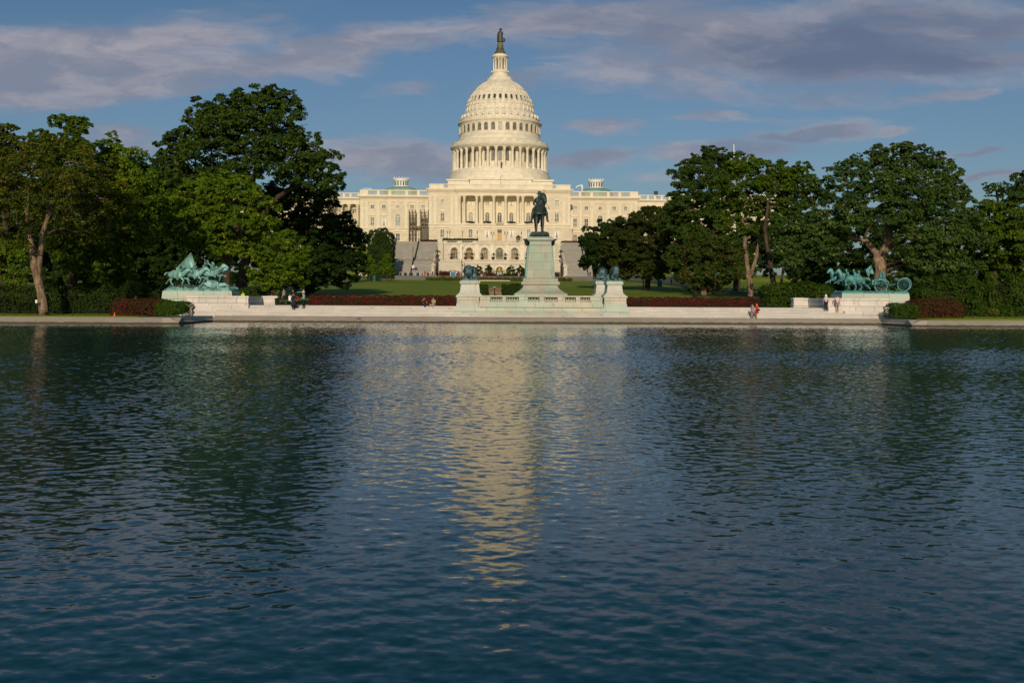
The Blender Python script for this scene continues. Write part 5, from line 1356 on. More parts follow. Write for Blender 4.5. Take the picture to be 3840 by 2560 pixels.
def hedge(name, label, cat, x0, x1, y0, y1, z0, z1, mat, size=.16, n_per=60, lump=.18, group=None, round_=.0, core=None, taper=0.0, wild=0.0):
    """clipped mass of leaves: real leaves round an added dark core that blocks light"""
    root = thing(name, label, cat, ((x0+x1)/2, y0, z0), group)
    Lx, Ly, Lz = x1-x0, y1-y0, z1-z0
    def shape(u_, v_, w_):                      # unit cube -> lumpy mass, optional rounded ends
        px = np.stack([u_, v_, w_], 1)*2-1
        if round_ > 0:
            p = 2+ (1-round_)*8
            f = (np.abs(px[:, 0])**p+np.abs(px[:, 1])**p+np.abs(np.maximum(px[:, 2], -.2))**p)**(1/p)
            m_ = np.max(np.abs(px), 1); s = np.where(f > 1e-6, m_/f, 1); px = px*s[:, None]
        return px
    af = [Lx*Lz, Ly*Lz, Lx*Ly, Ly*Lz]; tot = sum(af); n = int(tot*n_per)
    Vs = []
    for face, ar in zip(('f', 'l', 't', 'r'), af):
        m_ = max(10, int(n*ar/tot)); a, b = RNG.random(m_), RNG.random(m_); z_, o_ = np.zeros(m_), np.ones(m_)
        if face == 'f': px = shape(a, z_, b); nr = np.array([0, -1, .25])
        elif face == 'l': px = shape(z_, a, b); nr = np.array([-1, -.3, .2])
        elif face == 'r': px = shape(o_, a, b); nr = np.array([1, -.3, .2])
        else: px = shape(a, b, o_); nr = np.array([0, -.2, 1.0])
        p = np.array([(x0+x1)/2, (y0+y1)/2, (z0+z1)/2])+px*np.array([Lx, Ly, Lz])/2
        if taper: p[:, 0] = (x0+x1)/2+(p[:, 0]-(x0+x1)/2)*(1-taper*(p[:, 2]-z0)/Lz)
        if wild:
            hf = np.clip((p[:, 2]-z0)/Lz, 0, 1)
            p[:, 2] += hf*Lz*wild*(np.sin(p[:, 0]*.9+1.3*np.sin(p[:, 0]*.37))+.6*np.sin(p[:, 0]*2.3+p[:, 1])-.5)
            p[:, 1] += .5*wild*Lz*np.sin(p[:, 0]*1.3+p[:, 2]*1.1)
        ph = p*np.array([2.1, 2.1, 2.6])/max(.4, lump*4)
        bump = np.sin(ph[:, 0]*1.3+ph[:, 2])*np.cos(ph[:, 2]*1.7-ph[:, 0]*.6)+.6*np.sin(ph[:, 0]*3.1+ph[:, 1]*2)*np.sin(ph[:, 2]*3.3)
        p = p+unit(nr[None]+px*.4)*(bump*lump*.55+RNG.normal(size=m_)*lump*.35)[:, None]
        Vs.append(leaf_quads(p, nr[None]+px*.5+RNG.normal(size=(m_, 3))*.6, size))
    np_mesh('foliage', np.concatenate(Vs), 4, mat, root)
    cm = MB(); s = lump*.6+.05
    if round_ > 0: cm.ell(((x0+x1)/2, (y0+y1)/2, (z0+z1)/2), (Lx/2-s, max(.1, Ly/2-s), Lz/2-s*.6), 24, 12); cm.v = [(x, y, max(z, z0-.05)) for x, y, z in cm.v]
    else: cm.frustum(x0+s, x1-s, y0+s+wild*Lz*.6, y1-s, z0-.1, x0+s+taper*Lx/2, x1-s-taper*Lx/2, y0+s, y1-s, z1-s-wild*Lz*1.6)
    cm.build('blocking_core', core or m_core, root)  # solid inner body added to stop light passing through the leaves
    return root
m_core = plain('dark_core', (.012,.015,.006), .95, .4, 5)  # dark fill for the added light-blocking bodies inside hedges
L_oak = leafmat('oak_leaf', (0.028,0.061,0.011), (0.076,0.128,0.018), (0.178,0.194,0.026), .03)
L_dark = leafmat('dark_leaf', (0.015,0.038,0.007), (0.043,0.078,0.013))
L_mid = leafmat('mid_leaf', (0.038,0.082,0.008), (0.100,0.167,0.013), (0.225,0.237,0.018), .06)
L_brt = leafmat('bright_leaf', (0.059,0.123,0.008), (0.157,0.250,0.013), (0.312,0.325,0.020), .08)
L_lime = leafmat('lime_leaf', (0.073,0.142,0.013), (0.165,0.246,0.022), (0.232,0.271,0.033), .1)
L_olive = leafmat('olive_leaf', (0.043,0.065,0.008), (0.116,0.143,0.015), (0.244,0.193,0.016), .12)
L_brown = leafmat('tan_leaf', (0.027,0.050,0.009), (0.068,0.086,0.015), (0.116,0.077,0.019), .1)
L_rust = leafmat('rusting_leaf', (0.025,0.060,0.010), (0.071,0.114,0.016), (0.232,0.084,0.022), .14, patch=.3)
L_silver = leafmat('silver_leaf', (0.030,0.073,0.014), (0.084,0.146,0.030), (0.233,0.301,0.089), .10)
L_hedge = leafmat('hedge_leaf', (0.013,0.029,0.005), (0.035,0.063,0.007), patch=.4)
L_hedge2 = leafmat('shrub_leaf', (0.022,0.054,0.005), (0.057,0.099,0.008), (0.104,0.134,0.011), .06, patch=.3)
L_red = leafmat('red_leaf', (.050,.044,.012), (.085,.034,.014), (.19,.02,.03), .22, patch=.7)
L_redb = leafmat('crimson_leaf', (.060,.030,.012), (.115,.024,.016), (.24,.02,.03), .22, patch=.5)
L_box = leafmat('box_leaf', (0.025,0.062,0.005), (0.063,0.129,0.007), patch=.6)
L_flower = leafmat('flowerbed_leaf', (.045,.080,.010), (.10,.13,.02), (.40,.15,.05), .16, patch=.6)

# ---- left bank
tree('tall pale-barked forked tree leaning before the dark hedge on the far left bank', 99, 165, [[(168,1180,.42),(150,1090,.38),(132,1005,.36),(122,960,.27),(110,870,.23),(100,770,.17),(120,640,.10)], [(143,1040,.24),(152,960,.24),(158,880,.21),(195,760,.18),(245,610,.12)]],
     [(60,640,130,90,1),(210,660,150,100,-1),(330,740,140,90,7),(415,770,105,64,9),(120,760,150,95,-3),(250,810,140,85,2),(360,855,100,56,7),(60,830,90,80,-2),(20,720,90,100,-1),(300,620,110,80,1),(420,690,100,80,9),(180,560,90,50,2),(320,885,70,34,5)], L_olive, m_bark, clump=.72, k=40, size=.31, dens=.72)
tree('sprigged tree rising behind the forked tree with a tuft above the skyline', 112, 262, [[(268,1085,.55),(272,1000,.5),(268,900,.42),(262,760,.34),(238,640,.26),(215,580,.2),(245,530,.16),(240,480,.08)]],
     [(255,462,70,26,0),(300,500,48,46,0),(245,535,70,40,0),(160,520,48,32,0),(205,600,70,50,0),(150,560,40,36,0),(290,560,60,34,0),(320,620,70,60,0),(300,960,110,50,-2),(330,1010,90,40,-3),(270,900,120,60,-1),(390,1000,80,60,-2)], L_mid, m_barkd, clump=.75, k=44, size=.36)
tree('bright green tree with an upright tip left of the huge dark tree', 118, 400, [[(445,1120,.5),(440,1000,.45),(420,860,.36),(405,740,.3),(412,640,.2),(415,540,.08)]],
     [(415,545,44,40,0),(400,600,80,50,0),(470,640,100,70,-1),(520,700,90,90,-2),(430,740,120,90,-3),(540,790,70,80,-1),(470,850,110,70,-2),(380,690,100,80,0),(340,800,90,70,1),(520,880,80,50,-1),(430,940,90,50,-2),(400,1040,90,60,-3),(330,1070,80,40,-3),(455,1060,60,40,-2)], L_brt, m_barkd, clump=.8, k=44, size=.38)
tree('dark tree cut by the left edge of the picture, its top above the forked tree', 122, 20, [[(20,1150,.5),(15,900,.4),(25,700,.3),(20,560,.15)]],
     [(20,520,80,50,0),(80,560,60,40,0),(-30,600,120,120,0),(40,620,90,70,1),(10,740,120,110,2),(-60,500,60,50,0)], L_olive, m_barkd, clump=.85, k=40, size=.4)
tree('huge dark oak with a broad domed crown, tallest tree of the left bank', 150, 900, [[(905,1085,.80),(912,1020,.75),(925,960,.7),(920,860,.6),(930,760,.5),(960,640,.35),(985,500,.2)], [(925,930,.5),(1010,760,.38),(1100,700,.28),(1180,680,.12)], [(920,900,.5),(820,760,.35),(740,660,.25)]],
     [(1000,385,110,52,0),(930,400,120,60,0),(1060,430,80,60,0),(790,430,90,56,0),(850,470,130,80,-2),(970,500,150,90,-3),(1090,500,90,70,0),(730,520,110,60,0),(660,560,70,50,0),(640,590,50,30,0),(800,580,140,80,-3),(930,610,150,80,-4),(1060,620,120,80,-3),(1170,590,80,50,0),(1220,630,66,50,0),(1260,670,30,40,0),(1150,670,110,50,-2),(720,650,100,50,-1),(840,680,110,50,0)], L_oak, m_barkd, clump=1.25, k=44, size=.48, dens=.95)
tree('dark spreading tree forming the right end of the left wood, beside the square clipped tree', 168, 1150, [[(1150,1098,.6),(1150,1000,.55),(1140,880,.45),(1130,760,.3)], [(1145,960,.4),(1230,900,.3),(1300,850,.15)]],
     [(1130,740,120,60,0),(1040,760,80,60,2),(1000,830,90,70,2),(1200,760,60,70,0),(1080,800,110,80,-2),(1180,840,110,80,-3),(1120,900,140,80,-4),(1240,880,90,60,-1),(1300,860,70,50,0),(1330,900,40,40,0),(1270,950,90,60,-2),(1180,990,120,60,-4),(1300,1000,70,60,-1),(1335,980,34,50,0),(1250,1050,90,34,-1),(1120,1010,120,60,-3),(1150,1070,70,30,-3)], L_dark, m_barkd, clump=1.2, k=42, size=.48)
tree('rounded mid-green tree in front of the huge oak', 134, 850, [[(858,1100,.5),(850,1000,.45),(840,900,.35),(830,800,.25)]],
     [(760,690,60,34,0),(840,700,110,50,0),(720,740,110,60,-1),(890,750,110,60,-1),(960,790,80,60,0),(800,790,150,70,-3),(680,800,80,60,0),(740,850,130,60,-3),(880,840,120,60,-3),(980,860,70,50,0),(960,910,60,36,0),(800,910,110,40,-2),(880,930,90,36,-2)], L_brt, m_barkd, clump=.95, k=46, size=.4)
tree('small bright tree with a short dark trunk beside the standing visitors', 124, 1020, [[(1018,1112,.34),(1020,1060,.3),(1028,980,.22),(1040,910,.1)]],
     [(1060,890,50,28,0),(1090,930,60,40,0),(1030,950,80,50,-1),(1110,985,50,44,0),(1000,1010,70,44,-1),(1070,1020,80,50,-2),(1030,1060,70,30,-1),(1110,1050,44,30,0),(975,1040,40,30,0)], L_brt, m_barkd, clump=.7, k=46, size=.34)
for i, (lab, D, b, bl, mt) in enumerate((
    ('dark background tree behind the cavalry bronze', 172, 640, [(600,720,120,80),(700,760,120,90),(620,830,140,90),(540,800,90,80),(700,900,130,80),(600,960,120,70),(540,900,90,80),(690,1000,110,60)], L_dark),
    ('dark background tree between the bright upright tree and the huge oak', 185, 560, [(560,660,80,60),(620,690,80,60),(520,740,100,80),(480,850,100,90),(560,930,110,80),(500,1000,100,70),(600,1040,110,50)], L_dark),
    ('dark background tree deep behind the forked tree', 178, 210, [(200,640,130,90),(100,700,130,110),(260,760,140,100),(160,850,150,100),(60,900,130,100),(260,950,130,80),(330,860,110,100),(400,950,110,80),(120,1000,140,70),(300,1040,120,50)], L_dark),
    ('dark background tree under the huge oak left of its trunk', 176, 790, [(780,880,120,80),(860,900,90,80),(740,980,110,70),(960,920,100,80),(1010,990,100,80),(830,1010,60,50)], L_dark))):
    tree(lab, D, b, [[(b,1090,.5),(b,950,.4),(b+10,800,.25)]], [(x,y,rx*1.1,ry*1.1,rnd.uniform(-3,3)) for x,y,rx,ry in bl], mt, m_barkd, clump=1.5, k=36, size=.62, limbs=False)
tree('yellow-green young tree at the left edge behind the hedge', 108, 50, [[(52,1120,.15),(52,1060,.12),(52,1000,.06)]], [(52,1010,26,20,0),(50,1040,34,22,0),(60,1065,40,20,0),(30,1060,22,16,0)], L_lime, m_barkd, clump=.42, k=40, size=.24, limbs=False)
tree('soft green tree above the yellow-green young tree at the left edge', 116, 10, [[(10,1130,.3),(10,960,.2)]], [(10,930,90,44,0),(60,960,50,40,0),(-20,980,80,50,0),(40,1010,60,30,1)], L_brt, m_barkd, clump=.6, k=40, size=.32, limbs=False)
hz = .75
hedge('dark_hedge', 'tall dark hedge left of the forked trunk on the far left bank', 'hedge', X(-160,104), X(140,104), 104, 108, gz(-50,104), Z(1070,104,60), L_hedge, .24, 70, .5, wild=.14)
hedge('dark_hedge', 'tall dark hedge between the forked trunk and the round red bush', 'hedge', X(190,104.5), X(470,104.5), 104.5, 108.5, gz(-50,104), Z(1070,104,330), L_hedge, .24, 70, .5, wild=.14)
hedge('red_bush', 'long rounded russet bush before the cavalry pedestal', 'bush', X(406,99), X(628,99), 98.6, 102.4, gz(-45,99), Z(1124,99,500), L_red, .14, 180, .16, round_=.75)
hedge('green_bush', 'clipped green bush at the left end of the marble steps', 'bush', X(584,98), X(702,98), 97.6, 100.8, gz(-45,98), Z(1132,98,640), L_box, .12, 210, .14, round_=.65)
hedge('dark_shrub', 'low dark shrub between the cavalry pedestal and the small bright tree', 'shrub', X(895,127), X(1010,127), 126.5, 129, STOP-.2, Z(1080,127,950), L_hedge2, .22, 60, .25, round_=.4)
hedge('dark_shrub', 'dark shrub at the left end of the cavalry pedestal behind the russet bush', 'shrub', X(520,116), X(612,116), 115, 119, gz(-45,116), Z(1050,116,560), L_hedge, .26, 60, .35, round_=.5)

# ---- right bank
tree('low sprawling dark tree in front of the right staircase', 236, 2232, [[(2235,1070,.42),(2226,1000,.36),(2236,920,.26),(2262,860,.12)]],
     [(2270,850,44,26,0),(2230,890,60,34,0),(2300,900,80,50,-1),(2200,930,50,34,0),(2260,960,90,40,-2),(2350,960,90,60,-2),(2205,985,40,26,0),(2300,1010,80,30,-1)], L_dark, m_barkd, clump=1.3, k=44, size=.55)
tree('broad brownish-green tree in front of the right wing of the domed building', 225, 2420, [[(2430,1075,.6),(2430,980,.5),(2440,880,.3)]],
     [(2480,820,90,44,0),(2400,850,90,50,0),(2530,840,70,50,0),(2340,880,70,50,0),(2440,900,140,70,-4),(2320,940,70,50,-1),(2520,930,100,70,-3),(2400,980,120,50,-3),(2500,1010,110,44,-3),(2440,800,50,20,0),(2340,1000,70,40,-1)], L_brown, m_barkd, clump=1.35, k=46, size=.56)
tree('tall dense tree with a rounded top left of the white flagpole', 190, 2660, [[(2660,1080,.6),(2660,900,.5),(2665,760,.35),(2665,640,.15)]],
     [(2665,590,70,36,0),(2640,630,90,60,0),(2720,640,70,60,0),(2580,680,70,60,0),(2670,710,120,70,-3),(2560,740,60,60,0),(2540,780,50,50,0),(2620,800,120,70,-3),(2720,780,90,60,-2),(2560,850,80,50,-1),(2650,890,110,60,-3),(2600,950,110,60,-2),(2700,960,90,70,-2)], L_oak, m_barkd, clump=1.25, k=44, size=.5)
tree('lighter green tree on tall twin bare trunks right of the white flagpole', 150, 2812, [[(2815,1124,.42),(2812,1060,.40),(2806,1010,.33),(2795,940,.28),(2790,860,.22),(2800,740,.14)], [(2812,1040,.28),(2838,960,.24),(2850,880,.2),(2840,760,.12)]],
     [(2800,610,50,26,0),(2770,650,80,46,0),(2850,650,90,44,0),(2930,650,50,36,0),(2720,690,60,46,0),(2800,710,110,50,-2),(2900,710,80,50,0),(2830,790,80,40,-1),(2740,760,60,44,0),(2960,690,50,50,0),(2800,860,60,34,0),(2920,790,60,44,0),(2730,830,50,34,0)], L_mid, m_bark, clump=.95, k=44, size=.42, dens=.85)
tree('slender tree with a grey leaning double trunk left of the great right-hand tree', 146, 2900, [[(2905,1105,.40),(2895,1030,.36),(2880,950,.3),(2868,860,.26),(2880,760,.18),(2930,660,.1)], [(2925,1095,.2),(2935,1020,.16),(2940,960,.12)]],
     [(2960,640,60,32,0),(2920,680,70,44,0),(3010,680,50,40,0),(2970,740,70,50,0),(3000,640,40,26,0),(2940,820,60,34,0),(3020,780,60,50,0)], L_mid, m_barkd, clump=.95, k=42, size=.42, dens=.85)
tree('green tree flecked with rust on two short trunks behind the red hedge', 140, 2620, [[(2608,1112,.30),(2606,1070,.28),(2612,1000,.2),(2620,930,.1)], [(2640,1108,.42),(2642,1070,.38),(2650,1000,.25),(2660,920,.12)]],
     [(2620,910,60,36,0),(2680,920,60,40,0),(2580,950,60,40,0),(2650,960,90,50,-2),(2730,960,50,44,0),(2590,1000,70,40,-1),(2690,1010,80,44,-2),(2630,1040,90,34,-3),(2590,1060,50,26,-2),(2690,1055,60,26,-1),(2740,1010,40,34,0)], L_rust, m_bark, clump=.9, k=46, size=.4)
tree('great silvery-leaved tree with a forked brown trunk behind the artillery bronze', 128, 3300, [[(3300,1110,.80),(3300,1040,.72),(3312,960,.6),(3330,880,.5),(3340,780,.36),(3350,660,.2)], [(3296,1030,.5),(3285,950,.4),(3250,905,.32),(3190,890,.22),(3090,880,.12)]],
     [(3400,570,80,40,0),(3290,590,60,40,0),(3470,600,60,44,0),(3210,640,70,46,0),(3330,640,100,56,-1),(3430,660,110,60,-1),(3540,630,60,50,0),(3560,690,40,46,0),(3110,690,90,50,0),(3240,710,130,66,-3),(3380,740,140,70,-4),(3500,740,100,70,-2),(3580,760,70,60,0),(3040,740,70,50,0),(3150,790,110,60,-3),(3290,800,130,60,-4),(3440,820,120,70,-4),(3560,840,90,70,-2),(3640,850,60,60,0),(2980,890,90,56,-1),(3060,860,80,50,-2),(2950,950,60,50,-1),(3050,940,90,50,-2),(3480,900,110,70,-4),(3580,930,80,60,-2),(3470,990,100,60,-4),(3560,1010,80,50,-2),(3650,930,60,60,0),(3440,1040,80,34,-3),(3520,1050,80,40,-3),(3120,900,60,40,-1),(2960,830,60,44,0)], L_silver, m_bark, clump=.95, k=44, size=.4, dens=.95)
tree('slim open tree standing above the wood near the right edge', 165, 3745, [[(3745,1100,.35),(3745,850,.28),(3742,750,.18),(3730,690,.08)], [(3744,800,.14),(3790,720,.06)]],
     [(3715,700,34,18,0),(3772,702,36,20,0),(3745,722,50,18,0),(3690,775,36,24,0),(3765,790,30,26,0)], L_mid, m_barkd, clump=.6, k=30, size=.36, dens=.6)
tree('dark tree cut by the right edge of the picture', 158, 3850, [[(3850,1100,.45),(3850,850,.35),(3850,720,.2)]],
     [(3850,690,60,40,0),(3820,740,50,40,0),(3860,780,80,60,0),(3830,840,90,60,-1),(3870,900,90,70,-1)], L_oak, m_barkd, clump=1.0, k=42, size=.44)
for lab, D, b, bl, mt in (
    ('mixed green background tree right of the great silvery tree', 160, 3730, [(3700,820,90,60),(3780,850,90,60),(3680,900,90,70),(3770,930,100,70),(3830,980,90,60),(3700,1000,100,70),(3780,1040,100,60)], L_mid),
    ('dark background tree behind the artillery bronze, left of the forked trunk', 170, 3130, [(3120,870,130,70),(3230,900,120,80),(3060,960,120,70),(3180,990,130,70),(3000,1000,100,70),(3100,1050,120,44),(3240,1050,110,50)], L_dark),
    ('dark background tree behind the great silvery tree right of its trunk', 172, 3420, [(3420,920,120,80),(3380,1000,110,70),(3500,960,110,80),(3460,1060,120,50),(3600,1040,110,60)], L_dark),
    ('dark background tree between the twin trunks and the rust-flecked tree', 215, 2760, [(2740,920,110,70),(2820,900,90,80),(2880,960,90,70),(2760,1000,70,44),(2960,990,100,60),(2900,880,80,60)], L_dark)):
    tree(lab, D, b, [[(b,1075,.5),(b,960,.4),(b+8,820,.25)]], [(x,y,rx*1.08,ry*1.08,rnd.uniform(-3,3)) for x,y,rx,ry in bl], mt, m_barkd, clump=1.4, k=36, size=.6, limbs=False)
tree('small tree with a fork of thin stems on the far bright lawn', 205, 2772, [[(2772,1078,.22),(2772,1050,.2),(2764,1030,.12)], [(2773,1052,.14),(2782,1028,.1)]], [(2745,1018,44,22,0),(2800,1016,44,22,0),(2772,1005,50,20,0)], L_mid, m_barkd, clump=.8, k=40, size=.42, limbs=False)
hedge('dark_shrub', 'broad dark green shrub left of the artillery parapet', 'shrub', X(2872,122), X(3118,122), 121, 126, STOP-.3, Z(1068,122,3000), L_hedge2, .26, 60, .4, round_=.45)
hedge('green_hedge', 'tall loose green hedge behind the red bush on the right bank', 'hedge', X(3440,112), X(3700,112), 112, 117, gz(45,112), Z(1056,112,3580), L_hedge2, .26, 70, .6, round_=.25, wild=.24)
hedge('green_hedge', 'tall loose green hedge at the right edge of the picture', 'hedge', X(3690,114), X(3960,114), 113, 118, gz(45,113), Z(1052,114,3800), L_hedge2, .26, 70, .6, round_=.25, wild=.24)
hedge('green_bush', 'clipped green bush at the right end of the marble steps', 'bush', X(3338,104.5), X(3440,104.5), 103.6, 106.6, gz(45,104), Z(1141,104.5,3390), L_box, .12, 210, .14, round_=.6)
hedge('red_bush', 'rounded russet bush with a crimson top on the right bank', 'bush', X(3420,104.5), X(3618,104.5), 103.6, 107.6, gz(45,104), Z(1125,104.5,3520), L_red, .14, 180, .16, round_=.75)
for i, (a, b, h) in enumerate(((3690,3740,1172),(3745,3800,1170),(3805,3860,1168),(3635,3690,1178))):
    hedge('low_bush', ('low yellowish bush under the right-hand hedge, second from the russet bush', 'low green bush under the right-hand hedge, third from the russet bush', 'low green bush at the right edge under the hedge', 'lowest bush under the right-hand hedge, next to the russet bush')[i], 'bush', X(a,110), X(b,110), 109.5, 111.5, gz(45,110), Z(h-14,110,a), (L_olive, L_box, L_hedge2, L_hedge2)[i], .18, 90, .2, round_=.7, group='low bushes along the right-hand hedge')

# ---- planting round the lawn
hedge('red_hedge', 'long low crimson hedge behind the steps left of the lions', 'hedge', X(1160,116.2), X(1712,116.2), 115.6, 117.6, STOP-.05, Z(1110,116.5,1450), L_redb, .15, 140, .15)
hedge('red_hedge', 'long low crimson hedge behind the steps right of the lions', 'hedge', X(2336,116.2), X(2845,116.2), 115.6, 117.6, STOP-.05, Z(1119,116.5,2590), L_redb, .15, 140, .15)
hedge('lawn_hedge', 'dark clipped hedge left of the brown stone gateway', 'hedge', X(1780,146), X(1826,146), 145, 149, gz(0,145), Z(1069,146,1800), L_hedge2, .22, 90, .18)
hedge('lawn_hedge', 'dark clipped hedge right of the brown stone gateway', 'hedge', X(1886,146), X(1956,146), 145, 149, gz(0,145), Z(1068,146,1920), L_hedge2, .22, 90, .18)
for a, b, lab in ((1600, 1738, 'strip of tall flowers along the top of the lawn left of the seated lion'), (1772, 1966, 'strip of tall flowers along the top of the lawn under the fountain'), (2086, 2142, 'strip of tall flowers along the top of the lawn right of the monument')):
    hedge('flower_bed', lab, 'flower bed', X(a,342), X(b,342), 340, 343, 8.4, Z(1043,342,1900), L_flower, .42, 26, .35)
hedge('clipped_tree', 'square clipped dark tree left of the grand staircase', 'tree', X(1379,345), X(1473,345), 343, 350, gz(-40,345)+.6, Z(864,345,1428), L_dark, .5, 26, .5, round_=.22, wild=.04)
for lab, b, top in (('slim young conical tree left of the square clipped tree', 1386, 958), ('slim young conical tree right of the square clipped tree', 1452, 950), ('yellowish young conical tree beside the right-hand path', 2412, 998)):
    D = 318 if b < 2000 else 262
    h = 1040-top; mt = L_brt if b < 2000 else L_lime; rx = 30 if b < 2000 else 15; hb = 1035 if b < 2000 else 1050
    hh = hb-top
    tree(lab, D, b, [[(b,hb+14,.16),(b,hb-20,.12),(b,top+10,.05)]], [(b,top+hh*.1,rx*.3,hh*.10,0),(b,top+hh*.28,rx*.55,hh*.14,0),(b-rx*.2,top+hh*.5,rx*.75,hh*.16,0),(b+rx*.2,top+hh*.58,rx*.75,hh*.16,0),(b,top+hh*.78,rx,hh*.16,0)], mt, m_barkd, clump=.7, k=46, size=.42, limbs=False, group='young trees along the paths', name='young_tree')
tpos = ((1805, 'leftmost'), (1927, 'second'), (2203, 'third'), (2325, 'fourth'))
for u_, lab in tpos:
    xx = tx(u_-2065, YL-2.6); yy = YL-2.6; zc_ = Z(1013.5, yy, 1874)
    r = thing('clipped_tree', 'round clipped tree, %s from the left before the lower arches' % lab, 'tree', (xx, yy, ZG), 'round clipped trees before the lower arches')
    V = crown_blob((xx, yy, zc_), (1.3, 1.2, 1.5), .45, 46, .3, 1.4, 0, .3); np_mesh('crown', V, 4, L_dark, r)
    mb = MB(); mb.tube([(xx, yy, ZG-.1), (xx, yy, zc_)], [.14, .1], 7); mb.build('trunk', m_barkd, r)
hedge('dark_planting', 'low dark planting along the foot of the lower arches left of the fountain', 'hedge', tx(-330, YL-4), tx(-45, YL-4), YL-5.6, YL-4, ZG, ZG+1.25, L_redb, .3, 40, .2)
hedge('dark_planting', 'low dark planting along the foot of the lower arches right of the fountain', 'hedge', tx(45, YL-4), tx(330, YL-4), YL-5.6, YL-4, ZG, ZG+1.25, L_hedge, .3, 40, .2)
hedge('dark_planting', 'dark planting at the foot of the left bastion wall', 'hedge', tx(-735, YF-3), tx(-500, YF-3), YF-3.6, YF-1.5, ZG, ZG+1.7, L_redb, .3, 40, .25)
hedge('dark_planting', 'dark planting at the foot of the right bastion wall beside the monument', 'hedge', tx(520, YF-3), tx(735, YF-3), YF-3.6, YF-1.5, ZG, ZG+1.5, L_redb, .3, 40, .25)
hedge('terrace_hedge', 'dark clipped hedge along the left part of the terrace balustrade', 'hedge', tx(1370-2067, YT), tx(1802-2067, YT), YT+.6, YT+1.8, ztop, ztl(895.5, YT), L_hedge, .35, 40, .25)
hedge('stairhead_hedge', 'low dark red hedge at the head of the left staircase', 'hedge', tx(1097-2067, 385), tx(1300-2067, 385), 385.5, 387, ztl(908, 384)-.1, ztl(901.5, 386), L_redb, .35, 40, .2)
hedge('stairhead_hedge', 'low dark red hedge at the head of the right staircase', 'hedge', tx(2830-2067, 385), tx(3035-2067, 385), 385.5, 387, ztl(908, 384)-.1, ztl(903, 386), L_redb, .35, 40, .2)
# ------------------------------------------------------------------ the memorial at the water's edge
YB = 108.4                                           # front of the central bay
zb = lambda py, px=2028, Y=YB: Z(py, Y, px)
bay = thing('balustrade_wall', 'weathered pale stone balustrade wall below the rider monument, between the lion bases', 'balustrade', (X(2028,YB), YB, SZ0))
zr1 = zb(1108.5); zr0 = zb(1139)
bxl, bxr = X(1790,YB), X(2262,YB)
mb = MB()
mb.box(bxl, bxr, YB+.66, YB+.9, zr0-.25, zr1-.12)
mb.box(bxl, bxr, YB, 125, SZ0, zr0-.35)
mb.box(bxl, bxr, YB-.12, YB+1, zr0-.35, zr0); mb.box(bxl, bxr, YB+1.0, 125, zr0-.35, zr0-.2)
mb.frustum(bxl, bxr, YB-.55, YB, SZ0+.3, bxl, bxr, YB-.1, YB, SZ0+.62); mb.box(bxl, bxr, YB-.9, YB, SZ0-.2, SZ0+.3)
mb.build('base_wall', m_lionb, bay)
balustrade(bay, X(1800,YB), X(2255,YB), YB, zr0, zr1, [(.085,.185),(.215,.32),(.395,.49),(.53,.64),(.70,.79),(.825,.91)], 'balustrade', m_lionb, .55, .24)
LIONS = [(1756, 110.2, 'verdigris lion on the left corner base facing the water, head up', 'left corner lion base of tapering pale stone, nearest the water', R(4)),
         (2300, 110.2, 'verdigris lion lying on the right corner base nearest the water', 'right corner lion base of tapering pale stone, nearest the water', R(22)),
         (1772, 119.8, 'verdigris lion on the rear left base, mostly hidden by the lion in front', 'rear left lion base hidden behind the left corner lion base', R(178)),
         (2257, 119.8, 'verdigris lion on the rear right base with its back turned, between lion and monument', 'rear right lion base half hidden behind the right corner lion base', R(160))]
for px, Y, lab, lab2, rz in LIONS:
    x = X(px, Y); s = Y/110.2
    front = Y < 115
    zt_ = Z(1052, 110.2, 1756) if front else Z(1054, 119.8, 2257)
    pd = thing('lion_base', lab2, 'pedestal', (x, Y, SZ0 if front else STOP), 'lion bases of the monument')
    hw = .74; z1 = zr1
    up = MB(); up.rectlathe(x, Y, [(hw+.36,1.65,z1+.004),(hw+.30,1.60,z1+.10),(hw+.12,1.42,z1+.26),(hw+.09,1.38,z1+.34),(hw+.08,1.36,z1+.36)])
    up.build('foot', m_lions, pd)
    up = MB(); up.rectlathe(x, Y, [(hw+.07,1.35,z1+.362),(hw-.03,1.25,zt_-.42)]); up.build('shaft', m_lions, pd)
    up = MB(); up.rectlathe(x, Y, [(hw-.03,1.25,zt_-.418),(hw+.06,1.34,zt_-.36),(hw+.10,1.38,zt_-.28),(hw+.10,1.38,zt_-.1),(hw+.02,1.30,zt_-.06),(hw+.02,1.30,zt_)]); up.build('cap', m_pedg, pd)
    if front:
        lo = MB(); lo.rectlathe(x, Y, [(hw+.70,2.0,SZ0-.1),(hw+.70,2.0,SZ0+.45),(hw+.62,1.93,SZ0+.50),(hw+.50,1.86,SZ0+.9),(hw+.42,1.85,zr0-.36),(hw+.42,1.85,zr0-.02)]); lo.build('plinth', m_pedg, pd)
        lo = MB(); lo.rectlathe(x, Y, [(hw+.36,1.8,zr0-.018),(hw+.36,1.8,z1-.22),(hw+.46,1.88,z1-.16),(hw+.46,1.88,z1)]); lo.build('die', m_lionb, pd)
    else:
        lo = MB(); lo.rectlathe(x, Y, [(hw+.36,1.7,SZ0),(hw+.36,1.7,z1)]); lo.build('die', m_lionb, pd)
    lion((x, Y, zt_+.10), rz, 1.0, lab)

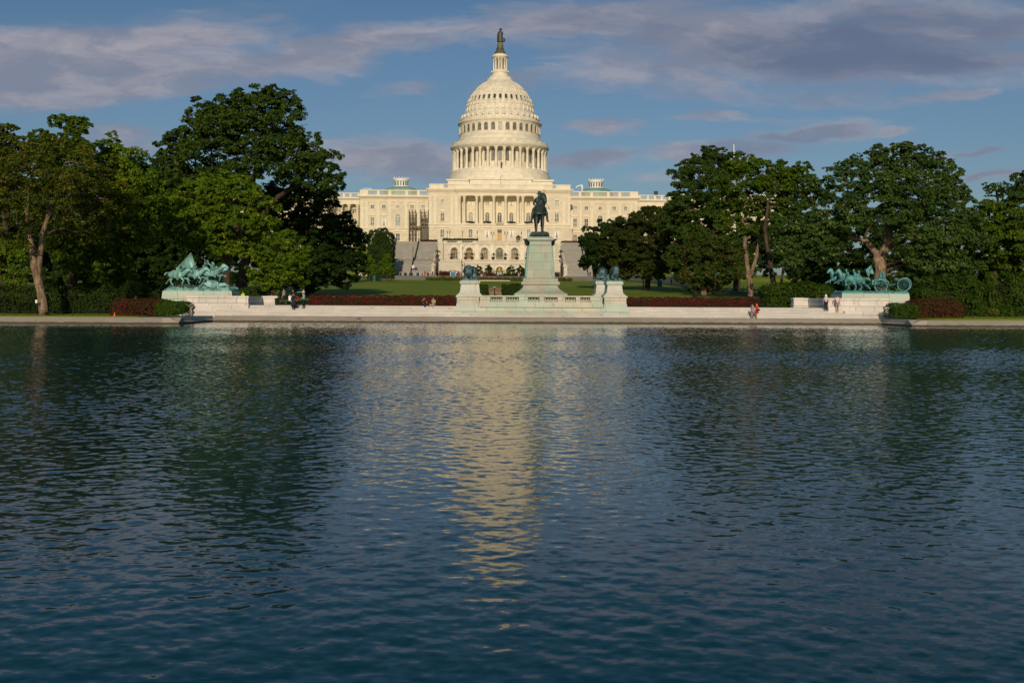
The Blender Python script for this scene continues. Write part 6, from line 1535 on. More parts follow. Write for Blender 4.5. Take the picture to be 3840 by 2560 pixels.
# ---- monument of the rider
YG = 115.5; GX = X(2023.5, YG, 1000)
zg = lambda py: Z(py, YG, 2023)
pm = lambda px: M(px, YG)
mon = thing('monument_pedestal', 'tall tapering pale stone pedestal streaked with verdigris under the dark rider', 'pedestal', (GX, YG, STOP))
mb = MB()
mb.rectlathe(GX, YG, [(pm(96),pm(96)*1.25,STOP-.3),(pm(96),pm(96)*1.25,zg(1101)),(pm(94),pm(94)*1.25,zg(1100.5))]); mb.build('lower_step', m_grantp, mon)
mb = MB()
pr = [(pm(92),1100),(pm(88),1098),(pm(80),1093),(pm(72),1087),(pm(66),1080),(pm(63),1073),(pm(63),1071)]
mb.rectlathe(GX, YG, [(a, a*1.25, zg(b)) for a, b in pr]); mb.build('flared_base', m_grantp, mon)
mb = MB()
pr = [(pm(66),1070.6),(pm(70),1068),(pm(71),1062),(pm(69),1057.5),(pm(66),1056.5),(pm(64),1055),(pm(64),1046),(pm(62),1044.5),(pm(60),1043.5)]
mb.rectlathe(GX, YG, [(a, a*1.22, zg(b)) for a, b in pr]); mb.build('base_moulding', m_grantp, mon)
mb = MB()
pr = [(pm(51),1043.2),(pm(50),1030),(pm(40.5),924),(pm(42),922)]
mb.rectlathe(GX, YG, [(a, a*1.35, zg(b)) for a, b in pr]); mb.build('shaft', m_grantp, mon)
mb = MB()
pr = [(pm(41),921.8),(pm(40),912),(pm(40),909)]
mb.rectlathe(GX, YG, [(a, a*1.35, zg(b)) for a, b in pr]); mb.build('frieze', m_grantp, mon)
mb = MB()
pr = [(pm(41),908.8),(pm(45),905),(pm(49),902),(pm(49.5),896),(pm(46),894.5),(pm(38),889),(pm(36),887.8)]
mb.rectlathe(GX, YG, [(a, a*1.3, zg(b)) for a, b in pr]); mb.build('cap', m_pedg, mon)
for s in (-1, 1):                                    # bronze wreath and flags fixed to the sides
    mb = MB()
    xa, xb_ = GX+s*(pm(42.5)), GX+s*(pm(51))
    mb.add([(GX+s*pm(41), YG-1.0, zg(924)), (GX+s*pm(47), YG-1.0, zg(922)), (GX+s*pm(56), YG-1.2, zg(1040)), (GX+s*pm(50), YG-1.2, zg(1040)), (GX+s*pm(41), YG+1.0, zg(924)), (GX+s*pm(47), YG+1.0, zg(922)), (GX+s*pm(56), YG+1.2, zg(1040)), (GX+s*pm(50), YG+1.2, zg(1040))], [(0,1,2,3),(7,6,5,4),(1,5,6,2),(0,4,5,1),(3,2,6,7),(0,3,7,4)])
    mb.build('bronze_panel', m_copper, mon)
    mb = MB()
    for i in range(3): mb.tube([(GX+s*pm(44), YG-.3+i*.3, zg(915)), (GX+s*pm(54), YG-.4+i*.3, zg(900+i)), (GX+s*pm(64-3*i), YG-.5+i*.3, zg(899-i))], [.16,.12,.05], 6)
    mb.ell((GX+s*pm(47), YG, zg(908)), (.30,.5,.42), 10, 7)
    mb.build('bronze_flags', m_grantl, mon)
rd_ = thing('equestrian_statue', 'dark bronze rider in a brimmed hat on a standing horse facing the water', 'statue', (GX, YG, zg(887.8)))
mb = MB(); zp = zg(887.6); zp1 = zg(872.5)
mb.rectlathe(GX-.07, YG, [(pm(35),1.75,zp),(pm(35),1.8,zp+.12),(pm(33),1.7,zp1-.12),(pm(30),1.6,zp1)])
for i in range(16): mb.ell((GX-.07+rnd.uniform(-.8,.8), YG+rnd.uniform(-1.5,1.5), zp1-.03), (.22,.25,.09), 7, 4)
mb.build('plinth', m_grant, rd_)
hs = (zg(695)-zp1)/2.72
T = TRS((GX-.05, YG+.15, zp1-.03), R(-90), hs)
hj = horse('stand', T, rd_, m_grant)
Tr = TRS((GX-.05, YG+.15, zp1-.03+.50*hs), R(-90), hs)
rider(Tr, rd_, m_grantl, dict(elL=(.0,.34,1.17), wrL=(.22,.18,1.06), haL=(.30,.14,1.05), elR=(-.02,-.36,1.18), wrR=(.20,-.20,1.04), haR=(.28,-.15,1.03), knL=(.36,.40,.66), anL=(.26,.46,.16), toL=(.46,.52,.12), knR=(.36,-.40,.66), anR=(.26,-.46,.16), toR=(.46,-.52,.12)), 'slouch')
mb = MB(); mb.tube([T @ Vector((1.52,.30,1.62)), T @ Vector((1.0,.52,1.30)), T @ Vector((.36,.18,1.52))], [.025,.025,.025], 5); mb.tube([T @ Vector((1.5,.20,1.62)), T @ Vector((1.0,-.1,1.45)), T @ Vector((.34,-.12,1.52))], [.02,.02,.02], 5); mb.build('reins', m_grant, rd_)

# ---- cavalry bronze on its pedestal (left) and artillery bronze (right)
def side_wall(mb, x0, x1, y0, y1, z0, z1, piers):
    mb.box(x0, x1, y0, y1, z0, z1-.22); mb.box(x0-.06, x1+.06, y0-.10, y1+.06, z1-.218, z1)
    mb.box(x0-.04, x1+.04, y0-.08, y1+.04, z0, z0+.26)
    for p in piers: mb.box(p-.03, p+.03, y0-.09, y0-.004, z0+.262, z1-.22)
YP0 = 112.5
def memorial_end(left):
    f = (lambda a, b: a) if left else (lambda a, b: b)
    pxa, pxb = f((606, 871), (3156, 3413)); pxb2 = f(897, 3123)
    Yf, Yb = 111.2, 115.0
    xa, xb = X(pxa, Yf), X(pxb, Yf)
    zt_ = Z(1091, Yf, 740) if left else Z(1101, Yf, 3290)
    pd = thing('sculpture_pedestal', 'long verdigris-stained stone block under the galloping cavalry bronze' if left else 'long verdigris-stained stone block under the artillery bronze', 'pedestal', ((xa+xb)/2, Yf, STOP))
    mb = MB(); zmid = STOP+.05+(zt_-STOP)*.5
    mb.box(xa, xb, Yf, Yb, .2, zmid-.012); mb.box(xa+.02, xb-.02, Yf+.02, Yb-.02, zmid-.012, zmid)
    mb.frustum(xa, xb, Yf, Yb, zmid, xa+.08, xb-.08, Yf+.06, Yb-.06, zt_); mb.build('block', m_pedg, pd)
    # stepped parapet that encloses it
    pw = thing('stone_parapet', 'pale panelled marble parapet stepping down before the cavalry pedestal' if left else 'pale panelled marble parapet stepping down before the artillery pedestal', 'parapet', ((xa+xb)/2, 109.5, SZ0))
    mb = MB(); Yw = 109.6
    if left:
        x0, x1 = X(702,Yw), X(931,Yw); xi0, xi1 = x1, X(1019,116)
        z1, z0 = Z(1109,Yw,820), Z(1146,Yw,820)
    else:
        x0, x1 = X(3105,Yw), X(3331,Yw); xi0, xi1 = X(2997,116), x0
        z1, z0 = Z(1118,Yw,3200), Z(1151,Yw,3200)
    prs = [X(q, Yw) for q in (f((723,771,884), (3150,3261,3308)))]
    side_wall(mb, x0, x1, Yw, Yw+.7, z0, z1, prs)
    xe0, xe1 = (x1-.62, x1) if left else (x0, x0+.62)
    mb.box(xe0, xe1, Yw+.704, 116.3, STOP, z1-.22); mb.box(xe0-.05, xe1+.05, Yw+.77, 116.3, z1-.218, z1-.003)
    mb.build('wall', m_wallm, pw)
    mb = MB(); Yq = 116.4; zq0 = STOP; zq1 = z1+.02
    side_wall(mb, min(xi0, xi1), max(xi0, xi1), Yq, Yq+.7, zq0, zq1, [])
    pe = xi1 if left else xi0
    mb.box(pe-.5, pe+.5, Yq-.16, Yq+.86, zq0, zq1+.004); mb.box(pe-.56, pe+.56, Yq-.22, Yq+.92, zq1-.2, zq1+.03); mb.box(pe-.56, pe+.56, Yq-.22, Yq+.92, zq0, zq0+.25)
    mb.build('rear_wall', m_wallm, pw)
    mb = MB(); oo = -.25 if left else .25
    e0, e1 = (x0-.4, x1+.12) if left else (x0-.1, x1+.35)
    mb.box(e0, e1, 109.1, 112.0, SZ0-.1, z0-.004); mb.box(e0+(0 if left else 1.5), e1-(2.8 if left else 0), 108.55, 109.09, SZ0-.1, z0-.42)
    mb.box(e0+(0 if left else 3.2), e1-(4.2 if left else 0), 107.98, 108.54, SZ0-.1, z0-.78)
    mb.build('courses', m_wallm, pw)
    return pd, xa, xb, Yf, Yb, zt_
pd, xa, xb, Yf, Yb, zt_ = memorial_end(True)
cav = thing('cavalry_bronze', 'verdigris bronze group of cavalry riders charging with a flag over a fallen horse', 'statue', ((xa+xb)/2, (Yf+Yb)/2, zt_))
mb = MB(); xm, ym = (xa+xb)/2, (Yf+Yb)/2
mb.rectlathe(xm, ym, [((xb-xa)/2-.12,(Yb-Yf)/2-.12,zt_),((xb-xa)/2-.2,(Yb-Yf)/2-.2,zt_+.14),((xb-xa)/2-.5,(Yb-Yf)/2-.4,zt_+.32)])
for i in range(60): mb.ell((rnd.uniform(xa+.5,xb-.3), rnd.uniform(Yf+.4,Yb-.4), zt_+.28), (rnd.uniform(.2,.5),rnd.uniform(.2,.4),rnd.uniform(.08,.22)), 7, 4)
mb.build('rocky_ground', m_verd, cav)
xg = lambda px: X(px, 113)
SCL = 1.02
def mount(px, Y, z, kind, rz, sc, parent, mat, pose=None, hat='kepi', mir=False, tilt=0.0):
    T = TRS((xg(px), Y, z), rz, sc, tilt); horse(kind, T, parent, mat)
    if pose is not None: rider(TRS((xg(px), Y, z+.48*sc), rz, sc, tilt), parent, mat, pose, hat)
zr = zt_+.22
mount(672, 112.2, zr+.22, 'gallop', R(-16), SCL, cav, m_verd, dict(abd=(.06,0,1.1), chest=(.16,0,1.28), nk=(.25,0,1.42), jaw=(.30,0,1.49), hd=(.29,0,1.57), top=(.27,0,1.65), shL=(.16,.18,1.38), elL=(.40,.24,1.22), wrL=(.60,.18,1.26), haL=(.68,.16,1.28), shR=(.16,-.18,1.38), elR=(.38,-.26,1.20), wrR=(.62,-.20,1.20), haR=(.7,-.18,1.2)))
mount(733, 112.4, zr+.34, 'gallop', R(-12), SCL, cav, m_verd, dict(elR=(.26,-.28,1.25), wrR=(.34,-.14,1.44), haR=(.36,-.12,1.5)))
mount(760, 113.5, zr+.44, 'gallop', R(-8), SCL, cav, m_verd, {})
mount(785, 114.2, zr+.36, 'gallop', R(-6), SCL, cav, m_verd, {})
mount(808, 112.5, zr+.44, 'gallop', R(-8), SCL, cav, m_verd, dict(elR=(-.12,-.32,1.58), wrR=(-.22,-.36,1.82), haR=(-.24,-.37,1.9), elL=(.2,.26,1.2)), tilt=R(-10))
mount(706, 114.0, zr+.30, 'gallop', R(-10), SCL, cav, m_verd, None)
mount(806, 111.85, zt_+.18, 'fallen', R(4), .95, cav, m_verd, None)
fl0 = P(737, 1003, 112.5); fl1 = P(717, 948, 112.5)
mb = MB(); mb.tube([fl0, fl1, fl1.lerp(fl0, -.04)], [.045,.04,.01], 6); fpo = mb.build('flag_staff', m_verd, cav)
vs = []; nu, nv = 10, 12
for i in range(nv+1):
    t = i/nv; a = fl1.lerp(fl0, t*.98); L = .1+t*1.9
    for j in range(nu+1):
        s_ = j/nu; vs.append(a+Vector((-L*s_, .14*math.sin(s_*9+t*3)*(t+.2), -.25*s_*L*.35+.05*math.cos(s_*11))))
mb = MB(); n = nu+1; fs = [(i*n+j, i*n+j+1, (i+1)*n+j+1, (i+1)*n+j) for i in range(nv) for j in range(nu)]
m0 = len(vs); mb.add(vs+[v_+Vector((0,.04,0)) for v_ in vs], fs+[tuple(k+m0 for k in f_[::-1]) for f_ in fs], True); mb.build('flag', m_verd, cav)
mb = MB()                                            # torn grass, reins and slung carbines of bronze
for i in range(150):
    q_ = Vector((rnd.uniform(xa+.5, xb-.3), rnd.uniform(Yf+.3, Yb-.8), zt_+.25)); mb.tube([q_, q_+Vector((rnd.uniform(-.2,.1), rnd.uniform(-.1,.1), rnd.uniform(.2,.55)))], [.07,.015], 4)
mb.build('torn_grass', m_verd, cav)
mb = MB()
for px, py, ln, an in ((668,1012,.9,.5),(742,1008,.8,-.6),(770,1004,.7,.7),(795,1012,.9,.2),(700,1028,.9,-.3),(830,1022,.8,-.9)):
    q_ = P(px, py, 112.1); mb.tube([q_-Vector((math.cos(an),0,math.sin(an)))*ln*.5, q_+Vector((math.cos(an),0,math.sin(an)))*ln*.5], [.04,.025], 5)
mb.build('carbine', m_verd, cav)
pd, xa, xb, Yf, Yb, zt_ = memorial_end(False)
art = thing('artillery_bronze', 'teal bronze group of straining horses pulling a wheeled gun carriage with a pennant', 'statue', ((xa+xb)/2, (Yf+Yb)/2, zt_))
mb = MB(); xm, ym = (xa+xb)/2, (Yf+Yb)/2
mb.rectlathe(xm, ym, [((xb-xa)/2-.05,(Yb-Yf)/2-.1,zt_),((xb-xa)/2-.12,(Yb-Yf)/2-.2,zt_+.18),((xb-xa)/2-.3,(Yb-Yf)/2-.4,zt_+.26)])
for i in range(50): mb.ell((rnd.uniform(xa+.3,xb-.3), rnd.uniform(Yf+.4,Yb-.4), zt_+.22), (rnd.uniform(.2,.5),rnd.uniform(.2,.4),rnd.uniform(.05,.14)), 7, 4)
mb.build('rocky_ground', m_verd2, art)
za = zt_+.22
mount(3168, 112.2, za+.02, 'rear', R(178), 1.0, art, m_verd2, {})
mount(3150, 113.4, za+.10, 'rear', R(184), 1.0, art, m_verd2, None)
mount(3205, 112.4, za-.02, 'gallop', R(180), 1.0, art, m_verd2, dict(abd=(-.06,0,1.10), chest=(-.16,0,1.27), nk=(-.22,0,1.42), jaw=(-.22,0,1.50), hd=(-.23,0,1.58), top=(-.26,0,1.66), shL=(-.15,.18,1.37), shR=(-.15,-.18,1.37), elL=(.1,.25,1.25), elR=(.1,-.25,1.25)))
mount(3215, 113.8, za+.05, 'gallop', R(182), 1.0, art, m_verd2, {})
mb = MB()                                            # harness: traces, collars, breast straps
for Y_, dz in ((112.0, .62), (112.9, .66), (113.4, .70)):
    mb.tube([(X(3296,112.5), Y_, za+dz-.05), (X(3240,112.5), Y_, za+dz+.15), (X(3190,112.5), Y_, za+dz+.25), (X(3160,112.5), Y_, za+dz+.42)], .035, 5)
for px, Y_ in ((3182, 112.4), (3172, 113.6), (3158, 112.2)):
    c_ = P(px, 1052, Y_)
    mb.tube([c_+Vector((.10*math.cos(t)*.6+.18*math.sin(t)*.5, .36*math.cos(t), .42*math.sin(t))) for t in [i*math.pi/6 for i in range(13)]], .05, 5)
mb.build('harness', m_verd2, art)
def wheel(px, py, Y, r, name='wheel'):
    c = P(px, py, Y); mb = MB(); n = 32; w_ = .075
    vs = []; fs = []
    for k in range(n):
        a = 2*math.pi*k/n
        for rr, yy in ((r, -w_), (r, w_), (r*.885, w_), (r*.885, -w_)): vs.append((c.x+rr*math.cos(a), c.y+yy, c.z+rr*math.sin(a)))
    for k in range(n):
        for j in range(4): fs.append((k*4+j, k*4+(j+1) % 4, ((k+1) % n)*4+(j+1) % 4, ((k+1) % n)*4+j))
    mb.add(vs, fs)
    rim = mb.build(name, m_verd2, art)
    sp_ = MB()
    for k in range(14):
        a = 2*math.pi*k/14+.1; sp_.tube([(c.x+.13*math.cos(a), c.y, c.z+.13*math.sin(a)), (c.x+r*.9*math.cos(a), c.y, c.z+r*.9*math.sin(a))], [.05,.036], 6)
    sp_.build('spokes', m_verd2, rim)
    hb = MB(); hb.tube([c+Vector((0,-.24,0)), c+Vector((0,-.1,0)), c+Vector((0,.2,0))], [.08,.17,.15], 10); hb.build('hub', m_verd2, rim)
    return c
rw_ = M(25, 112.2)
c1 = wheel(3303, 1072, 112.2, rw_); c1b = wheel(3310, 1069, 113.9, rw_); c2 = wheel(3388.5, 1068, 112.2, rw_); c2b = wheel(3394, 1065, 113.9, rw_)
mb = MB(); mb.tube([c1, c1b], .1, 8); mb.box(c1.x-.75, c1.x+.65, 112.6, 113.5, c1.z+.12, c1.z+.62); mb.tube([(c1.x-.4, 113, c1.z+.1), (c1.x-2.6, 113, c1.z+.15)], [.09,.07], 6); mb.build('limber', m_verd2, art)
mb = MB(); mb.tube([c2, c2b], .1, 8); mb.tube([(c2.x+.1, 113, c2.z+.15), (c2.x-.9, 113, c2.z), (c1.x+.5, 113, c1.z+.02)], [.17,.15,.12], 8); mb.build('gun_trail', m_verd2, art)
mb = MB(); mb.tube([(c2.x-.75, 113, c2.z+.62), (c2.x-.62, 113, c2.z+.60), (c2.x+.2, 113, c2.z+.38), (c2.x+1.0, 113, c2.z+.16)], [.14,.22,.19,.14], 10); mb.build('gun_barrel', m_verd2, art)
for dx, Y in ((-.25, 112.7), (.30, 113.3)):
    rider(TRS((c1.x+dx, Y, c1.z+.62-.86), R(180), .98, R(-18)), art, m_verd2, dict(knL=(.42,.16,.92), anL=(.46,.17,.50), toL=(.60,.18,.46), knR=(.42,-.16,.92), anR=(.46,-.17,.50), toR=(.60,-.18,.46), hiL=(.05,.1,.92), hiR=(.05,-.1,.92)), 'kepi', 'gunner')
fa, fb_ = P(3238, 1018, 112.9), P(3272, 989, 112.9)
mb = MB(); mb.tube([fa, fb_], [.03,.025], 6); mb.build('pennant_staff', m_verd2, art)
d_ = (fb_-fa); ang = math.atan2(d_.z, d_.x)
mb = MB(); vs = []; nu, nv = 8, 8
for i in range(nu+1):
    t = .25+.6*i/nu; a = fa.lerp(fb_, t)
    for j in range(nv+1):
        s_ = j/nv; L = .62+.45*abs(2*(i/nu)-1); vs.append(a+Vector((.30*s_*L, .07*math.sin(s_*7+i*.7), -L*s_*.95)))
n = nv+1; fs = [(i*n+j, i*n+j+1, (i+1)*n+j+1, (i+1)*n+j) for i in range(nu) for j in range(nv)]; m0 = len(vs)
mb.add(vs+[v_+Vector((0,.03,0)) for v_ in vs], fs+[tuple(k+m0 for k in f_[::-1]) for f_ in fs], True); mb.build('pennant', m_verd2, art)

# ---- brown gateway and globe lamp at the foot of the lawn
YGt = 150; gw = thing('stone_gateway', 'small brown stone gateway with a pointed gable between two dark hedges on the lawn', 'gateway', (X(1854,YGt), YGt, gz(0,YGt)))
zq = lambda py: Z(py, YGt, 1854)
mb = MB(); mb.prism([(X(1836,YGt), zq(1112)), (X(1873,YGt), zq(1112)), (X(1873,YGt), zq(1085)), (X(1854.5,YGt), zq(1076.5)), (X(1836,YGt), zq(1085))], YGt, YGt+1.0); mb.build('wall', m_brown, gw)
mb = MB()
for s in (-1, 1):
    a = X(1854.5,YGt); e = X(1854.5+s*21,YGt); t0, t1 = Vector((a, 0, zq(1075.5))), Vector((e, 0, zq(1085)))
    mb.prism([(t0.x, t0.z), (t1.x, t1.z), (t1.x, t1.z-.22), (t0.x, t0.z-.22)][::(1 if s < 0 else -1)], YGt-.25, YGt+1.2)
mb.build('gable', m_brown, gw)
for px in (1829, 1880):
    mb = MB(); mb.rectlathe(X(px,YGt), YGt+.4, [(.34,.5,zq(1112)),(.34,.5,zq(1087)),(.44,.6,zq(1086)),(.44,.6,zq(1083.5)),(.25,.3,zq(1081)),(.05,.05,zq(1077))]); mb.build('pier', m_brown, gw)
    mb = MB(); mb.box(X(px-(8 if px < 1850 else 0),YGt), X(px+(8 if px > 1850 else 0),YGt), YGt+.1, YGt+.9, zq(1112), zq(1093)); mb.build('side_wall', m_brown, gw)
gl = thing('globe_lamp', 'black lamp post with a pale globe before the brown gateway', 'lamp post', (X(1854.5,147), 147, gz(0,147)))
mb = MB(); mb.lathe([(.12,gz(0,147)-.1),(.10,gz(0,147)+.3),(.06,Z(1081,147,1854))], X(1854.5,147), 147, 8); mb.build('post', m_black, gl)
mb = MB(); mb.ell((X(1854.5,147), 147, Z(1077.5,147,1854)), (.15,.15,.17), 10, 8); mb.build('globe', m_panel, gl)
# ------------------------------------------------------------------ visitors
def steps_at(px, py):
    """the step (or plaza) on which feet at this spot stand"""
    best = None
    for k in range(NST+4):
        z = SZ0+min(k+1, NST)*RIS if k >= 0 else SZ0
        Y = SY0+k*TRD+.2
        c = P(px, py, Y); e = abs(c.z-z)
        if best is None or e < best[0]: best = (e, (c.x, Y, z))
    return best[1]
hand_down = {}
person('man in a grey T-shirt and dark jeans walking away on the plaza, one heel raised', (X(1065,113.6), 113.6, STOP), R(-115), 1.78, dict(anL=(.10,.34,.24), knL=(.10,.02,.5), toL=(.10,.36,.10), wrR=(-.25,-.14,.92), haR=(-.24,-.20,.86)), ('grey', (.24,.24,.26)), ('jeans', (.03,.035,.05)), (.02,.014,.01))
x, y, z = steps_at(1099, 1153)
person('man in a navy shirt looking left behind the woman in black', (x, y, z), R(-70), 1.8, dict(elL=(.25,-.05,1.15), wrL=(.20,-.24,1.02), haL=(.18,-.3,1.0)), ('navy', (.012,.016,.045)), ('dark', (.02,.02,.025)), (.02,.014,.01))
pp = P(1088, 1117, y-.25)
bg_ = thing('paper_bag', 'white carrier bag held beside the woman in black', 'bag', pp)
mb = MB(); mb.frustum(pp.x-.14, pp.x+.14, pp.y-.06, pp.y+.06, pp.z-.28, pp.x-.17, pp.x+.17, pp.y-.08, pp.y+.08, pp.z+.2); mb.tube([pp+Vector((-.1,0,.2)), pp+Vector((0,0,.34)), pp+Vector((.1,0,.2))], .012, 5); mb.build('bag_body', m_white, bg_)
x, y, z = steps_at(1101, 1161)
person('woman in a black jacket and long dark skirt on the left steps', (x, y, z), R(20), 1.68, dict(elL=(.25,-.03,1.14), wrL=(.18,-.22,1.14), haL=(.15,-.28,1.17)), ('black', (.012,.012,.014)), ('dark', (.02,.02,.025)), (.05,.02,.012), sleeve=1.8, skirt=('slate', (.03,.035,.045), .55), longhair=True)
x, y, z = steps_at(1113, 1156)
person('person in a red jacket bending their dark head forward on the left steps', (x, y, z), R(0), 1.45, dict(chest=(0,-.10,1.26), nk=(0,-.20,1.40), jaw=(0,-.30,1.42), hd=(0,-.32,1.48), top=(0,-.36,1.55), shL=(.17,-.10,1.36), shR=(-.17,-.10,1.36), elL=(.24,-.16,1.08), elR=(-.24,-.16,1.08), wrL=(.08,-.30,.98), wrR=(-.08,-.30,.98), haL=(.03,-.34,.95), haR=(-.03,-.34,.95)), ('red', (.55,.012,.012)), ('dark', (.02,.02,.025)), (.012,.01,.01), sleeve=1.7, longhair=True)
x, y, z = steps_at(1137, 1147)
person('woman in a white T-shirt pointing left with an outstretched arm', (x, y+.3, STOP), R(-75), 1.72, dict(elR=(-.22,-.24,1.36), wrR=(-.20,-.48,1.37), haR=(-.20,-.57,1.37), knL=(.10,-.12,.50), anR=(-.10,.16,.10), toR=(-.11,.0,.04)), ('white', (.75,.74,.72)), ('dark', (.02,.02,.025)), (.05,.018,.015), longhair=True)
x, y, z = steps_at(1139, 1156)
person('person in a turquoise top and dark leggings stepping down in front of the pointing woman', (x, y, z), R(-60), 1.58, dict(elL=(.22,-.08,1.14), wrL=(.10,-.26,1.12), haL=(.04,-.31,1.15), elR=(-.22,-.08,1.14), wrR=(-.1,-.26,1.12), haR=(-.05,-.31,1.15), knL=(.1,-.14,.52), anL=(.1,-.12,.09), toL=(.11,-.28,.04), anR=(-.1,.16,.12), toR=(-.1,.02,.04)), ('turquoise', (.10,.50,.48)), ('night', (.015,.018,.04)), (.06,.012,.015), leglen=.95)
sit = dict(pel=(0,0,.13), abd=(0,.0,.30), chest=(0,-.02,.50), nk=(0,-.03,.66), jaw=(0,-.06,.745), hd=(0,-.055,.83), top=(0,-.04,.905), shL=(.17,-.02,.60), shR=(-.17,-.02,.60), elL=(.24,-.10,.34), elR=(-.24,-.10,.34), wrL=(.16,-.30,.28), wrR=(-.16,-.30,.28), haL=(.14,-.37,.26), haR=(-.14,-.37,.26),
           hiL=(.10,-.03,.12), hiR=(-.10,-.03,.12), knL=(.13,-.42,.20), knR=(-.13,-.42,.20), anL=(.13,-.46,-.22), anR=(-.13,-.46,-.22), toL=(.14,-.60,-.26), toR=(-.14,-.60,-.26))
ys = SY0+6*TRD+.25
s1 = dict(sit); s1.update(elR=(-.26,-.14,.50), wrR=(-.16,-.24,.74), haR=(-.12,-.26,.82), elL=(.24,-.16,.40), knL=(.05,-.42,.22), anL=(-.12,-.48,-.16), toL=(-.2,-.6,-.2))
person('woman in dark clothes sitting on the top step with one arm raised', (X(1591,ys), ys, STOP), R(25), 1.68, s1, ('charcoal', (.018,.018,.018)), ('plum', (.03,.025,.045)), (.015,.01,.008), leglen=.9, longhair=True)
s2 = dict(sit); s2.update(elR=(-.22,-.14,.40), wrR=(-.10,-.24,.64), haR=(-.07,-.26,.72), knR=(-.36,-.34,.18), anR=(-.10,-.40,.06), toR=(.0,-.46,.03))
person('woman in a beige blouse and shorts sitting cross-legged on the top step', (X(1626,ys), ys, STOP), R(-15), 1.68, s2, ('beige', (.42,.33,.22)), ('sand', (.34,.27,.18)), (.07,.03,.015), leglen=.35, longhair=True)
walk1 = dict(knL=(.1,-.20,.50), anL=(.1,-.26,.10), toL=(.11,-.42,.06), knR=(-.1,.04,.48), anR=(-.1,.26,.14), toR=(-.1,.14,.05))
yk = 107.0
person('woman in a patterned grey sleeveless dress walking along the pool kerb', (X(2822,yk), yk, .585), R(-55), 1.46, dict(walk1, elR=(-.26,.06,1.14), wrR=(-.32,-.05,1.0), haR=(-.33,-.1,.96)), ('pattern', (.30,.29,.34)), None, (.03,.015,.012), sleeve=.2, skirt=('pattern2', (.25,.25,.33), .32), longhair=True)
person('blonde girl in a red dress carrying a black bag along the pool kerb', (X(2838,yk-.3), yk-.3, .585), R(-35), 1.44, dict(walk1, elL=(.25,-.06,1.14), wrL=(.14,-.24,1.08), haL=(.08,-.3,1.08)), ('crimson', (.55,.01,.03)), None, (.45,.25,.06), sleeve=.3, skirt=('crimson2', (.58,.01,.04), .36), longhair=True, bag=('bagblack', (.012,.016,.022), (.26,-.16,1.02), (.16,.08,.13), 'black shoulder bag held by the girl in the red dress'))
x, y, z = steps_at(3097, 1168)
person('woman with a white headscarf, pale top and dark trousers facing the artillery parapet', (x, y, z), R(178), 1.66, dict(elR=(-.25,.0,1.13), wrR=(-.24,-.06,.90)), ('lilac', (.60,.58,.68)), ('aubergine', (.03,.014,.03)), hat=('scarf', (.82,.81,.76)), sleeve=.35, leglen=.97)
x, y, z = steps_at(3140, 1174)
person('balding man in a pink polo shirt and grey shorts with one hand on his hip', (x, y, z), R(176), 1.80, dict(elL=(.36,.08,1.16), wrL=(.20,.02,1.0), haL=(.15,-.0,.97), abd=(0,-.02,1.10,.155), chest=(0,0,1.30,.165)), ('pink', (.72,.50,.56)), ('shorts', (.30,.27,.26)), (.16,.09,.07), leglen=.42, shoes=(.6,.58,.52))
person('man in a lime vest behind the cavalry parapet', (X(911,114.2), 114.2, STOP-.25), R(-30), 1.72, dict(elL=(.24,-.08,1.16), wrL=(.08,-.26,1.18), haL=(.03,-.3,1.22), elR=(-.24,-.08,1.16), wrR=(-.08,-.26,1.18), haR=(-.03,-.3,1.22)), ('lime', (.38,.85,.02)), ('dark', (.02,.02,.025)), (.05,.02,.01))
bn = thing('litter_bin', 'black litter bin on the plaza right of the cavalry parapet', 'bin', (X(1039,114), 114, STOP)); mb = MB(); mb.lathe([(.19,STOP),(.22,STOP+.1),(.24,STOP+.62),(.26,STOP+.64),(.26,STOP+.70),(.15,STOP+.74)], X(1039,114), 114, 14); mb.build('barrel', m_black, bn)

# crowd far off on the paving under the building: one small figure each
CROWD = {}
def small_person(label, px, Y, z, top, bot, rz=0.0, h=1.72, sitting=False):
    key = sitting
    if key not in CROWD:
        J, ch = human(sit if sitting else dict(anL=(.14,.06,.09), anR=(-.12,-.04,.09)))
        for k in J:
            r = J[k][3]; J[k] = (*J[k][:3], r+(.02 if k[:2] not in ('hd','ja','nk','ha','wr') else 0))
        CROWD[key] = skin_mesh('person', J, ch, 1)
    me = CROWD[key].copy(); me.materials.clear()
    for m in (cloth('c_'+top[0], top[1]), cloth('c_'+bot[0], bot[1]), skinmat(), cloth('hairdark', (.03,.02,.015))): me.materials.append(m)
    t = .13 if sitting else .93; n_ = .66 if sitting else 1.48
    for p in me.polygons:
        c = p.center; p.material_index = 1 if (c.z < t or (sitting and c.y < -.25)) else (0 if c.z < n_ and abs(c.x) < .245 else (3 if c.z > n_+.18 or (c.z > n_+.05 and c.y > .02) else 2))
    ob = bpy.data.objects.new('person', me); COL.objects.link(ob); ob.location = (X(px, Y), Y, z); ob.rotation_euler = (0,0,rz); ob.scale = (h/1.75,)*3
    tag(ob, label, 'person', 'far visitors on the paving below the arches')
C_ = dict(red=(.45,.02,.02), navy=(.02,.025,.06), white=(.7,.7,.68), black=(.02,.02,.02), grey=(.2,.2,.2), blue=(.03,.08,.25), tan=(.4,.28,.16), orange=(.6,.14,.03), yellow=(.6,.42,.05), pink=(.55,.2,.2), purple=(.15,.04,.2))
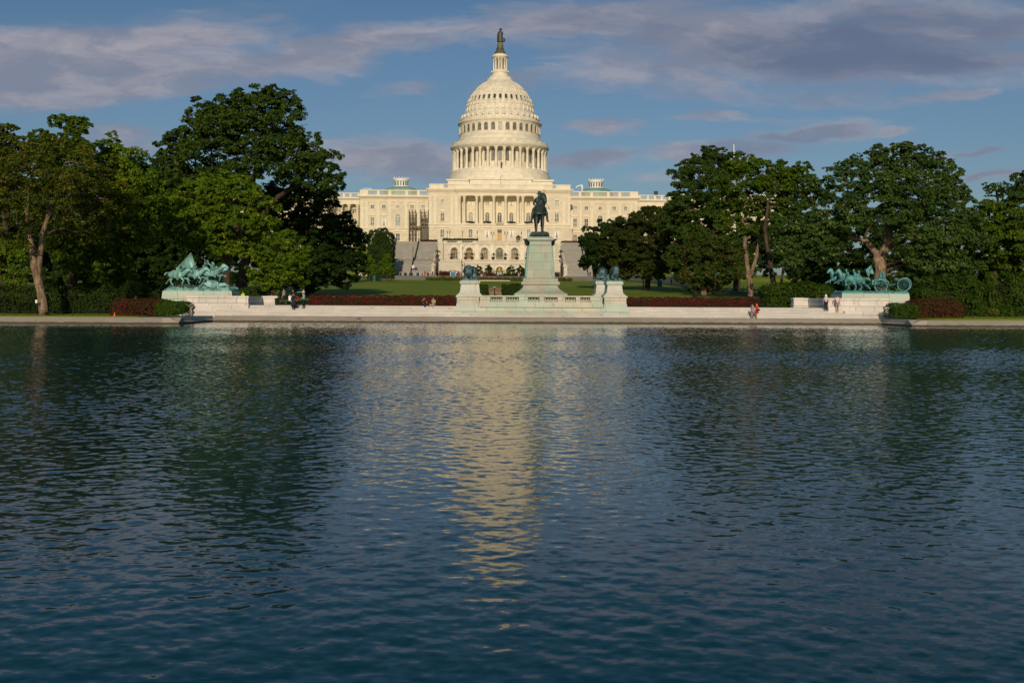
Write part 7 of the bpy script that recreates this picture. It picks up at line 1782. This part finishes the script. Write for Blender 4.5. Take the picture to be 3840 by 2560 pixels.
cl = [(1462,'navy','black','far visitor in navy at the left end of the crowd below the staircase'),(1469,'black','black','far visitor in black beside the left end of the crowd'),(1482,'red','navy','far visitor with a red top near the left end of the crowd'),(1436,'orange','tan','far visitor in orange by the young tree left of the staircase'),(1444,'yellow','navy','far visitor in yellow by the young tree left of the staircase'),
      (1516,'grey','black','far visitor in grey among the dark barriers'),(1540,'black','navy','far visitor in black among the blue barriers'),(1568,'navy','black','far visitor in navy standing tall behind the blue barriers'),(1593,'red','red','far visitor in bright red below the middle of the left staircase'),(1602,'orange','red','far visitor in orange beside the bright red one'),(1617,'white','red','far visitor in white left of the staircase pier'),(1622,'black','black','far visitor in black left of the staircase pier'),(1629,'grey','black','far visitor in grey at the staircase pier'),
      (1712,'white','navy','far visitor in white right of the blue cabin'),(1718,'red','grey','far visitor in red and grey right of the blue cabin'),(1723,'purple','black','far visitor in purple right of the blue cabin'),(1728,'tan','black','far visitor in tan near the brown lamp'),
      (1801,'pink','tan','seated far visitor in pink left of the fountain'),(1806,'white','tan','seated far visitor in white left of the fountain'),(1813,'red','red','seated far visitor in red left of the fountain'),(1821,'purple','pink','seated far visitor in purple left of the fountain'),
      (1917,'yellow','black','far visitor in yellow right of the fountain'),(1945,'red','white','far visitor in red and white near the monument'),(1951,'white','black','far visitor in white near the monument'),
      (2213,'black','black','far visitor in black right of the monument below the right staircase'),(2224,'red','black','far visitor in red below the right staircase'),(2236,'navy','black','far visitor in navy near the rear lion'),(2241,'red','navy','far visitor in red near the rear lion'),(2246,'pink','black','far visitor in pink near the rear lion')]
for i, (px, a, b, lab) in enumerate(cl):
    Yc = 353.5+((i*7) % 5)*.5; small_person(lab, px, Yc, ZG-.02, (a, C_[a]), (b, C_[b]), R((i*67) % 360), 1.62+.04*(i % 5), 'seated' in lab)
small_person('far visitor in red climbing the left staircase near its right cheek', 1632, 369, ztl(980, 370), ('red', C_['red']), ('red', C_['red']), R(180))
small_person('far visitor in white sitting among the trees beside the right-hand path', 2517, 236, gz(32,236)+1.1, ('white', C_['white']), ('black', C_['black']), R(20), 1.7)
small_person('far visitor in pale blue on the left path below the young tree', 1364, 322, gz(-30,322), ('blue', (.3,.4,.6)), ('grey', C_['grey']), R(90))
small_person('far visitor in dark clothes on the left path near the green bin', 1397, 325, gz(-30,325), ('black', C_['black']), ('black', C_['black']), R(40))
small_person('far visitor in black on the left path beyond the small bright tree', 1180, 232, gz(-30,232)+.6, ('grey', C_['grey']), ('black', C_['black']), R(60))

# ------------------------------------------------------------------ walls, fences and small fittings
def path_wall(label, pts, h0, mat, th=.5, name='low_wall', rail=False, base=.4):
    r = thing(name, label, 'wall', pts[0])
    mb = MB(); rb = MB()
    for (a, b) in zip(pts, pts[1:]):
        a, b = Vector(a), Vector(b); d = (b-a); nrm = Vector((-d.y, d.x, 0)).normalized()*th/2
        vs = [a-nrm-Vector((0,0,base)), b-nrm-Vector((0,0,base)), b+nrm-Vector((0,0,base)), a+nrm-Vector((0,0,base))]+[q+Vector((0,0,h0)) for q in (a-nrm, b-nrm, b+nrm, a+nrm)]
        mb.add(vs, [(0,3,2,1),(4,5,6,7),(0,1,5,4),(1,2,6,5),(2,3,7,6),(3,0,4,7)])
        if rail:
            n_ = max(1, int(d.length/2.4))
            for i in range(n_+1):
                q = a.lerp(b, i/n_); rb.tube([q+Vector((0,0,h0)), q+Vector((0,0,h0+.9))], .04, 5)
            for hh in (.45, .88): rb.tube([a+Vector((0,0,h0+hh)), b+Vector((0,0,h0+hh))], .035, 5)
    mb.build('masonry', mat, r)
    if rail: rb.build('railing', m_green, r)
    return r
m_grey = stone('grey_wall', (.17,.16,.14), 2.4, .5, .8, stain=(.10,.09,.08), stain_amt=.5, scale=.5)
m_tan = stone('tan_wall', (.36,.30,.24), 2.4, .5, .8, stain=(.2,.17,.13), stain_amt=.5, scale=.5)
wp = lambda px, Y, dz=0: Vector((X(px, Y), Y, gz(X(px, Y), Y)+dz))
path_wall('long low grey wall along the top of the lawn below the building', [wp(1462,345.6,-.2), wp(1700,345.6,-.2), wp(1960,345.6,-.2), wp(2200,345.6,-.2), wp(2330,345.6,-.2)], 1.45, m_grey)
path_wall('low tan wall with green railing sloping down beside the left path', [wp(1462,344), wp(1400,330), wp(1330,296), wp(1240,258), wp(1150,228), wp(1060,205)], .55, m_tan, rail=True)
path_wall('low wall with green railing sloping down beside the right path', [wp(2330,344), wp(2420,318), wp(2520,276), wp(2600,240), wp(2700,205), wp(2860,176)], .55, m_grey, rail=True)
path_wall('pale retaining wall under the trees on the right path', [wp(2330,352), wp(2440,322,.3), wp(2530,284,.3), wp(2620,250,.3)], 1.9, m_tan)
path_wall('pale stone wall under the square clipped tree on the left', [wp(1340,352), wp(1400,352), wp(1462,352)], 2.0, m_terr)
kp = MB(); kp.box(X(1795,338.5), X(1912,338.5), 338, 338.6, gz(0,338)-.1, gz(0,338)+.25); o_ = kp.build('path', m_terr); tag(o_, kind='structure')
def posts(label, pxs, Y, h, grp=None):
    r = thing('post_chain_fence', label, 'fence', (X(pxs[0],Y), Y, gz(X(pxs[0],Y),Y)))
    for i, px in enumerate(pxs):
        x = X(px, Y); z = gz(x, Y); mb = MB(); mb.tube([(x, Y, z-.1), (x, Y, z+h)], .022, 6); mb.ell((x, Y, z+h), (.035,.035,.04), 6, 4); mb.build('post', m_black, r)
        if i:
            x0 = X(pxs[i-1], Y); mb = MB(); mb.tube([(x0+(x-x0)*t, Y, z+h-.04-.12*math.sin(math.pi*t)) for t in (0,.25,.5,.75,1)], .008, 4); mb.build('chain', m_black, r)
posts('low black post-and-chain fence on the grass of the far left bank', [-35,15,60,108,161,217,272,322,372], 97.4, .52)
posts('low black post-and-chain fence on the grass of the far right bank', [3648,3690,3732,3772,3808,3850,3890], 103.2, .52)
cn = thing('traffic_cone', 'bright orange traffic cone on the left pool edge beside the russet bush', 'cone', (X(430,97.3), 97.3, .58)); x = X(430,97.3)
z_ = gz(x, 97.3); mb = MB(); mb.box(x-.12, x+.12, 97.18, 97.42, z_, z_+.03); mb.lathe([(.09,z_+.032),(.03,z_+.34),(.02,z_+.34)], x, 97.3, 14); mb.build('body', m_orange, cn)
sg_ = thing('small_sign', 'tiny white sign on a post against the forked tree trunk', 'sign', (X(136,98), 98, gz(-46,98))); x = X(136,98)
mb = MB(); mb.box(x-.09, x+.09, 98, 98.03, Z(1136,98,136), Z(1124,98,136)); mb.build('plate', m_white, sg_); mb = MB(); mb.tube([(x, 98.06, gz(-46,98)-.1), (x, 98.06, Z(1126,98,136))], .02, 6); mb.build('post', m_black, sg_)
for px, Y, lab in ((1403, 319, 'dark green litter bin on the left edge of the lawn'), (2474, 262, 'dark green litter bin on the right edge of the lawn'), (1112, 196, 'teal litter bin on the path behind the standing visitors')):
    x = X(px, Y); z_ = gz(x, Y); b_ = thing('litter_bin', lab, 'bin', (x, Y, z_)); mb = MB(); mb.lathe([(.5,z_-.1),(.55,z_+.1),(.6,z_+1.2),(.66,z_+1.25),(.66,z_+1.4),(.3,z_+1.55)], x, Y, 12); mb.build('barrel', m_green, b_)
# barriers and boxes of an event at the foot of the left staircase
bl_ = [(1424,14,'white','white crowd barrier left of the staircase foot'),(1502,10,'dark','dark crate stack at the foot of the left staircase'),(1522,9,'dark','dark speaker case at the foot of the left staircase'),(1536,8,'blue','blue barrier panel left of the dark post'),(1546,8,'blue','second blue barrier panel near the handrail foot'),(1566,12,'blue','wide blue barrier panel near the middle of the staircase foot'),(1583,6,'dark','dark case right of the wide blue barrier'),(1605,9,'dark','dark case left of the staircase pier')]
for px, w_, c, lab in bl_:
    x = X(px, 355.8); hw_ = M(w_, 355.8)/2; b_ = thing('event_case', lab, 'barrier', (x, 355.8, ZG), 'barriers and cases at the staircase foot'); hh = 1.05
    mb = MB(); mb.box(x-hw_*.94, x+hw_*.94, 355.75, 356.2, ZG+.12, ZG+hh); mb.build('panel', cloth('p_'+c, dict(white=(.6,.58,.54), dark=(.03,.03,.03), blue=(.03,.045,.16))[c]), b_)
    mb = MB()
    for s in (-1, 1): mb.tube([(x+s*hw_, 355.7, ZG), (x+s*hw_, 355.7, ZG+hh+.1)], .05, 5)
    mb.tube([(x-hw_, 355.7, ZG+hh+.1), (x+hw_, 355.7, ZG+hh+.1)], .05, 5); mb.build('frame', m_white, b_)
cb = thing('blue_cabin', 'light blue portable cabin with a white frame below the left bastion', 'cabin', (X(1699,356), 356, ZG)); x = X(1699,356)
mb = MB(); mb.box(x-.82, x+.82, 355.6, 357, ZG, ZG+1.25); mb.build('wall', cloth('cabin', (.07,.22,.38)), cb)
mb = MB()
for s in (-1, 1): mb.box(x+s*.9-.07, x+s*.9+.07, 355.5, 357.1, ZG, ZG+1.32)
mb.box(x-.97, x+.97, 355.5, 357.1, ZG+1.32, ZG+1.42); mb.build('frame', m_white, cb)
for px, py, c, lab in ((1549, 1000, (.75,.74,.7), 'white signboard hung on the staircase handrail'), (1559, 1006.5, (.06,.05,.2), 'small violet-blue banner beside the white signboard')):
    Y = 361.5; c0 = P(px, py, Y); s_ = thing('signboard', lab, 'sign', c0); mb = MB(); mb.box(c0.x-.42, c0.x+.42, Y, Y+.05, c0.z-(.55 if px < 1555 else .3), c0.z+(.55 if px < 1555 else .3)); mb.build('board', cloth('s%d' % px, c), s_)
    mb = MB(); mb.tube([(c0.x, Y+.1, ZG+.3), (c0.x, Y+.1, c0.z+.3)], .05, 5); mb.build('post', m_black, s_)
lb = thing('landing_barrier', 'thin barrier with pale lamps across the landing of the left staircase', 'barrier', (X(1550,369.5), 369.5, ztl(980,370)))
zl_ = ztl(980, 370); x0, x1 = X(1472,369.5), X(1633,369.5)
mb = MB(); mb.tube([(x0,369.5,zl_+.55),(x1,369.5,zl_+.55)], .07, 5); mb.tube([(x0,369.5,zl_+.25),(x1,369.5,zl_+.25)], .05, 5)
for i in range(9): mb.tube([(x0+(x1-x0)*i/8, 369.5, zl_), (x0+(x1-x0)*i/8, 369.5, zl_+.6)], .05, 5)
mb.build('rail', m_steel, lb)
for px in (1516, 1540, 1573, 1598, 1626): mb = MB(); mb.ell((X(px,369.3), 369.3, zl_+.8), (.26,.2,.16), 8, 6); mb.build('lamp', m_white, lb)
# flag on its pole before the drum; hoist, railing, vent on the roofs; white flagpole
px_ = 1874; Yp = YC+6; fp = thing('flagpole', 'thin white pole with a drooping red flag before the dome drum', 'flagpole', (X(px_,Yp), Yp, zct))
mb = MB(); mb.tube([(X(px_,Yp), Yp, zct), (X(px_,Yp), Yp, Z(600,Yp,px_))], [.10,.06], 6); mb.ell((X(px_,Yp), Yp, Z(599.5,Yp,px_)), (.14,.14,.14), 6, 4); mb.build('pole', m_white, fp)
mb = MB(); x = X(px_,Yp); zt_ = Z(604,Yp,px_); vs = []
for i in range(7):
    for j in range(6): vs.append((x+.06+j*.16*(1-.07*i), Yp+.12*math.sin(j*2+i), zt_-i*.38-j*.16))
mb.add(vs+[(a, b+.04, c) for a, b, c in vs], [(i*6+j, i*6+j+1, i*6+j+7, i*6+j+6) for i in range(6) for j in range(5)]+[tuple(k+42 for k in (i*6+j+6, i*6+j+7, i*6+j+1, i*6+j)) for i in range(6) for j in range(5)]); mb.build('flag', plain('flag_cloth', (.30,.05,.06), .8, .8, 2.5), fp)
Yh = 430; xh = lambda u_: X(1860+u_/3.267, Yh, 710); zh = lambda v_: Z(620+v_/3.267, Yh, 2170)
ho = thing('roof_hoist', 'white roof hoist with a bent arm on the right wing roof', 'hoist', (xh(1055), Yh, zh(320)))
mb = MB(); mb.tube([(xh(1055), Yh, zh(330)), (xh(1055), Yh, zh(240))], [.42,.36], 8); mb.build('mast', m_white, ho)
mb = MB(); mb.tube([(xh(1066), Yh, zh(262)), (xh(1050), Yh, zh(242)), (xh(985), Yh, zh(262)), (xh(982), Yh, zh(290))], [.3,.3,.24,.16], 7); mb.build('arm', m_white, ho)
rr_ = thing('roof_railing', 'thin white safety railing on the left wing roof corner', 'railing', (X(1370,430,710), 430, Z(709,430,1370)))
mb = MB(); xr_ = lambda u_: X(1240+u_/3.267, 430, 710); zr_ = lambda v_: Z(620+v_/3.267, 430, 1370)
for v_ in (280, 292): mb.tube([(xr_(392), 430, zr_(v_+8)), (xr_(440), 430, zr_(v_-2)), (xr_(490), 430, zr_(v_)), (xr_(512), 430, zr_(v_+18))], .08, 5)
for u_ in (400, 430, 460, 490): mb.tube([(xr_(u_), 430, zr_(308)), (xr_(u_), 430, zr_(280))], .08, 5)
mb.build('rail', m_white, rr_)
vx = X(1860+1960/3.267, 443, 725); vz = Z(620+350/3.267, 443, 2460); vn = thing('roof_vent', 'small black vent box on the right link roof', 'vent', (vx, 443, vz))
mb = MB(); mb.box(vx-.75, vx+.75, 442.5, 443.5, vz-1.4, vz+.9); mb.box(vx-.9, vx+.9, 442.4, 443.6, vz+.9, vz+1.05); mb.build('housing', m_black, vn)
Yp = 230; fp = thing('flagpole', 'tall bare white flagpole rising above the right-hand trees', 'flagpole', (X(2752,Yp), Yp, gz(0,Yp)))
mb = MB(); mb.tube([(X(2752,Yp), Yp, gz(0,Yp)), (X(2752,Yp,540), Yp, Z(541,Yp,2752))], [.24,.11], 8); mb.build('pole', m_white, fp); mb = MB(); mb.ell((X(2752,Yp,540), Yp, Z(539.5,Yp,2752)), (.18,.18,.18), 8, 6); mb.build('finial', m_gold, fp)
gl = thing('globe_lamp', 'lamp post with a white globe under the trees by the right path', 'lamp post', (X(2425,262), 262, gz(30,262)))
x = X(2425,262); mb = MB(); mb.lathe([(.14,gz(30,262)-.2),(.09,gz(30,262)+.5),(.07,Z(1023,262,2425))], x, 262, 8); mb.build('post', m_black, gl); mb = MB(); mb.ell((x, 262, Z(1019,262,2425)), (.28,.28,.32), 10, 8); mb.build('globe', m_white, gl)
wd = thing('weed', 'small green weed growing from the joint of the pool kerb', 'plant', (X(1347,106.1), 106.1, .2)); V = crown_blob((X(1347,106.2), 106.1, .35), (.2,.1,.07), .07, 12, .07, 1.0); np_mesh('leaves', V, 4, L_box, wd)
print('faces', sum(len(o.data.polygons) for o in SC.objects if o.type == 'MESH'), 'objects', len(SC.objects))
